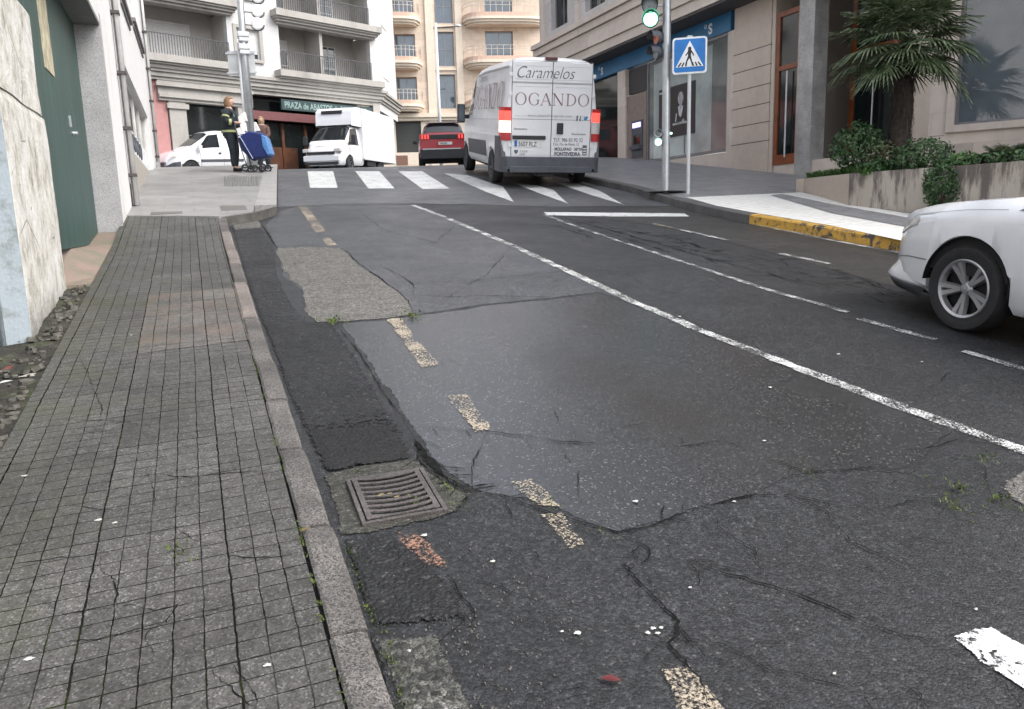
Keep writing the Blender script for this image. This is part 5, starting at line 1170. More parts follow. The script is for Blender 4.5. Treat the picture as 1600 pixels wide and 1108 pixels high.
def leaves(mb, c, rad, n, size, seed, flat=0.6, aspect=2.2, shell=0.55, up=0.3, holes=True):
    rr = random.Random(seed); k = 0; tries = 0
    while k < n and tries < n*8:
        tries += 1
        d = Vector((rr.gauss(0, 1), rr.gauss(0, 1), rr.gauss(0, 1))).normalized(); r = shell+(1-shell)*rr.random()**.5
        lump = 1+0.28*noise.noise(d*2.3+Vector((seed, 0, 0)))+.14*noise.noise(d*6+Vector((0, seed, 0)))
        p = Vector((d.x*rad[0], d.y*rad[1], d.z*rad[2]))*r*lump
        if holes and noise.noise(p*(3.2/max(rad))+Vector((seed*1.7, 3, 1))) < -0.18: continue
        p += Vector(c); nd = (d+Vector((rr.gauss(0, .6), rr.gauss(0, .6), rr.gauss(0, .6)+up))).normalized()
        t = nd.cross(Vector((rr.gauss(0, 1), rr.gauss(0, 1), rr.gauss(0, 1)))).normalized(); b = nd.cross(t); L = size*rr.uniform(.6, 1.3); w_ = L/aspect
        mb.add([p-t*L*.5, p+b*w_*.5+nd*L*.06, p+t*L*.5-nd*L*.08, p-b*w_*.5+nd*L*.06], [(0, 1, 2, 3)]); k += 1
def shrub(name, c, rad, n, size, mat, label, seed, group=None, stems=5, **k):
    base = Vector((c[0], c[1], c[2]-rad[2]*.9)); P = empty(name, base, 0, label, 'shrub', group)
    mb = MB(); leaves(mb, Vector(c)-base, rad, n, size, seed, **k); mb.build('foliage', mat, P, fix=False)
    mb = MB(); rr = random.Random(seed)
    for i in range(stems):
        a = rr.uniform(0, 6.28); e = Vector((math.cos(a)*rad[0]*.6, math.sin(a)*rad[1]*.6, rad[2]*1.4)); mb.tube([(0, 0, -.08), e*.5+Vector((0, 0, .05)), e], [.014, .010, .004], 5)
    mb.build('stems', STEM, P); return P
def pl_at(px_, d_in, z=None):   # point behind the planter front at picture column px_
    best = None
    for k in range(1200):
        s_ = -0.6+k*0.007; p = Vector((pb.x, pb.y, 0))+d_bc*s_; nn = Vector((-d_bc.y, d_bc.x, 0)); nn = nn if nn.x > 0 else -nn
        q = p+nn*d_in; q.z = ztop if z is None else z; e = abs(pxof(q)-px_)
        if best is None or e < best[0]: best = (e, q)
    return best[1]
# palm
pp = pl_at(1403, 1.0, ztop-.06)
PT = empty('palm_tree', pp, 0, 'fan palm with a dark shaggy trunk and drooping green fronds in the planter', 'palm tree')
zc = zat(pp, 72)-pp.z
mb = MB(); rr = random.Random(8); n = 26
mb.tube([(0.03*math.sin(k*.5), 0, -.1+k*(zc-.05)/n) for k in range(n+1)], [.14+.012*(k % 2)-.02*k/n for k in range(n+1)], 14)
for k in range(1500):
    z = rr.uniform(.0, zc-.1); a = rr.uniform(0, 2*PI); r = .125; L = rr.uniform(.08, .24); p = Vector((math.cos(a)*r, math.sin(a)*r, z)); o = Vector((math.cos(a), math.sin(a), 0)); t_ = Vector((-o.y, o.x, 0))
    e = p+o*rr.uniform(.02, .07)+Vector((0, 0, -L)); w_ = .008
    mb.add([p-t_*w_, p+t_*w_, e+t_*w_*.3, e-t_*w_*.3], [(0, 1, 2, 3)])
mb.build('trunk', simple('palm_fibre', (.042, .032, .026), .95, var=.5, scale=20), PT, fix=False)
def frond(mb, mbs, base, d, pet, rad, seed, droop):
    rr = random.Random(seed); d = d.normalized(); side = d.cross(Vector((0, 0, 1))).normalized(); upv = side.cross(d)
    tip = base+d*pet+Vector((0, 0, -pet*droop*.35)); mbs.tube([base, base+d*pet*.55+Vector((0, 0, -pet*droop*.08)), tip], [.014, .010, .008], 5)
    dd = (d+Vector((0, 0, -droop*.5))).normalized(); side = dd.cross(Vector((0, 0, 1))).normalized(); upv = side.cross(dd)
    nb = 34
    for i in range(nb):
        a = R(-125+250*i/(nb-1)); L = rad*(1-.25*abs(a/2.2)**2)*rr.uniform(.88, 1.08); u = dd*math.cos(a)+side*math.sin(a); w_ = rad*.030
        n_ = upv; t_ = u.cross(n_).normalized(); pts = []; 
        for s_, ww in ((0.05, .3), (.35, 1), (.68, .85), (1.0, .08)):
            sag = Vector((0, 0, -1))*L*(.10+.42*droop*rr.uniform(.6, 1.3))*s_**2.6+n_*(.07*L*math.cos(i*PI)*s_*.2); p = tip+u*L*s_+sag+n_*abs(math.sin(a))*.0
            pts.append((p+t_*w_*ww, p-t_*w_*ww+n_*w_*.5*(1 if i % 2 else -1)))
        vs = [v for pr_ in pts for v in pr_]; mb.add(vs, [(0, 1, 3, 2), (2, 3, 5, 4), (4, 5, 7, 6)])
rr = random.Random(21); nf = 40
for k in range(nf):
    a = k*2.39996+rr.uniform(-.2, .2); el = R(82-100*(k/nf)**.85+rr.uniform(-6, 6)); d = Vector((math.cos(a)*math.cos(el), math.sin(a)*math.cos(el), math.sin(el)))
    mb, ms = MB(), MB(); frond(mb, ms, Vector((0, 0, zc-.05+.25*(1-k/nf))), d, rr.uniform(.38, .60), rr.uniform(.48, .62), 30+k, .15+.55*k/nf)
    f = mb.build('frond', LP, PT, fix=False); ms.build('leaf_stalk', simple('palm_stalk', (.06, .08, .03), .6) if k == 0 else bpy.data.materials['palm_stalk'], f, smooth=True)
# shrubs behind the planter wall
def sh_at(px_, py_c, d_in):
    q = pl_at(px_, d_in); return Vector((q.x, q.y, zat(q, py_c)))
g_ = 'shrubs in the planter'
shrub('shrub', sh_at(1338, 232, .55), (.40, .38, .40), 1500, .075, L1, 'tall airy dark shrub left of the palm trunk, in front of the timber door', 1, g_)
shrub('shrub', sh_at(1372, 246, .35), (.20, .22, .26), 500, .06, L3, 'small olive and yellowish shrub directly left of the palm trunk', 2, g_)
shrub('shrub', sh_at(1442, 244, .45), (.40, .36, .25), 1700, .06, L1, 'dense rounded dark green bush right of the palm trunk', 3, g_, holes=False)
shrub('shrub', sh_at(1378, 262, .28), (.36, .22, .12), 900, .06, L1, 'low dark shrub at the foot of the palm trunk', 4, g_)
for i, (px_, py_, s_) in enumerate(((1510, 254, .22), (1545, 255, .26), (1585, 250, .25))):
    shrub('shrub', sh_at(px_, py_, .4), (s_*1.15, s_, s_*.62), 420, .085, L2m if i == 0 else L1, ['low bright green leafy plant nearest the hanging shrub', 'low broad leafed plant under the big window', 'leafy plant at the right edge of the picture'][i], 10+i, g_)
# small fan palm plant at the right edge
q = pl_at(1578, .55, ztop-.05); SP = empty('fan_plant', q, 0, 'small fan leafed plant in the planter under the big window, at the right edge', 'plant')
for k in range(9):
    a = k*2.4; mb, ms = MB(), MB(); d = Vector((math.cos(a)*.7, math.sin(a)*.7, .9)); frond(mb, ms, Vector((0, 0, .0)), d, .30, .2, 300+k, .35); f = mb.build('leaf', LP, SP, fix=False); ms.build('leaf_stalk', bpy.data.materials['palm_stalk'], f)
# plant hanging over the wall
hp = pl_at(1474, -.05); top = zat(hp, 250); bot = zat(hp, 330)
shrub('hanging_shrub', (hp.x, hp.y, (top+bot)/2), (.22, .22, (top-bot)/2), 1900, .055, L1, 'dark leafy shrub hanging down over the planter wall behind the white car', 5, None, stems=4, up=-.3)
# bright ground cover at the planter end
mb = MB(); rr = random.Random(6)
for k in range(2600):
    t_ = rr.random(); q = Vector((pa.x, pa.y, 0)).lerp(Vector((pb.x, pb.y, 0)), t_*1.25-.02)+Vector((.12+rr.random()*.55, .05, 0)); zz = (zA*(1-min(1, t_))+ztop*min(1, t_))-.04; h = rr.uniform(.06, .17); a = rr.uniform(0, 6.28); o = Vector((math.cos(a), math.sin(a), 0)); w_ = .012
    p = Vector((q.x, q.y, zz)); e = p+o*h*.5+Vector((0, 0, h)); t2 = Vector((-o.y, o.x, 0)); mb.add([p-t2*w_, p+t2*w_, e], [(0, 1, 2)]); mb.add([p+o*h*.2+Vector((0, 0, h*.5))-t2*w_*1.6, p+o*h*.2+Vector((0, 0, h*.5))+t2*w_*1.6, e+o*.03], [(0, 1, 2)])
prop(mb.build('ground_cover', L2m, fix=False), 'bright green grassy ground cover at the left end of the planter', 'ground cover', kind='stuff')

# ================================================================== LITTER AND MOSS
gum = simple('white_gum', (.42, .42, .40), .7, var=.1); rr = random.Random(17)
def blob(px_, py_, r, mat, name, lab, cat, grp=None, base=0.0, h=.0015):
    r *= .85; p = gp(px_, py_, base); mb = MB(); n = 13; rs = [r*rr.uniform(.55, 1.2) for _ in range(n)]
    vs = [(rs[k]*math.cos(2*PI*k/n)*1.2, rs[k]*math.sin(2*PI*k/n)*.85, 0) for k in range(n)]+[(rs[k]*.6*math.cos(2*PI*k/n)*1.2, rs[k]*.6*math.sin(2*PI*k/n)*.85, h) for k in range(n)]
    mb.add(vs, [(k, (k+1) % n, n+(k+1) % n, n+k) for k in range(n)]+[tuple(range(n, 2*n))]); o = mb.build(name, mat); o.location = p+Vector((0, 0, .0075 if base == 0 else .002)); o.rotation_euler = (math.atan(S0), 0, 0); return prop(o, lab, cat, grp)
W1 = 'white gum spot on the road '
for (x, y, r, lb) in ((993, 786, .013, 'just above the forked crack'), (663, 839, .012, 'right below the drain grate'), (770, 880, .009, 'between the drain grate and the faded yellow dash'), (903, 992, .012, 'left of the paint splashes, the largest at the bottom'),
    (878, 990, .006, 'tiny one left of the largest bottom spot'), (1147, 786, .009, 'on the edge crack under the dull brown zone'), (1194, 691, .010, 'at the right end of the dull brown zone'), (1525, 955, .007, 'just above the thick white marking'), (1078, 921, .007, 'right of the long forked crack'),
    (1303, 1056, .006, 'near the bottom, left of the thick white marking'), (652, 556, .010, 'between the gutter and a faded yellow dash'), (1203, 607, .013, 'between the dull brown zone and the white line'), (1340, 500, .012, 'at the gap between two dashed white lines'), (1062, 496, .014, 'just right of the long white line'),
    (1310, 555, .014, 'right of the white line, ahead of the white car'), (1440, 567, .010, 'nearest the wheel of the white car')):
    blob(x, y, r, gum, 'gum_spot', W1+lb, 'gum spot', 'gum spots on the road')
for (x, y, r, lb) in ((45, 1030, .014, 'largest, at the bottom left'), (153, 813, .012, 'left one of a close pair'), (180, 817, .011, 'right one of a close pair'), (418, 1040, .010, 'near the bottom beside the kerb'), (38, 744, .012, 'at the left edge above the pair'), (205, 524, .010, 'just below the small replaced tiles')):
    blob(x, y, r, gum, 'gum_spot', 'white gum spot on the footway, '+lb, 'gum spot', 'gum spots on the footway', base=KD, h=.0012)
for k, (x, y) in enumerate(((1012, 992), (1020, 985), (1028, 993), (1033, 984))):
    blob(x, y, .009, gum, 'paint_splash', ('leftmost', 'upper left', 'lower right', 'upper right')[k]+' of the four white paint splashes beside the long crack', 'paint splash', 'white paint splashes')
leafm = simple('red_brown_leaf', (.09, .010, .010), .5, var=.4, scale=40)
def dead_leaf(px_, py_, L, mat, lab, rz, base=0.0):
    p = gp(px_, py_, base); mb = MB(); mb.grid(lambda a, b: ((a-.5)*L, (b-.5)*L*.42*math.sin(PI*min(.97, max(.03, a))), .003+.004*math.sin(a*PI)+.004*abs(b-.5)), 10, 4); o = mb.build('fallen_leaf', mat); o.location = p+Vector((0, 0, .008)); o.rotation_euler = (math.atan(S0), 0, rz); prop(o, lab, 'leaf')
dead_leaf(955, 1068, .055, leafm, 'dark red curled leaf lying on the road near the bottom of the picture', -.6)
dead_leaf(415, 795, .05, leafm, 'small dark leaf on the footway tiles beside the kerb', .5, KD) if False else None
dead_leaf(478, 833, .04, simple('brown_leaf', (.10, .07, .03), .8), 'tiny brown leaf on the kerb joint', .4, KD)
dead_leaf(20, 578, .13, simple('dry_red_leaf', (.17, .04, .025), .7, var=.4, scale=30), 'dry reddish leaf in the dirt at the foot of the old wall', .8)
dead_leaf(52, 590, .14, simple('pale_twig_leaf', (.33, .31, .27), .7), 'long pale grey leaf in the dirt at the foot of the old wall', .2)
dead_leaf(10, 600, .08, gum, 'white paper scrap in the dirt at the left edge', .9)
moss = leafmat('moss', [(.035, .055, .010), (.07, .10, .02), (.12, .15, .04)], .9)
mb = MB(); rr = random.Random(31)
def tuft(p, n, s_, spread):
    for _ in range(n):
        a = rr.uniform(0, 6.28); r = abs(rr.gauss(0, spread)); q = p+Vector((math.cos(a)*r, math.sin(a)*r, 0)); q.z = p.z+(q.y-p.y)*S0; h = s_*rr.uniform(.4, 1.2); o = Vector((rr.gauss(0, .5), rr.gauss(0, .5), 1))*h; t2 = Vector((math.cos(a+1.5), math.sin(a+1.5), 0))*h*.35
        mb.add([q-t2, q+t2, q+o], [(0, 1, 2)])
for y in [rr.uniform(1.7, 6) for _ in range(70)]: x = kout(y)-.112+rr.uniform(-.006, .006); tuft(Vector((x, y, G(x, y)+KD-.004)), 9, .010, .012)
for y in [rr.uniform(1.6, 2.5) for _ in range(40)]: x = kout(y)+.02+abs(rr.gauss(0, .02)); tuft(Vector((x, y, G(x, y)+.006)), 9, .007, .014)
for (x, y, n, s_) in ((1500, 765, 60, .02), (1535, 715, 40, .02), (1490, 790, 40, .02), (1560, 780, 60, .02), (1265, 738, 30, .012), (278, 867, 40, .02), (645, 493, 60, .03), (520, 502, 80, .03), (640, 775, 40, .015), (560, 735, 30, .012), (860, 785, 40, .012), (940, 830, 30, .01), (700, 760, 60, .015), (720, 790, 40, .012)):
    dz = KD if x < 300 else .012; p = gp(x, y, dz); tuft(p, n, s_*.7, .035+s_)
mb.v = mb.v; prop(mb.build('moss', moss, fix=False), 'moss and tiny weeds in the joints of kerb, footway and road cracks', 'moss', kind='stuff')
# loose chippings on the worn asphalt
mb = MB(); rr = random.Random(12)
for k in range(240):
    px_ = rr.uniform(560, 900); py_ = rr.uniform(820, 1120)
    if rr.random() < .5: px_, py_ = rr.uniform(590, 760), rr.uniform(960, 1120)
    p = gp(px_, py_); s_ = rr.uniform(.0010, .0026); Mx = Matrix.Translation((p.x, p.y, p.z+.005)) @ Matrix.Rotation(rr.uniform(0, 6), 4, 'Z'); mb.box(-s_, s_*1.3, -s_, s_*.8, -.004, s_*.3, Mx)
prop(mb.build('loose_chippings', simple('chippings', (.12, .115, .105), .9, var=.6, scale=300)), 'loose grey chippings scattered on the worn asphalt by the kerb', 'chippings', kind='stuff')
# ================================================================== VEHICLES
def pl(pts): return lambda x: interp(pts, x) if pts[0][0] <= x <= pts[-1][0] else (pts[0][1] if x < pts[0][0] else pts[-1][1])
class Body:
    """lofted car body: x forward, y left, z up"""
    def __init__(s, x0, x1, top, belt, halfw, roofw, sill, arches=(), bulge=1.0, vert=False):
        s.x0, s.x1, s.top, s.belt, s.hw, s.rw, s.sill, s.ar = x0, x1, pl(top), pl(belt), pl(halfw), pl(roofw), pl(sill), arches
    def sec(s, x):
        w, zs, zt = s.hw(x), s.sill(x), s.top(x); zb = min(s.belt(x), zt-.03); wr = min(s.rw(x), w*.95); h = zb-zs
        p = [(w*.90, zs), (w*.965, zs+.10*h), (w*.995, zs+.38*h), (w, zs+.62*h), (w*.985, zb-.10*h), (w*.955, zb), (wr+(w*.955-wr)*.45, zb+(zt-zb)*.52), (wr+(w*.955-wr)*.06, zb+(zt-zb)*.86), (wr*.90, zb+(zt-zb)*.95), (wr*.70, zb+(zt-zb)*.985), (wr*.38, zt), (0, zt+.006)]
        for cx, r, cz in s.ar:
            if abs(x-cx) < r:
                za = cz+math.sqrt(r*r-(x-cx)**2); p = [(y, max(z, min(za+i*.004, zb-.05))) if i < 5 else (y, z) for i, (y, z) in enumerate(p)]
        return p
    def stations(s):
        X = set([s.x0, s.x1]); n = int((s.x1-s.x0)/.09); X |= {s.x0+(s.x1-s.x0)*i/n for i in range(n+1)}; X |= {s.x0+.015, s.x0+.04, s.x1-.015, s.x1-.04}
        for cx, r, cz in s.ar: X |= {cx+r*math.cos(PI*k/22) for k in range(23)} | {cx-r-.004, cx+r+.004}
        X = sorted(X); out = [X[0]]
        for x in X[1:]:
            if x-out[-1] > .003: out.append(x)
        return out
    def pt(s, x, v, side=1, off=0.0):
        """v: float index into the section, 0 sill .. 11 roof centre"""
        p = s.sec(x); i = min(10, max(0, int(v))); f = v-i; a, b = Vector(p[i]), Vector(p[i+1]); q = a.lerp(b, f); d = (b-a)
        n = Vector((d.y, -d.x)); n = n.normalized() if n.length > 1e-6 else Vector((1, 0)); e = .02; q2 = None
        # slope of the surface along x, for the offset normal
        def raw(xx): pp = s.sec(xx); return Vector(pp[i]).lerp(Vector(pp[i+1]), f)
        dx = (raw(min(s.x1, x+e))-raw(max(s.x0, x-e)))/(min(s.x1, x+e)-max(s.x0, x-e)); nx = -(dx.dot(n)); N = Vector((nx, n.x, n.y)).normalized()
        return Vector((x+N.x*off, side*(q.x+N.y*off), q.y+N.z*off))
    def mesh(s):
        mb = MB(); X = s.stations(); n = 12; vs = []
        for x in X:
            sc = s.sec(x); vs += [(x, y, z) for y, z in sc]+[(x, -y, z) for y, z in sc[-2::-1]]
        m = 2*n-1; mb.add(vs, [(k*m+j, k*m+j+1, (k+1)*m+j+1, (k+1)*m+j) for k in range(len(X)-1) for j in range(m-1)]+[tuple(range(m)), tuple((len(X)-1)*m+j for j in range(m))[::-1]])
        return mb
    def patch(s, mb, x0, x1, v0, v1, side=1, off=.006, nx=10, nv=5, xf=None):
        """surface patch; xf(t) optionally gives (x0,x1) for every v fraction"""
        def fn(a, b):
            v = v0+(v1-v0)*b; lo, hi = xf(b) if xf else (x0, x1); return s.pt(lo+(hi-lo)*a, v, side, off)
        mb.grid(fn, nx, nv)
    def front_patch(s, mb, x0, x1, v0, off=.006, nx=8, ny=14):
        """patch right across the top of the body between x0 and x1, from section index v0 on the left to v0 on the right"""
        def fn(a, b):
            t = -1+2*b; v = v0+(11-v0)*(1-abs(t)); return s.pt(x0+(x1-x0)*a, min(v, 10.999), 1 if t >= 0 else -1, off)
        mb.grid(fn, nx, ny)
def soft(o, ang=35):
    me = o.data
    for p in me.polygons: p.use_smooth = True
    bm = bmesh.new(); bm.from_mesh(me); bmesh.ops.remove_doubles(bm, verts=bm.verts, dist=.0008)
    for e in bm.edges:
        if len(e.link_faces) == 2 and e.calc_face_angle(0) > R(ang): e.smooth = False
    bm.to_mesh(me); bm.free(); return o
def wheel(P, x, y, r, wd, side, rim, spokes=5, dbl=False, hub=.62, cap=None):
    Mx = Matrix.Translation((x, y, r)) @ Matrix.Rotation(R(90) if side < 0 else R(-90), 4, 'X')   # local z points outwards
    hw = wd/2; mb = MB(); mb.lathe([(r*hub, -hw), (r*.93, -hw), (r*.99, -hw*.6), (r, 0), (r*.99, hw*.6), (r*.93, hw*.98), (r*.80, hw), (r*hub, hw*.86)], Mx, 44)
    w_ = mb.build('wheel', M['rubber'], P); soft(w_, 50)
    mb = MB(); mb.lathe([(r*hub, -hw*.9), (r*(hub-.03), hw*.2), (.001, hw*.2)], Mx, 30); mb.build('brake_disc', M['dark'], w_)
    mb = MB(); mb.lathe([(r*(hub+.005), hw*.9), (r*(hub-.02), hw*.97), (r*(hub-.07), hw*.86), (r*(hub-.09), hw*.5)], Mx, 40)
    mb.lathe([(.001, hw*.78), (r*.10, hw*.74), (r*.16, hw*.55)], Mx, 20)
    for k in range(spokes):
        a0 = 2*PI*k/spokes+.2
        for da in ((-.16, .16) if dbl else (0,)):
            wi, wo_ = (r*.062, r*.088) if dbl else (r*.07, r*.09)
            A_ = a0+da*.35; B_ = a0+da; pa_ = Vector((math.cos(A_), math.sin(A_), 0))*r*.12; pb_ = Vector((math.cos(B_), math.sin(B_), 0))*r*(hub-.04); d = (pb_-pa_).normalized(); n = Vector((-d.y, d.x, 0))
            vs = []
            for (p, ww, z1) in ((pa_, wi, hw*.70), ((pa_+pb_)/2, (wi+wo_)/2, hw*.72), (pb_, wo_, hw*.88)):
                for (o, z) in ((-1, z1-.03), (-.6, z1), (.6, z1), (1, z1-.03)): q = p+n*ww*o; vs.append(Mx @ Vector((q.x, q.y, z)))
            mb.add(vs, [(4*k2+j, 4*k2+j+1, 4*k2+5+j, 4*k2+4+j) for k2 in range(2) for j in range(3)])
    soft(mb.build('rim', rim, w_), 30); return w_
def place(P, loc, az, pitch=None, roll=0.0):
    """stand a vehicle at loc heading azimuth az (clockwise from +Y), tilted to the ground"""
    h = Vector((math.sin(R(az)), math.cos(R(az)), 0)); e = 1.2
    s_ = (G(loc[0]+h.x*e, loc[1]+h.y*e)-G(loc[0]-h.x*e, loc[1]-h.y*e))/(2*e) if pitch is None else pitch
    l = Vector((-h.y, h.x, 0)); c = (G(loc[0]+l.x*.8, loc[1]+l.y*.8)-G(loc[0]-l.x*.8, loc[1]-l.y*.8))/1.6+roll
    X = Vector((h.x, h.y, s_)).normalized(); Y = Vector((l.x, l.y, c)); Y = (Y-X*Y.dot(X)).normalized(); Z = X.cross(Y)
    P.matrix_world = Matrix(((X.x, Y.x, Z.x, loc[0]), (X.y, Y.y, Z.y, loc[1]), (X.z, Y.z, Z.z, loc[2]), (0, 0, 0, 1)))
    bpy.context.view_layer.update()
def slab(mb, y0, y1, z0, z1, x0, x1): mb.box(x0, x1, min(y0, y1), max(y0, y1), min(z0, z1), max(z0, z1))

# ---- white panel van (rear three-quarter view)
VAN = empty('panel_van', (0, 0, 0), 0, 'tall white panel van with grey lettering on its rear doors, braking on the zebra crossing', 'van')
vr = Body(-2.75, 2.95, [(-2.75, 2.36), (-2.70, 2.42), (-2.55, 2.455), (0, 2.47), (1.1, 2.43), (1.45, 2.28), (2.2, 1.55), (2.45, 1.26), (2.85, 1.0), (2.95, .75)],
          [(-2.75, 1.30), (2.2, 1.28), (2.45, 1.12), (2.95, .65)], [(-2.75, .955), (-2.70, .99), (-2.5, 1.005), (2.2, 1.0), (2.7, .92), (2.95, .72)], [(-2.75, .80), (-2.6, .83), (1.2, .82), (2.2, .84)], [(-2.75, .36), (2.95, .32)],
          [(-1.62, .40, .34), (2.02, .40, .34)])
soft(vr.mesh().build('body', M['van_white'], VAN), 32)
mb = MB()
for y0, y1 in ((.74, .06), (-.06, -.74)):
    for (za, zb_) in ((.05, .19), (.26, .57)):
        Z0, Z1 = 2.37-1.77*za, 2.37-1.77*zb_; e = .008
        for (a, b, c, d) in ((y0, y1, Z0, Z0-e), (y0, y1, Z1+e, Z1)): mb.box(-2.7565, -2.752, min(a, b), max(a, b), min(c, d), max(c, d))
mb.build('door_pressings', simple('pressing_shade', (.50, .51, .53), .5), VAN)
mb = MB(); mb.box(-2.6, 2.7, -.82, .82, .28, .42); mb.box(-2.3, -1.0, -.9, .9, .3, .8); mb.box(1.5, 2.5, -.88, .88, .3, .8); mb.box(-1.0, 1.5, -.35, .35, .2, .32); mb.build('underbody', M['dark'], VAN)
for x in (-1.62, 2.02):
    for s_ in (1, -1): wheel(VAN, x, s_*.885, .345, .22, s_, M['grey_plastic'], 6)
mb = MB()   # dark rear bumper with corner cladding
for k in range(1): pass
def ring_strip(mb, body, x_list, z0, z1, out, rear):
    pass
mb.box(-2.86, -2.70, -.90, .90, .36, .60); mb.box(-2.88, -2.72, -.84, .84, .30, .42)
for s_ in (1, -1):
    vs = []; prof = [(-2.86, .88), (-2.80, .985), (-2.66, 1.022), (-2.18, 1.022)]
    for x, y in prof:
        zt2_ = .60 if x < -2.75 else (.98 if x > -2.72 else .80)
        vs += [(x, s_*y, .30), (x, s_*y, zt2_), (x+.02, s_*(y-.08), .30), (x+.02, s_*(y-.08), zt2_)]
    mb.add(vs, [(4*k, 4*k+1, 4*k+5, 4*k+4) for k in range(3)]+[(4*k+1, 4*k+3, 4*k+7, 4*k+5) for k in range(3)]+[(4*k, 4*k+4, 4*k+6, 4*k+2) for k in range(3)]+[(12, 13, 15, 14)])
mb.build('rear_bumper', M['grey_plastic'], VAN, bevel=.012)
mb = MB()
for s_ in (1, -1): vr.patch(mb, -1.05, 1.45, 1.3, 2.6, s_, .012)
mb.build('side_moulding', M['grey_plastic'], VAN)
XR = -2.752
def Ry(u): return .80-1.60*u
def Rz(v): return 2.37-1.77*v
mb = MB()
for v in (.215, .225): slab(mb, .80, -.80, Rz(v), Rz(v)-.006, XR-.006, XR)
slab(mb, .80, -.80, Rz(.0)+.006, Rz(0), XR-.006, XR); slab(mb, .80, -.80, Rz(.60), Rz(.60)-.008, XR-.004, XR)
slab(mb, Ry(.5)+.005, Ry(.5)-.005, Rz(0), Rz(1), XR-.007, XR)
for u in (0, 1): slab(mb, Ry(u)+.005, Ry(u)-.005, Rz(0), Rz(1), XR-.007, XR)
mb.build('door_seams', simple('seam_dark', (.12, .12, .13), .7), VAN)
for sgn, nm in ((1, 'rear door'), (-1, 'rear door')):
    mb = MB(); y0, y1 = (.79, .008) if sgn > 0 else (-.008, -.79)
    slab(mb, y0, y1, Rz(.01), Rz(.985), XR-.002, XR+.01); d_ = mb.build('rear_door', M['van_white'], VAN, bevel=.004)
    if sgn > 0: DL = d_
    else: DR = d_
mb = MB(); slab(mb, Ry(.015), Ry(.43), Rz(.775), Rz(.815), XR-.035, XR); mb.build('plate_light_bar', M['black_plastic'], DL, bevel=.008)
mb = MB(); slab(mb, Ry(.04), Ry(.385), Rz(.825), Rz(.895), XR-.012, XR); pt_ = mb.build('number_plate', M['plate'], DL)
mb = MB(); slab(mb, Ry(.042), Ry(.075), Rz(.827), Rz(.893), XR-.014, XR-.0125); mb.build('plate_band', M['blue'], pt_)
RM = lambda u, v, e=.0045: frame_M((XR-e, Ry(u), Rz(v)), (0, -1, 0), (0, 0, 1))
text_mesh('3607 FLZ', .125, M['ink'], pt_, RM(.085, .89, .0125), sx=.78, bold=.002)
mb = MB(); slab(mb, Ry(.57), Ry(.65), Rz(.635), Rz(.755), XR-.035, XR); mb.build('door_handle', M['black_plastic'], DR, bevel=.014)
mb = MB(); slab(mb, .16, -.08, 2.40, 2.445, XR-.012, XR+.06); mb.build('high_brake_light', simple('dark_red_lens', (.10, .03, .03), .3), VAN)
mb = MB()
for s_ in (1, -1):
    for v in (.12, .32, .86): slab(mb, s_*.80, s_*.86, Rz(v), Rz(v)-.07, XR-.02, XR)
mb.build('hinges', M['van_white'], VAN)
text_mesh('Caramelos', .31, M['ink'], VAN, RM(.035, .175), shear=.35, sx=.86, bold=-.004)
# serif capitals, stroke by stroke (x right, y up, cap height 1)
def serif(mb, ch, ox, sc, place_):
    def q(*P): mb.add([place_(ox+x*sc, y*sc) for x, y in P], [tuple(range(len(P)))])
    def bar(x0, y0, x1, y1, w): d = Vector((x1-x0, y1-y0)).normalized(); n = Vector((-d.y, d.x))*w/2; q((x0+n.x, y0+n.y), (x0-n.x, y0-n.y), (x1-n.x, y1-n.y), (x1+n.x, y1+n.y))
    def sf(x, y, w=.26): bar(x-w/2, y, x+w/2, y, .045)
    def arc(cx, cy, rx_a, ry_a, a0, a1, thick=.13, thin=.05, n=22):
        for k in range(n):
            A_, B_ = R(a0+(a1-a0)*k/n), R(a0+(a1-a0)*(k+1)/n); f = lambda a: thin+(thick-thin)*abs(math.cos(a))**1.3
            q((cx+rx_a*math.cos(A_), cy+ry_a*math.sin(A_)), (cx+(rx_a-f(A_))*math.cos(A_), cy+(ry_a-f(A_)*.8)*math.sin(A_)), (cx+(rx_a-f(B_))*math.cos(B_), cy+(ry_a-f(B_)*.8)*math.sin(B_)), (cx+rx_a*math.cos(B_), cy+ry_a*math.sin(B_)))
    if ch == 'O': arc(.5, .5, .5, .52, 0, 360, n=30)
    if ch == 'G': arc(.5, .5, .5, .52, 42, 318); bar(.84, .0+.12, .84, .42, .12); sf(.84, .43, .3); bar(.86, .68, .86, .92, .05)
    if ch == 'A': bar(.08, .02, .46, 1.0, .055); bar(.46, 1.0, .86, .02, .13); bar(.24, .36, .68, .36, .045); sf(.08, .02); sf(.86, .02, .32)
    if ch == 'N': bar(.14, .02, .14, .98, .055); bar(.12, 1.0, .86, 0.02, .13); bar(.86, .02, .86, .98, .055); sf(.14, .02); sf(.10, .98, .22); sf(.86, .98)
    if ch == 'D': bar(.16, .02, .16, .98, .12); sf(.14, .02, .3); sf(.14, .98, .3); arc(.32, .5, .58, .50, -90, 90); bar(.16, .975, .34, .975, .05); bar(.16, .025, .34, .025, .05)
mb = MB(); hcap = .245; xx = .05; wds = {'O': 1.0, 'G': 1.0, 'A': .95, 'N': 1.0, 'D': .95}
u_positions = [.04, .205, .355, .505, .675, .825]
for ch, uu in zip('OGANDO', u_positions):
    serif(mb, ch, 0, hcap*.92, lambda x, y, uu=uu: Vector((XR-.005, Ry(uu)-x, Rz(.455)+y)))
mb.build('lettering', M['ink_red'], VAN, fix=False)
text_mesh('www.caramelosogando.com', .082, M['ink_light'], VAN, RM(.20, .575), sx=.95)
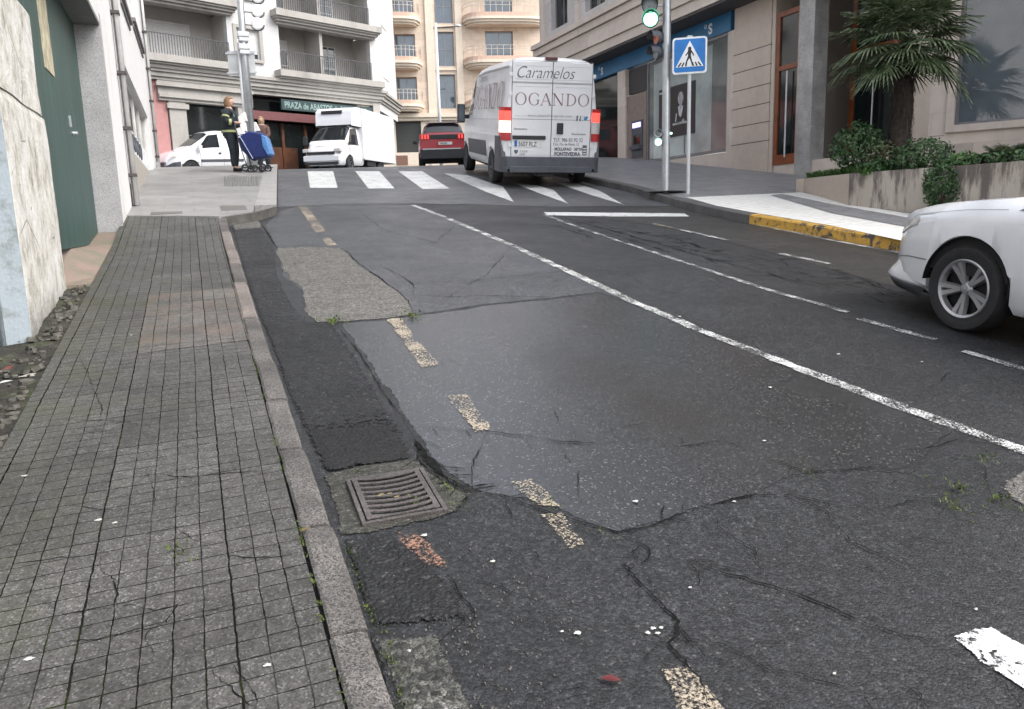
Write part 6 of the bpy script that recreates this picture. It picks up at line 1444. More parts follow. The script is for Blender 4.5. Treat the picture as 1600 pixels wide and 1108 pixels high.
mb = MB(); slab(mb, Ry(.815), Ry(.87), Rz(.555), Rz(.61), XR-.0045, XR); fb = mb.build('small_square_mark', M['ink'], VAN); text_mesh('f', .12, M['ink_white'], fb, RM(.835, .605, .005), bold=.006)
mb = MB(); mb.add([Vector((XR-.005, Ry(.91+.055*x), Rz(.61)+.10*y)) for x, y in ((0, .25), (.25, .1), (.6, .12), (.85, .45), (1, .9), (.78, .82), (.62, 1.0), (.45, .85), (.4, .65), (.1, .95), (.08, .6))], [tuple(range(11))]); mb.build('small_bird_mark', simple('bird_blue', (.04, .22, .42), .5), VAN, fix=False)
text_mesh('Distribuidora', .05, M['ink'], VAN, RM(.03, .715)); text_mesh('Distribuciones', .05, M['ink'], VAN, RM(.76, .76))
text_mesh('TLF. 986 83 92 32', .10, M['ink'], VAN, RM(.53, .835), sx=.82); text_mesh('Ctra. Pta. de Marín, 12', .07, M['ink'], VAN, RM(.53, .875), sx=.82)
text_mesh('MOLLABAO   36910', .082, M['ink'], VAN, RM(.55, .93), sx=.80, bold=.003); text_mesh('PONTEVEDRA', .095, M['ink'], VAN, RM(.55, .985), sx=.88, bold=.004)
mb = MB(); slab(mb, Ry(.91), Ry(.965), Rz(.87), Rz(.98), XR-.0045, XR); stk = mb.build('sticker', M['ink'], VAN)
mb = MB()
for k in range(3): slab(mb, Ry(.918), Ry(.957), Rz(.90+k*.028), Rz(.912+k*.028), XR-.006, XR-.0046)
mb.build('sticker_text', M['ink_white'], stk)
mb = MB(); mb.prism([(Ry(.04), Rz(.93)), (Ry(.09), Rz(.93)), (Ry(.088), Rz(.955)), (Ry(.065), Rz(.975)), (Ry(.042), Rz(.955))], XR-.0045, XR, axis='x'); mb.build('shield_mark', M['ink'], VAN)
text_mesh('2.3 JTD', .052, M['ink'], VAN, RM(.11, .955)); text_mesh('L3H2', .05, M['ink'], VAN, RM(.11, .985))
for s_ in (1, -1):   # tall tail lamps
    def lampseg(z0, z1, mat, nm, par, lab=None):
        mb = MB(); vs = []
        for x, y in ((-2.775, s_*.815), (-2.775, s_*.94), (-2.72, s_*1.0), (-2.60, s_*1.018)): vs += [(x, y, z0), (x, y, z1)]
        mb.add(vs, [(2*k, 2*k+1, 2*k+3, 2*k+2) for k in range(3)]); vs2 = [(x+.03, y*.96, z) for x, y, z in vs]; mb.add(vs2, [(2*k, 2*k+1, 2*k+3, 2*k+2) for k in range(3)])
        mb.add([vs[0], vs[2], vs[4], vs[6]], [(0, 1, 2, 3)]); mb.add([vs[1], vs[3], vs[5], vs[7]], [(0, 1, 2, 3)]); return mb.build(nm, mat, par, lab, fix=True)
    tl = lampseg(1.27, 1.45, M['red_lit'] if s_ > 0 else M['red_lit'], 'tail_light', VAN)
    lampseg(1.05, 1.268, M['lit_white'] if s_ > 0 else M['clear_lamp'], 'lamp_middle', tl); lampseg(.90, 1.048, M['red_lamp'], 'lamp_lower', tl); lampseg(1.452, 1.52, M['red_lamp'], 'lamp_top', tl)
# side lettering, window, mirror
tilt = math.atan2(.15, 1.15)
def SM(x, z): p = vr.pt(x, 6.2, 1, .012); return frame_M((x, p.y, z), (-1, 0, 0), (0, -math.sin(.13), math.cos(.13)))
# left side reads towards the rear when seen from outside: x axis of the text points to the rear
for sgn in (1,):
    mb = MB(); x0 = 1.1
    def plc(x, y, ox):
        X_ = ox-x; z = 1.50+y; w0 = .975-(z-1.3)*.135; return Vector((X_, w0+.02, z))
    for i, ch in enumerate('OGANDO'): serif(mb, ch, 0, .50, lambda x, y, i=i: plc(x, y, 1.0-i*.60))
    mb.build('side_lettering', M['ink_red'], VAN, fix=False)
def stxt(s, size, x, z, mat): w0 = .975-(z-1.3)*.135; return text_mesh(s, size, mat, VAN, frame_M((x, w0+.022, z), (-1, 0, 0), (0, -.117, .993)), shear=.3)
stxt('Caramelos', .24, .6, 2.09, M['ink_light'])
mb = MB(); vr.patch(mb, 1.15, 2.15, 5.15, 6.9, 1, .008, xf=lambda b: (1.2, 2.15-.62*b)); vr.patch(mb, 1.15, 2.15, 5.15, 6.9, -1, .008, xf=lambda b: (1.2, 2.15-.62*b)); mb.build('cab_window', M['carglass'], VAN)
mb = MB(); vr.front_patch(mb, 1.42, 2.28, 7.0, .008); mb.build('windscreen', M['carglass'], VAN)
mb = MB()
for x in (-1.0, .95, 1.1): vr.patch(mb, x, x+.012, .5, 7.2, 1, .004, nx=1)
vr.patch(mb, -2.6, 1.0, 6.85, 6.95, 1, .005, nx=20, nv=1); vr.patch(mb, -2.6, 1.0, 4.9, 5.0, 1, .005, nx=20, nv=1)
mb.build('side_seams', simple('seam_grey', (.30, .31, .32), .6), VAN)
for s_ in (1, -1):
    mb = MB(); mb.box(1.62, 1.80, min(s_*1.06, s_*1.24), max(s_*1.06, s_*1.24), 1.18, 1.62); mb.box(1.68, 1.8, min(s_*.95, s_*1.08), max(s_*.95, s_*1.08), 1.28, 1.38)
    m_ = mb.build('mirror', M['black_plastic'], VAN, bevel=.03)
    mb = MB(); mb.box(1.612, 1.618, min(s_*1.08, s_*1.22), max(s_*1.08, s_*1.22), 1.22, 1.58); mb.build('mirror_glass', M['glass_blue'], m_)
mb = MB(); mb.tube([(-2.6, -.45, .30), (-2.84, -.45, .28)], .03, 10); mb.box(-2.7, -2.3, -.1, .25, .22, .36); mb.build('exhaust', M['black_plastic'], VAN)
gl, grr = gp(775, 284), gp(903, 288)
mid = (gl+grr)/2; AZV = 10.5
h_ = Vector((math.sin(R(AZV)), math.cos(R(AZV)), 0)); c = mid+h_*1.62; place(VAN, (c.x, c.y, G(c.x, c.y)), AZV, roll=.022)

# ---- white car leaving the picture on the right
CAR = empty('car', (0, 0, 0), 0, 'white car with double spoke alloy wheel driving along the right edge of the picture', 'car')
cr_b = Body(-3.6, 1.02, [(-3.6, .75), (-3.45, 1.0), (-2.9, 1.12), (-2.6, 1.35), (-1.9, 1.44), (-1.0, 1.43), (-.6, 1.30), (.02-.30, .98), (.1, .92), (.5, .85), (.78, .77), (.93, .66), (.99, .57), (1.02, .48)],
            [(-3.6, .7), (-3.4, .92), (-.4, .88), (.1, .83), (.6, .74), (.9, .6), (1.02, .44)], [(-3.6, .70), (-3.3, .86), (-2.0, .90), (.0, .905), (.35, .885), (.65, .80), (.85, .66), (.96, .48), (1.02, .30)],
            [(-3.6, .6), (-2.9, .66), (-2.0, .56), (-1.0, .58), (-.4, .70), (.0, .80), (1.02, .6)], [(-3.6, .28), (-2.8, .22), (-.4, .20), (.35, .20), (1.02, .22)], [(0, .355, .315), (-2.72, .355, .315)])
soft(cr_b.mesh().build('body', M['car_white'], CAR), 34)
for x in (0, -2.72):
    for s_ in (1, -1): wheel(CAR, x, s_*.795, .308, .21, s_, M['alloy'], 5, True, hub=.68)
mb = MB(); mb.box(-3.3, .75, -.72, .72, .17, .35)
for x in (0, -2.72): mb.box(x-.37, x+.37, -.86, .86, .40, .70); mb.box(x-.42, x+.42, -.66, .66, .2, .6)
mb.build('underbody', M['dark'], CAR)
mb = MB(); cr_b.patch(mb, -2.3, -.35, 5.2, 6.9, 1, .006, xf=lambda b: (-2.75+.35*b, -.28-.42*b)); cr_b.patch(mb, -2.3, -.35, 5.2, 6.9, -1, .006, xf=lambda b: (-2.75+.35*b, -.28-.42*b)); mb.build('side_windows', M['carglass'], CAR)
mb = MB(); cr_b.front_patch(mb, -.92, -.26, 7.3, .006); mb.build('windscreen', M['carglass'], CAR)
mb = MB(); cr_b.patch(mb, .40, .80, 5.15, 5.22, 1, .004, nv=1); cr_b.patch(mb, -.2, .70, 5.35, 5.40, 1, .003, nv=1, nx=20); cr_b.patch(mb, -.62, -.61, .6, 5.0, 1, .003, nx=1, nv=10); cr_b.patch(mb, .36, .96, 2.2, 2.27, 1, .003, nv=1, nx=16); mb.build('seams', simple('seam_car', (.16, .165, .17), .6), CAR)
mb = MB(); cr_b.patch(mb, .55, .93, 3.9, 4.9, 1, .006, nx=8); cr_b.patch(mb, .55, .93, 3.9, 4.9, -1, .006, nx=8); mb.build('headlight', M['clear_lamp'], CAR)
# lower front lip and dark spoiler, swept round the nose
def nose(t): a = t*PI/2; return (1.045-.72*(1-math.cos(a))**1.15*.98, .86*math.sin(a)**.72)
def sweep(name, mat, rows):
    mb = MB(); vs = []; N = 22
    for k in range(-N, N+1):
        x, y = nose(.90*abs(k)/N); y *= (1 if k >= 0 else -1); f = min(1, (1-abs(k)/N)*2.2); f = f*f*(3-2*f)
        for ox, oy, z in rows: vs.append((x+(ox+.05)*f-.06, y+(((oy+.03)*f-.035) if k > 0 else -((oy+.03)*f-.035) if k < 0 else 0), z))
    m = len(rows); mb.add(vs, [(m*k+j, m*k+m+j, m*k+m+j+1, m*k+j+1) for k in range(2*N) for j in range(m-1)]); o = mb.build(name, mat, CAR, smooth=True); return o
sweep('bumper', M['car_white'], [(-.05, -.05, .235), (.025, .012, .225), (.042, .018, .25), (.022, .010, .29), (-.015, -.005, .34), (-.04, -.03, .46)])
sweep('front_spoiler', M['black_plastic'], [(-.12, -.10, .15), (-.01, -.01, .165), (.02, .004, .20), (.03, .01, .23), (-.05, -.05, .236)])
mb = MB()   # dark arch lining edge
for x0 in (0, -2.72): mb.lathe([(.352, .90), (.352, .60)], Matrix.Translation((x0, 0, .315)) @ Matrix.Rotation(R(-90), 4, 'X'), 24, arc=PI, a0=PI); mb.lathe([(.352, -.90), (.352, -.60)], Matrix.Translation((x0, 0, .315)) @ Matrix.Rotation(R(-90), 4, 'X'), 24, arc=PI, a0=PI)
mb.build('arch_liner', M['dark'], CAR, fix=False)
mb = MB(); cr_b.patch(mb, -2.2, -.45, .05, .45, 1, .012, nx=14, nv=2); mb.build('side_skirt', M['black_plastic'], CAR)
AZC = 4.0; wc_ = gp(1507, 520); h_ = Vector((math.sin(R(AZC)), math.cos(R(AZC)), 0)); l_ = Vector((h_.y, -h_.x, 0))
c = wc_+l_*.82+h_*.05; place(CAR, (c.x, c.y, G(c.x, c.y)), AZC); CAR.matrix_world = CAR.matrix_world @ Matrix.Scale(.95, 4)

# ---- red SUV beyond the crossing
SUV = empty('red_suv', (0, 0, 0), 0, 'dark red SUV with lit tail lamps, seen from behind beside the panel van', 'car')
sb = Body(-2.2, 2.2, [(-2.2, 1.02), (-2.12, 1.10), (-1.95, 1.34), (-1.75, 1.56), (-1.5, 1.60), (0, 1.63), (.5, 1.55), (1.2, 1.12), (2.0, .95), (2.2, .7)], [(-2.2, .98), (1.0, 1.0), (2.2, .62)],
          [(-2.2, .84), (-2.05, .90), (0, .92), (1.6, .89), (2.2, .7)], [(-2.2, .74), (-1.8, .64), (-1.5, .64), (.5, .62), (1.2, .75), (2.2, .6)], [(-2.2, .32), (2.2, .28)], [(-1.35, .38, .35), (1.35, .38, .35)])
soft(sb.mesh().build('body', M['red_paint'], SUV), 34)
for x in (-1.35, 1.35):
    for s_ in (1, -1): wheel(SUV, x, s_*.80, .345, .22, s_, M['alloy'], 5)
mb = MB(); mb.box(-2.0, 2.0, -.8, .8, .22, .42); mb.build('underbody', M['dark'], SUV)
mb = MB(); sb.front_patch(mb, -2.02, -1.76, 6.8, .008, nx=6); rw_ = mb.build('rear_window', M['carglass'], SUV)
mb = MB(); mb.box(-1.86, -1.50, -.60, .60, 1.585, 1.625); mb.build('roof_spoiler', simple('pale_roof', (.5, .42, .42), .3), SUV, bevel=.01)
mb = MB(); mb.box(-2.24, -2.12, -.86, .86, .30, .66); mb.build('rear_bumper', M['black_plastic'], SUV, bevel=.03)
mb = MB(); mb.box(-2.255, -2.24, -.60, .78, .64, .675); mb.build('chrome_strip', M['lt_metal'], SUV)
mb = MB(); mb.box(-2.225, -2.20, -.30, .20, .80, .90); p_ = mb.build('number_plate', M['plate'], SUV); text_mesh('9548 JGC', .085, M['ink'], p_, frame_M((-2.227, .18, .82), (0, -1, 0), (0, 0, 1)), bold=.003, sx=.9)
mb = MB(); mb.box(-2.215, -2.13, -.80, .80, .99, 1.16); mb.build('light_band', M['black_plastic'], SUV, bevel=.02)
for s_ in (1, -1):
    mb = MB(); mb.box(-2.235, -2.06, min(s_*.50, s_*.87), max(s_*.50, s_*.87), .98, 1.18); tl = mb.build('tail_light', M['red_lamp'], SUV, bevel=.02)
    mb = MB()
    for k in range(3): mb.box(-2.25, -2.234, min(s_*(.54+k*.105), s_*(.58+k*.105)), max(s_*(.54+k*.105), s_*(.58+k*.105)), 1.01, 1.15)
    mb.build('lit_claw', M['red_lit'], tl)
    mb = MB(); mb.box(.75, .95, min(s_*.95, s_*1.12), max(s_*.95, s_*1.12), .98, 1.12); mb.build('mirror', M['black_plastic'], SUV, bevel=.03)
mb = MB(); sb.patch(mb, -1.7, .9, 5.15, 6.9, 1, .006, xf=lambda b: (-1.75+.2*b, 1.0-.5*b)); sb.patch(mb, -1.7, .9, 5.15, 6.9, -1, .006, xf=lambda b: (-1.75+.2*b, 1.0-.5*b)); mb.build('side_windows', M['carglass'], SUV)
q = gd(694, 28.2); place(SUV, (q.x+.55, q.y+1.95, G(q.x+.55, q.y+1.95)), 15)

# ---- white box truck
TR = empty('box_truck', (0, 0, 0), 0, 'white refrigerated box truck parked nose to the left beyond the crossing', 'truck')
tb = Body(-.9, 1.55, [(-.9, 2.15), (-.2, 2.15), (.1, 2.08), (.85, 1.38), (1.0, 1.26), (1.38, 1.12), (1.52, .92), (1.55, .7)], [(-.9, 1.18), (.9, 1.15), (1.55, .66)], [(-.9, .95), (.8, .96), (1.3, .88), (1.5, .72), (1.55, .6)], [(-.9, .78), (.1, .76), (.9, .84), (1.55, .5)], [(-.9, .34), (1.55, .26)], [(.62, .40, .36)])
soft(tb.mesh().build('cab', M['car_white'], TR), 34)
mb = MB(); tb.front_patch(mb, .10, .83, 7.1, .008); mb.build('windscreen', M['carglass'], TR)
mb = MB()
for s_ in (1, -1): tb.patch(mb, -.5, .7, 5.1, 6.9, s_, .008, xf=lambda b: (-.48, .72-.55*b))
mb.build('cab_window', M['carglass'], TR)
mb = MB(); mb.box(1.545, 1.60, -.66, .66, .74, .86); mb.box(1.50, 1.60, -.80, .80, .30, .42); mb.build('grille', M['black_plastic'], TR, bevel=.02)
mb = MB(); mb.box(1.46, 1.585, -.86, .86, .44, .70); mb.build('front_bumper', M['car_white'], TR, bevel=.04)
text_mesh('IVECO', .15, M['ink'], TR, frame_M((1.44, -.32, 1.02), (0, 1, 0), (-.5, 0, .86)), bold=.004)
for s_ in (1, -1):
    mb = MB(); mb.box(1.28, 1.53, min(s_*.60, s_*.90), max(s_*.60, s_*.90), .84, 1.0); mb.build('headlight', M['clear_lamp'], TR, bevel=.03)
    mb = MB(); mb.box(.55, .72, min(s_*1.08, s_*1.28), max(s_*1.08, s_*1.28), 1.20, 1.62); mb.box(.58, .7, min(s_*.95, s_*1.1), max(s_*.95, s_*1.1), 1.22, 1.32); mb.build('mirror', M['black_plastic'], TR, bevel=.03)
    wheel(TR, .62, s_*.86, .35, .22, s_, M['grey_plastic'], 5); wheel(TR, -2.9, s_*.86, .35, .22, s_, M['grey_plastic'], 5)
mb = MB(); mb.box(-4.6, -.72, -1.05, 1.05, .62, 2.90); bx = mb.build('cargo_box', M['car_white'], TR, bevel=.035)
mb = MB()
for s_ in (1, -1): mb.box(-4.6, -.72, min(s_*1.052, s_*1.062), max(s_*1.052, s_*1.062), .62, .72)
mb.box(-4.63, -4.57, -1.06, 1.06, .6, 2.96); mb.build('box_trim', M['lt_metal'], bx)
mb = MB(); n = 10; vs = []
for k in range(n+1):
    t = k/n; x = -.72+.95*math.sin(t*PI/2); z = 2.0+.9*math.cos(t*PI/2)*1.0; vs += [(x, -.98+.12*t, max(z, 2.12)), (x, .98-.12*t, max(z, 2.12))]
vs2 = []
prof = [(-.72, 2.93), (-.25, 2.90), (.05, 2.72), (.12, 2.35), (.14, 2.12)]
for x, z in prof: ww = .96-.10*(x+.72); vs2 += [(x, -ww, z), (x, ww, z)]
m = len(prof); base = [(x, y, 2.08) for (x, y, z) in vs2]
mb.add(vs2+base, [(2*k, 2*k+1, 2*k+3, 2*k+2) for k in range(m-1)]+[(2*k, 2*k+2, 2*m+2*k+2, 2*m+2*k) for k in range(m-1)]+[(2*k+1, 2*m+2*k+1, 2*m+2*k+3, 2*k+3) for k in range(m-1)])
fu = mb.build('refrigeration_unit', M['car_white'], TR, bevel=.03)
mb = MB(); mb.box(-.02, .115, -.58, .42, 2.62, 2.76); mb.build('air_slot', M['black_plastic'], fu)
mb = MB(); mb.box(-4.4, -.8, -.5, .5, .4, .62); mb.box(-2.2, -1.2, .7, .98, .35, .6); mb.build('chassis', M['dark'], TR)
q = gd(527, 35.3); AZT = 215
place(TR, (q.x, q.y, G(q.x, q.y)), AZT, pitch=-.01)

# ---- small white van on the left
SV = empty('small_van', (0, 0, 0), 0, 'small white van with dark lower trim parked far left behind the uniformed person', 'van')
sv_ = Body(-3.45, .95, [(-3.45, 1.55), (-3.38, 1.78), (-3.2, 1.86), (-1.3, 1.88), (-.9, 1.82), (-.1, 1.24), (.1, 1.14), (.7, .95), (.9, .72), (.95, .6)], [(-3.45, 1.08), (-.1, 1.06), (.7, .84), (.95, .56)], [(-3.45, .80), (-3.3, .87), (0, .89), (.6, .82), (.88, .62), (.95, .5)], [(-3.45, .68), (-3.2, .70), (-1.2, .68), (-.1, .78), (.95, .5)], [(-3.45, .30), (.95, .28)], [(0, .36, .32), (-2.72, .36, .32)])
soft(sv_.mesh().build('body', M['car_white'], SV), 34)
for x in (0, -2.72):
    for s_ in (1, -1): wheel(SV, x, s_*.79, .315, .19, s_, M['grey_plastic'], 5)
mb = MB(); mb.box(-3.2, .7, -.72, .72, .2, .4); mb.box(-.38, .38, -.84, .84, .4, .68); mb.box(-3.1, -2.34, -.84, .84, .4, .68); mb.build('underbody', M['dark'], SV)
mb = MB()
sv_.patch(mb, -1.35, -.25, 5.25, 6.8, 1, .008, xf=lambda b: (-1.30, -.28-.52*b)); sv_.patch(mb, -1.35, -.25, 5.25, 6.8, -1, .008, xf=lambda b: (-1.30, -.28-.52*b)); mb.build('side_window', M['carglass'], SV)
mb = MB(); sv_.front_patch(mb, -.84, -.12, 7.1, .008); mb.build('windscreen', M['carglass'], SV)
mb = MB(); sv_.patch(mb, .42, .93, .3, 2.6, 1, .012); sv_.patch(mb, .42, .93, .3, 2.6, -1, .012); mb.box(.90, 1.0, -.56, .56, .34, .60); mb.build('front_bumper', M['grey_plastic'], SV)
mb = MB(); sv_.patch(mb, -2.3, -.42, 2.0, 2.6, 1, .012, nx=16); sv_.patch(mb, -3.4, -3.12, 2.0, 2.6, 1, .012); mb.build('side_strip', M['grey_plastic'], SV)
mb = MB(); sv_.patch(mb, -1.42, -1.41, .5, 7, 1, .004, nx=1, nv=10); sv_.patch(mb, -.42, -.41, .5, 5, 1, .004, nx=1, nv=10); mb.box(-1.32, -1.20, .88, .915, .92, .97); mb.build('door_seam_and_handle', M['black_plastic'], SV)
mb = MB(); sv_.patch(mb, .45, .84, 3.7, 4.8, 1, .008); mb.build('headlight', M['clear_lamp'], SV)
mb = MB(); mb.box(-.45, -.28, .92, 1.08, 1.08, 1.26); mb.build('mirror', M['car_white'], SV, bevel=.03)
q = gd(299, 31.5); AZS = 246; h_ = Vector((math.sin(R(AZS)), math.cos(R(AZS)), 0)); l_ = Vector((-h_.y, h_.x, 0)); c = q - l_*.8
place(SV, (c.x, c.y, G(c.x, c.y)), AZS)

# ================================================================== PEOPLE
def skin_obj(name, verts, edges, radii, mat, parent, root=0, sub=2):
    me = bpy.data.meshes.new(name); me.from_pydata(verts, edges, []); me.materials.append(mat); o = bpy.data.objects.new(name, me); C.objects.link(o); o.parent = parent
    s_ = o.modifiers.new('skin', 'SKIN'); s_.use_smooth_shade = True
    for i, r in enumerate(radii):
        v = me.skin_vertices[0].data[i]; v.radius = (r, r) if not isinstance(r, tuple) else r; v.use_root = (i == root)
    m_ = o.modifiers.new('sub', 'SUBSURF'); m_.levels = sub; m_.render_levels = sub; return o
M['skin'] = simple('skin', (.50, .31, .24), .6)
M['navy'] = simple('dark_uniform_cloth', (.012, .018, .024), .85, var=.3)
M['reflect'] = simple('yellow_reflective_band', (.33, .36, .17), .5)
M['hair'] = simple('light_brown_hair', (.20, .115, .06), .7, var=.35, scale=40)
def person(name, loc, face_az, label, H, jacket, trousers, hair, arms):
    """figure facing local +x; y left; built at height H"""
    P = empty(name, loc, 0, label, 'person'); k = H/1.7; P.rotation_euler = (0, 0, R(90-face_az)); P.scale = (k, k, k)
    V = [(0, 0, .93), (0, 0, 1.10), (0, 0, 1.30), (0, 0, 1.43), (.01, 0, 1.50), (.025, 0, 1.59)]; E = [(0, 1), (1, 2), (2, 3), (3, 4), (4, 5)]; r = [.14, .125, (.15, .12), .09, .052, .082]
    for s_, (hip, knee, ank) in ((1, ((0, .095, .88), (.04, .115, .50), (-.02, .13, .09))), (-1, ((0, -.095, .88), (.06, -.115, .50), (.07, -.12, .09)))):
        n = len(V); V += [hip, knee, ank, (ank[0]+.14, ank[1]+s_*.03, .045)]; E += [(0, n), (n, n+1), (n+1, n+2), (n+2, n+3)]; r += [.098, .062, .040, .036]
    for s_, (el, wr) in zip((1, -1), arms):
        n = len(V); V += [(0, s_*.175, 1.40), el, wr]; E += [(3, n), (n, n+1), (n+1, n+2)]; r += [.055, .042, .028]
        w_ = Vector(wr); d = (w_-Vector(el)).normalized(); hp = w_+d*.05; pn = len(V); V.append(tuple(hp)); E.append((n+2, pn)); r.append(.030)
        sd_ = d.cross(Vector((0, 0, 1))); sd_ = sd_.normalized() if sd_.length > .1 else Vector((0, 1, 0))
        for j in range(4):
            L = (.075, .085, .08, .065)[j]; b = hp+sd_*(-.027+.018*j)+d*.03; e1 = b+d*L*.5; e2 = e1+(d*.7+Vector((0, 0, -.7))).normalized()*L*.45; q0 = len(V)
            V += [tuple(b), tuple(e1), tuple(e2)]; E += [(pn, q0), (q0, q0+1), (q0+1, q0+2)]; r += [.010, .009, .007]
        b = w_+d*.02-sd_*.03; e1 = b-sd_*.025+d*.035; e2 = e1+d*.03; q0 = len(V); V += [tuple(b), tuple(e1), tuple(e2)]; E += [(pn, q0), (q0, q0+1), (q0+1, q0+2)]; r += [.011, .009, .008]
    skin_obj('body', V, E, r, M['skin'], P)
    # clothes follow the same bones, a little thicker
    J = [(0, 0, .80), (0, 0, 1.05), (0, 0, 1.28), (0, 0, 1.42), (.005, 0, 1.47)]; JE = [(0, 1), (1, 2), (2, 3), (3, 4)]; Jr = [(.225, .21), .20, (.21, .17), (.14, .12), .07]
    for s_, (el, wr) in zip((1, -1), arms):
        n = len(J); w2 = Vector(el).lerp(Vector(wr), .92); J += [(0, s_*.185, 1.395), el, tuple(w2)]; JE += [(3, n), (n, n+1), (n+1, n+2)]; Jr += [.090, .075, .058]
    skin_obj('jacket', J, JE, Jr, jacket, P, 1)
    T = [(0, 0, 1.0)]; TE = []; Tr = [.165]
    for s_, (hip, knee, ank) in ((1, ((0, .095, .86), (.04, .115, .50), (-.02, .13, .09))), (-1, ((0, -.095, .86), (.06, -.115, .50), (.07, -.12, .09)))):
        n = len(T); T += [hip, knee, ank]; TE += [(0, n), (n, n+1), (n+1, n+2)]; Tr += [.130, .098, .085]
    skin_obj('trousers', T, TE, Tr, trousers, P)
    for s_, ax_ in ((1, -.02), (-1, .07)):
        a = (ax_, s_*.13 if s_ > 0 else -.12, .05); skin_obj('shoe', [(a[0]-.05, a[1], .05), (a[0]+.06, a[1]+s_*.01, .045), (a[0]+.17, a[1]+s_*.03, .035)], [(0, 1), (1, 2)], [.05, .048, .035], M['dark'], P)
    # head details
    hc = Vector((.03, 0, 1.60)); mb = MB()
    def hp_(a, b):
        th = a*2*PI; ph = b*PI; d = Vector((math.sin(ph)*math.cos(th), math.sin(ph)*math.sin(th), math.cos(ph))); rr_ = 1.0; face = d.x > .35 and d.z < .45
        rad = Vector((.105, .088, .125+(.03 if d.z < 0 else 0)))*(.78 if face else 1.20); low = -.9 if d.x < .3 else -.2
        return hc+Vector((d.x*rad.x-.012, d.y*rad.y, d.z*rad.z+.0))
    mb.grid(hp_, 22, 14); mb.build('hair', hair, P, smooth=True)
    mb = MB(); mb.add([hc+Vector((.080, .012, -.01)), hc+Vector((.080, -.012, -.01)), hc+Vector((.112, 0, -.018)), hc+Vector((.082, 0, .03))], [(0, 1, 2), (0, 2, 3), (1, 3, 2)]); 
    mb.lathe([(.001, .0), (.06, -.02), (.078, -.07), (.05, -.16), (.001, -.19)], Matrix.Translation(hc+Vector((.030, 0, .095))) @ Matrix.Diagonal((.85, .88, 1.0, 1)), 16)
    mb.build('face', M['skin'], P, smooth=True)
    mb = MB()
    for y in (.028, -.028): mb.lathe([(.001, .003), (.011, 0)], frame_M(hc+Vector((.092, y, .012)), (0, 1, 0), (0, 0, 1)), 8)
    mb.box(.088, .094, -.02, .02, -.05, -.042, Matrix.Translation(hc)); mb.build('eyes_and_mouth', M['dark'], P)
    return P
wp_ = gp(366, 268, PD); zt_p = zat(wp_, 152); Hp = zt_p-wp_.z
arms = [((.03, .26, 1.13), (.24, .14, 1.10)), ((-.02, -.27, 1.14), (.20, -.16, 1.12))]
PW = person('person', wp_, 112, 'person in a dark uniform jacket with yellow reflective bands, standing with a blue trolley', Hp*.985, M['navy'], M['navy'], M['hair'], arms)
mb = MB(); mb.lathe([(.226, .0), (.226, .05)], Matrix.Translation((0, 0, .90)), 24); mb.build('reflective_hem', M['reflect'], PW)
mb = MB()
for s_, (el, wr) in zip((1, -1), arms):
    d = Vector(wr)-Vector(el); p = Vector(el)+d*.45; dn = d.normalized(); mb.tube([p-dn*.03, p+dn*.03], .074, 12)
    p2 = Vector((0, s_*.185, 1.395)).lerp(Vector(el), .55); d2 = (Vector(el)-Vector((0, s_*.185, 1.395))).normalized(); mb.tube([p2-d2*.02, p2+d2*.02], .088, 12)
mb.build('sleeve_band', M['reflect'], PW)
mb = MB(); mb.tube([(.02, .17, 1.46), (.13, .12, 1.34), (.165, .05, 1.15)], .014, 6); mb.tube([(.02, -.17, 1.46), (.13, -.12, 1.34), (.165, -.05, 1.15)], .014, 6); mb.build('shoulder_strap', simple('grey_green_strap', (.25, .35, .33), .6), PW)
# second person, mostly hidden behind the trolley
q = gp(414, 262, PD); q = q*1.12; q.z = G(q.x, q.y)+.02
q2 = Vector((q.x, q.y, 0)); hz_ = zat(q2, 184)-q.z
PB = person('person', q, 200, 'person with light brown hair and pinkish coat, mostly hidden behind the blue trolley', max(1.35, min(1.75, hz_)), simple('pink_brown_coat', (.12, .065, .055), .8, var=.4), M['navy'], simple('dark_blond_hair', (.27, .19, .11), .7, var=.3, scale=40), [((.05, .24, 1.12), (.22, .12, 1.0)), ((.05, -.24, 1.12), (.22, -.12, 1.0))])
# ---- blue trolley
tp = gp(405, 269, PD); TY = empty('delivery_trolley', tp, 0, 'blue wheeled delivery trolley with a pale blue side bag and small black wheels', 'trolley')
TY.rotation_euler = (0, 0, YAW)   # local x runs across the street towards the right of the picture
pxm = PXM(tp); K = 1/pxm
def T2(px_, py_): return ((px_-405)*K, (269-py_)*K)
mb = MB()
def wedge(mb, pts, y0, y1, taper=0): 
    P0 = [T2(*p) for p in pts]; mb.prism(P0, y0, y1, axis='y')
blue1 = simple('blue_bag_cloth', (.006, .018, .115), .5, var=.25, scale=8); blue2 = simple('pale_blue_plastic', (.07, .20, .45), .35, var=.35, scale=14)
def bag(px_pts, y0, y1, mat, name, lab=None):
    P0 = [Vector(T2(*p)) for p in px_pts]; cen = sum(P0, Vector((0, 0)))/len(P0); mb = MB(); n = len(P0); vs = []; ny = 5
    for j in range(ny):
        f = j/(ny-1); y = y0+(y1-y0)*f; sc = 1-.10*abs(2*f-1)**2
        for i, p in enumerate(P0): q_ = cen+(p-cen)*sc; vs.append((q_.x+.012*noise.noise(Vector((i*1.7, j*.9, 1))), y, q_.y+.012*noise.noise(Vector((i*1.3, j, 5)))))
    mb.add(vs, [(j*n+i, j*n+(i+1) % n, (j+1)*n+(i+1) % n, (j+1)*n+i) for j in range(ny-1) for i in range(n)]+[tuple(range(n)), tuple((ny-1)*n+i for i in range(n))]); o = mb.build(name, mat, TY, lab, bevel=.012); return o
b1 = bag([(381, 215), (397, 207), (418, 211), (428, 248), (404, 250), (398, 250)], -.22, .20, blue1, 'bag')
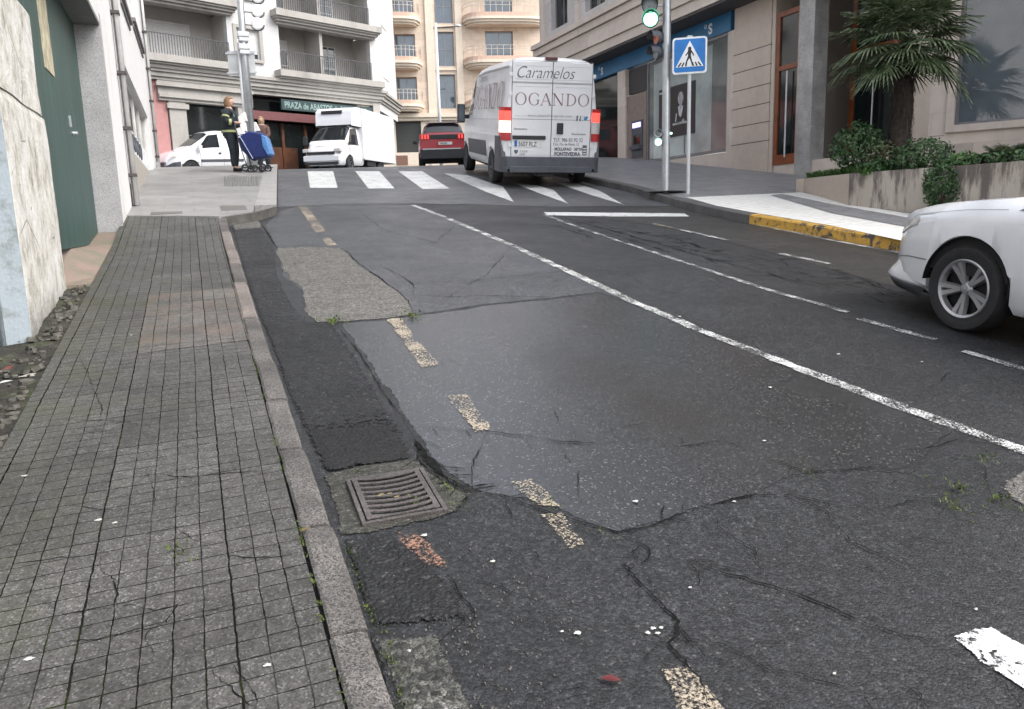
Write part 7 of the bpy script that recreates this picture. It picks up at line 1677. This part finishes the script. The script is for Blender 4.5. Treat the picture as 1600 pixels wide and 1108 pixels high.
bag([(379, 218), (383, 214), (404, 250), (398, 252), (384, 236)], -.18, .22, simple('dark_blue_flap', (.006, .015, .08), .6), 'bag_side')
bag([(417, 213), (424, 217), (430, 244), (426, 247), (418, 232)], -.25, .10, blue2, 'side_bag', 'pale blue plastic side bag')
mb = MB(); x0, z0 = T2(383, 214); x1, z1 = T2(402, 250); mb.tube([(x0+.01, -.225, z0), (x1, -.225, z1)], .010, 6); mb.build('piping', simple('bag_piping', (.3, .38, .5), .5), b1)
papers = simple('white_letters', (.72, .72, .72), .7); mb = MB()
for (pts, yy_) in (([(381, 196), (388, 193), (389, 206), (382, 208)], .02), ([(377, 203), (385, 201), (388, 211), (379, 213)], -.08), ([(402, 194), (404, 193), (409, 206), (402, 208)], .03), ([(377, 184), (387, 177), (389, 190), (379, 196)], .10)): P0 = [T2(*p) for p in pts]; mb.prism(P0, yy_, yy_+.12, axis='y')
mb.build('letters', papers, TY)
mb = MB()
hx, hz = T2(377, 197); fx, fz = T2(391, 262)
for y in (-.17, .17): mb.tube([(hx, y, hz), (T2(383, 232)[0], y, T2(383, 232)[1]), (fx, y, fz)], .012, 7); mb.tube([(fx-.10, y, fz), (T2(424, 262)[0], y, T2(424, 262)[1])], .012, 7)
mb.tube([(hx, -.17, hz), (hx, .17, hz)], .014, 7); mb.tube([(fx, -.17, fz), (fx, .17, fz)], .012, 7); mb.build('frame', M['dkmetal'], TY)
for (px_, y, r) in ((388, -.20, .088), (388, .20, .088), (403, -.20, .075), (416, -.22, .088), (416, .16, .088), (408, .05, .075)):
    x_, _ = T2(px_, 262); mb = MB(); Mx = Matrix.Translation((x_, y, r)) @ Matrix.Rotation(R(90), 4, 'X'); mb.lathe([(r*.62, -.015), (r*.9, -.018), (r, 0), (r*.9, .018), (r*.62, .015), (r*.62, -.015)], Mx, 20); w_ = mb.build('wheel', M['rubber'], TY, smooth=False)
    mb = MB()
    for k in range(3): a = PI*k/3; mb.box(-r*.65, r*.65, -.006, .006, -.004, .004, Mx @ Matrix.Rotation(a, 4, 'Z'))
    mb.build('spokes', M['grey_plastic'], w_)

# ================================================================== names: plain kinds only
# ================================================================== one mesh, one piece
def split_pieces(o, gap):
    me = o.data; n = len(me.vertices); par = list(range(n))
    def find(a):
        while par[a] != a: par[a] = par[par[a]]; a = par[a]
        return a
    for p in me.polygons:
        vs = list(p.vertices)
        for a in vs[1:]: par[find(a)] = find(vs[0])
    isl = {}
    for v in me.vertices: isl.setdefault(find(v.index), []).append(v.index)
    bb = [[ids, [min(me.vertices[i].co[k] for i in ids) for k in range(3)], [max(me.vertices[i].co[k] for i in ids) for k in range(3)]] for ids in isl.values()]
    merged = True
    while merged:
        merged = False
        for i in range(len(bb)):
            for j in range(len(bb)-1, i, -1):
                A, B = bb[i], bb[j]
                if all(A[1][k]-gap <= B[2][k] and B[1][k]-gap <= A[2][k] for k in range(3)):
                    A[0] += B[0]; A[1] = [min(A[1][k], B[1][k]) for k in range(3)]; A[2] = [max(A[2][k], B[2][k]) for k in range(3)]; bb.pop(j); merged = True
    if len(bb) < 2 or len(bb) > 40: return
    own = {}
    for g, (ids, _, _) in enumerate(bb):
        for i in ids: own[i] = g
    for g in range(1, len(bb)):
        c = o.copy(); c.data = me.copy(); C.objects.link(c); c.parent = o.parent; c.matrix_parent_inverse = o.matrix_parent_inverse.copy()
        bm = bmesh.new(); bm.from_mesh(c.data); bm.verts.ensure_lookup_table(); bmesh.ops.delete(bm, geom=[v for v in bm.verts if own[v.index] != g], context='VERTS'); bm.to_mesh(c.data); bm.free()
    bm = bmesh.new(); bm.from_mesh(me); bm.verts.ensure_lookup_table(); bmesh.ops.delete(bm, geom=[v for v in bm.verts if own[v.index] != 0], context='VERTS'); bm.to_mesh(me); bm.free()
SPLIT = {'portrait_face', 'portrait_shirt', 'wing_joints', 'lettering', 'side_lettering', 'loggia_sides', 'pilasters', 'arch_liner', 'gate_lock', 'side_moulding', 'cab_window', 'side_window', 'side_windows', 'headlight', 'hinges', 'sleeve_band', 'shoulder_strap', 'letters', 'board_rail', 'base_block', 'underbody', 'window_sill', 'shopfront_glass', 'shopfront_wood', 'shield_mark', 'clamp_box', 'wall_bands', 'side_strip', 'chassis', 'exhaust', 'grille', 'front_bumper', 'entrance_pier', 'roof_and_end_wall', 'recess_wall', 'box_trim'}
for o in [o for o in bpy.data.objects if o.type == 'MESH' and o.parent and o.name.split('.')[0] in SPLIT]: split_pieces(o, 0.06)
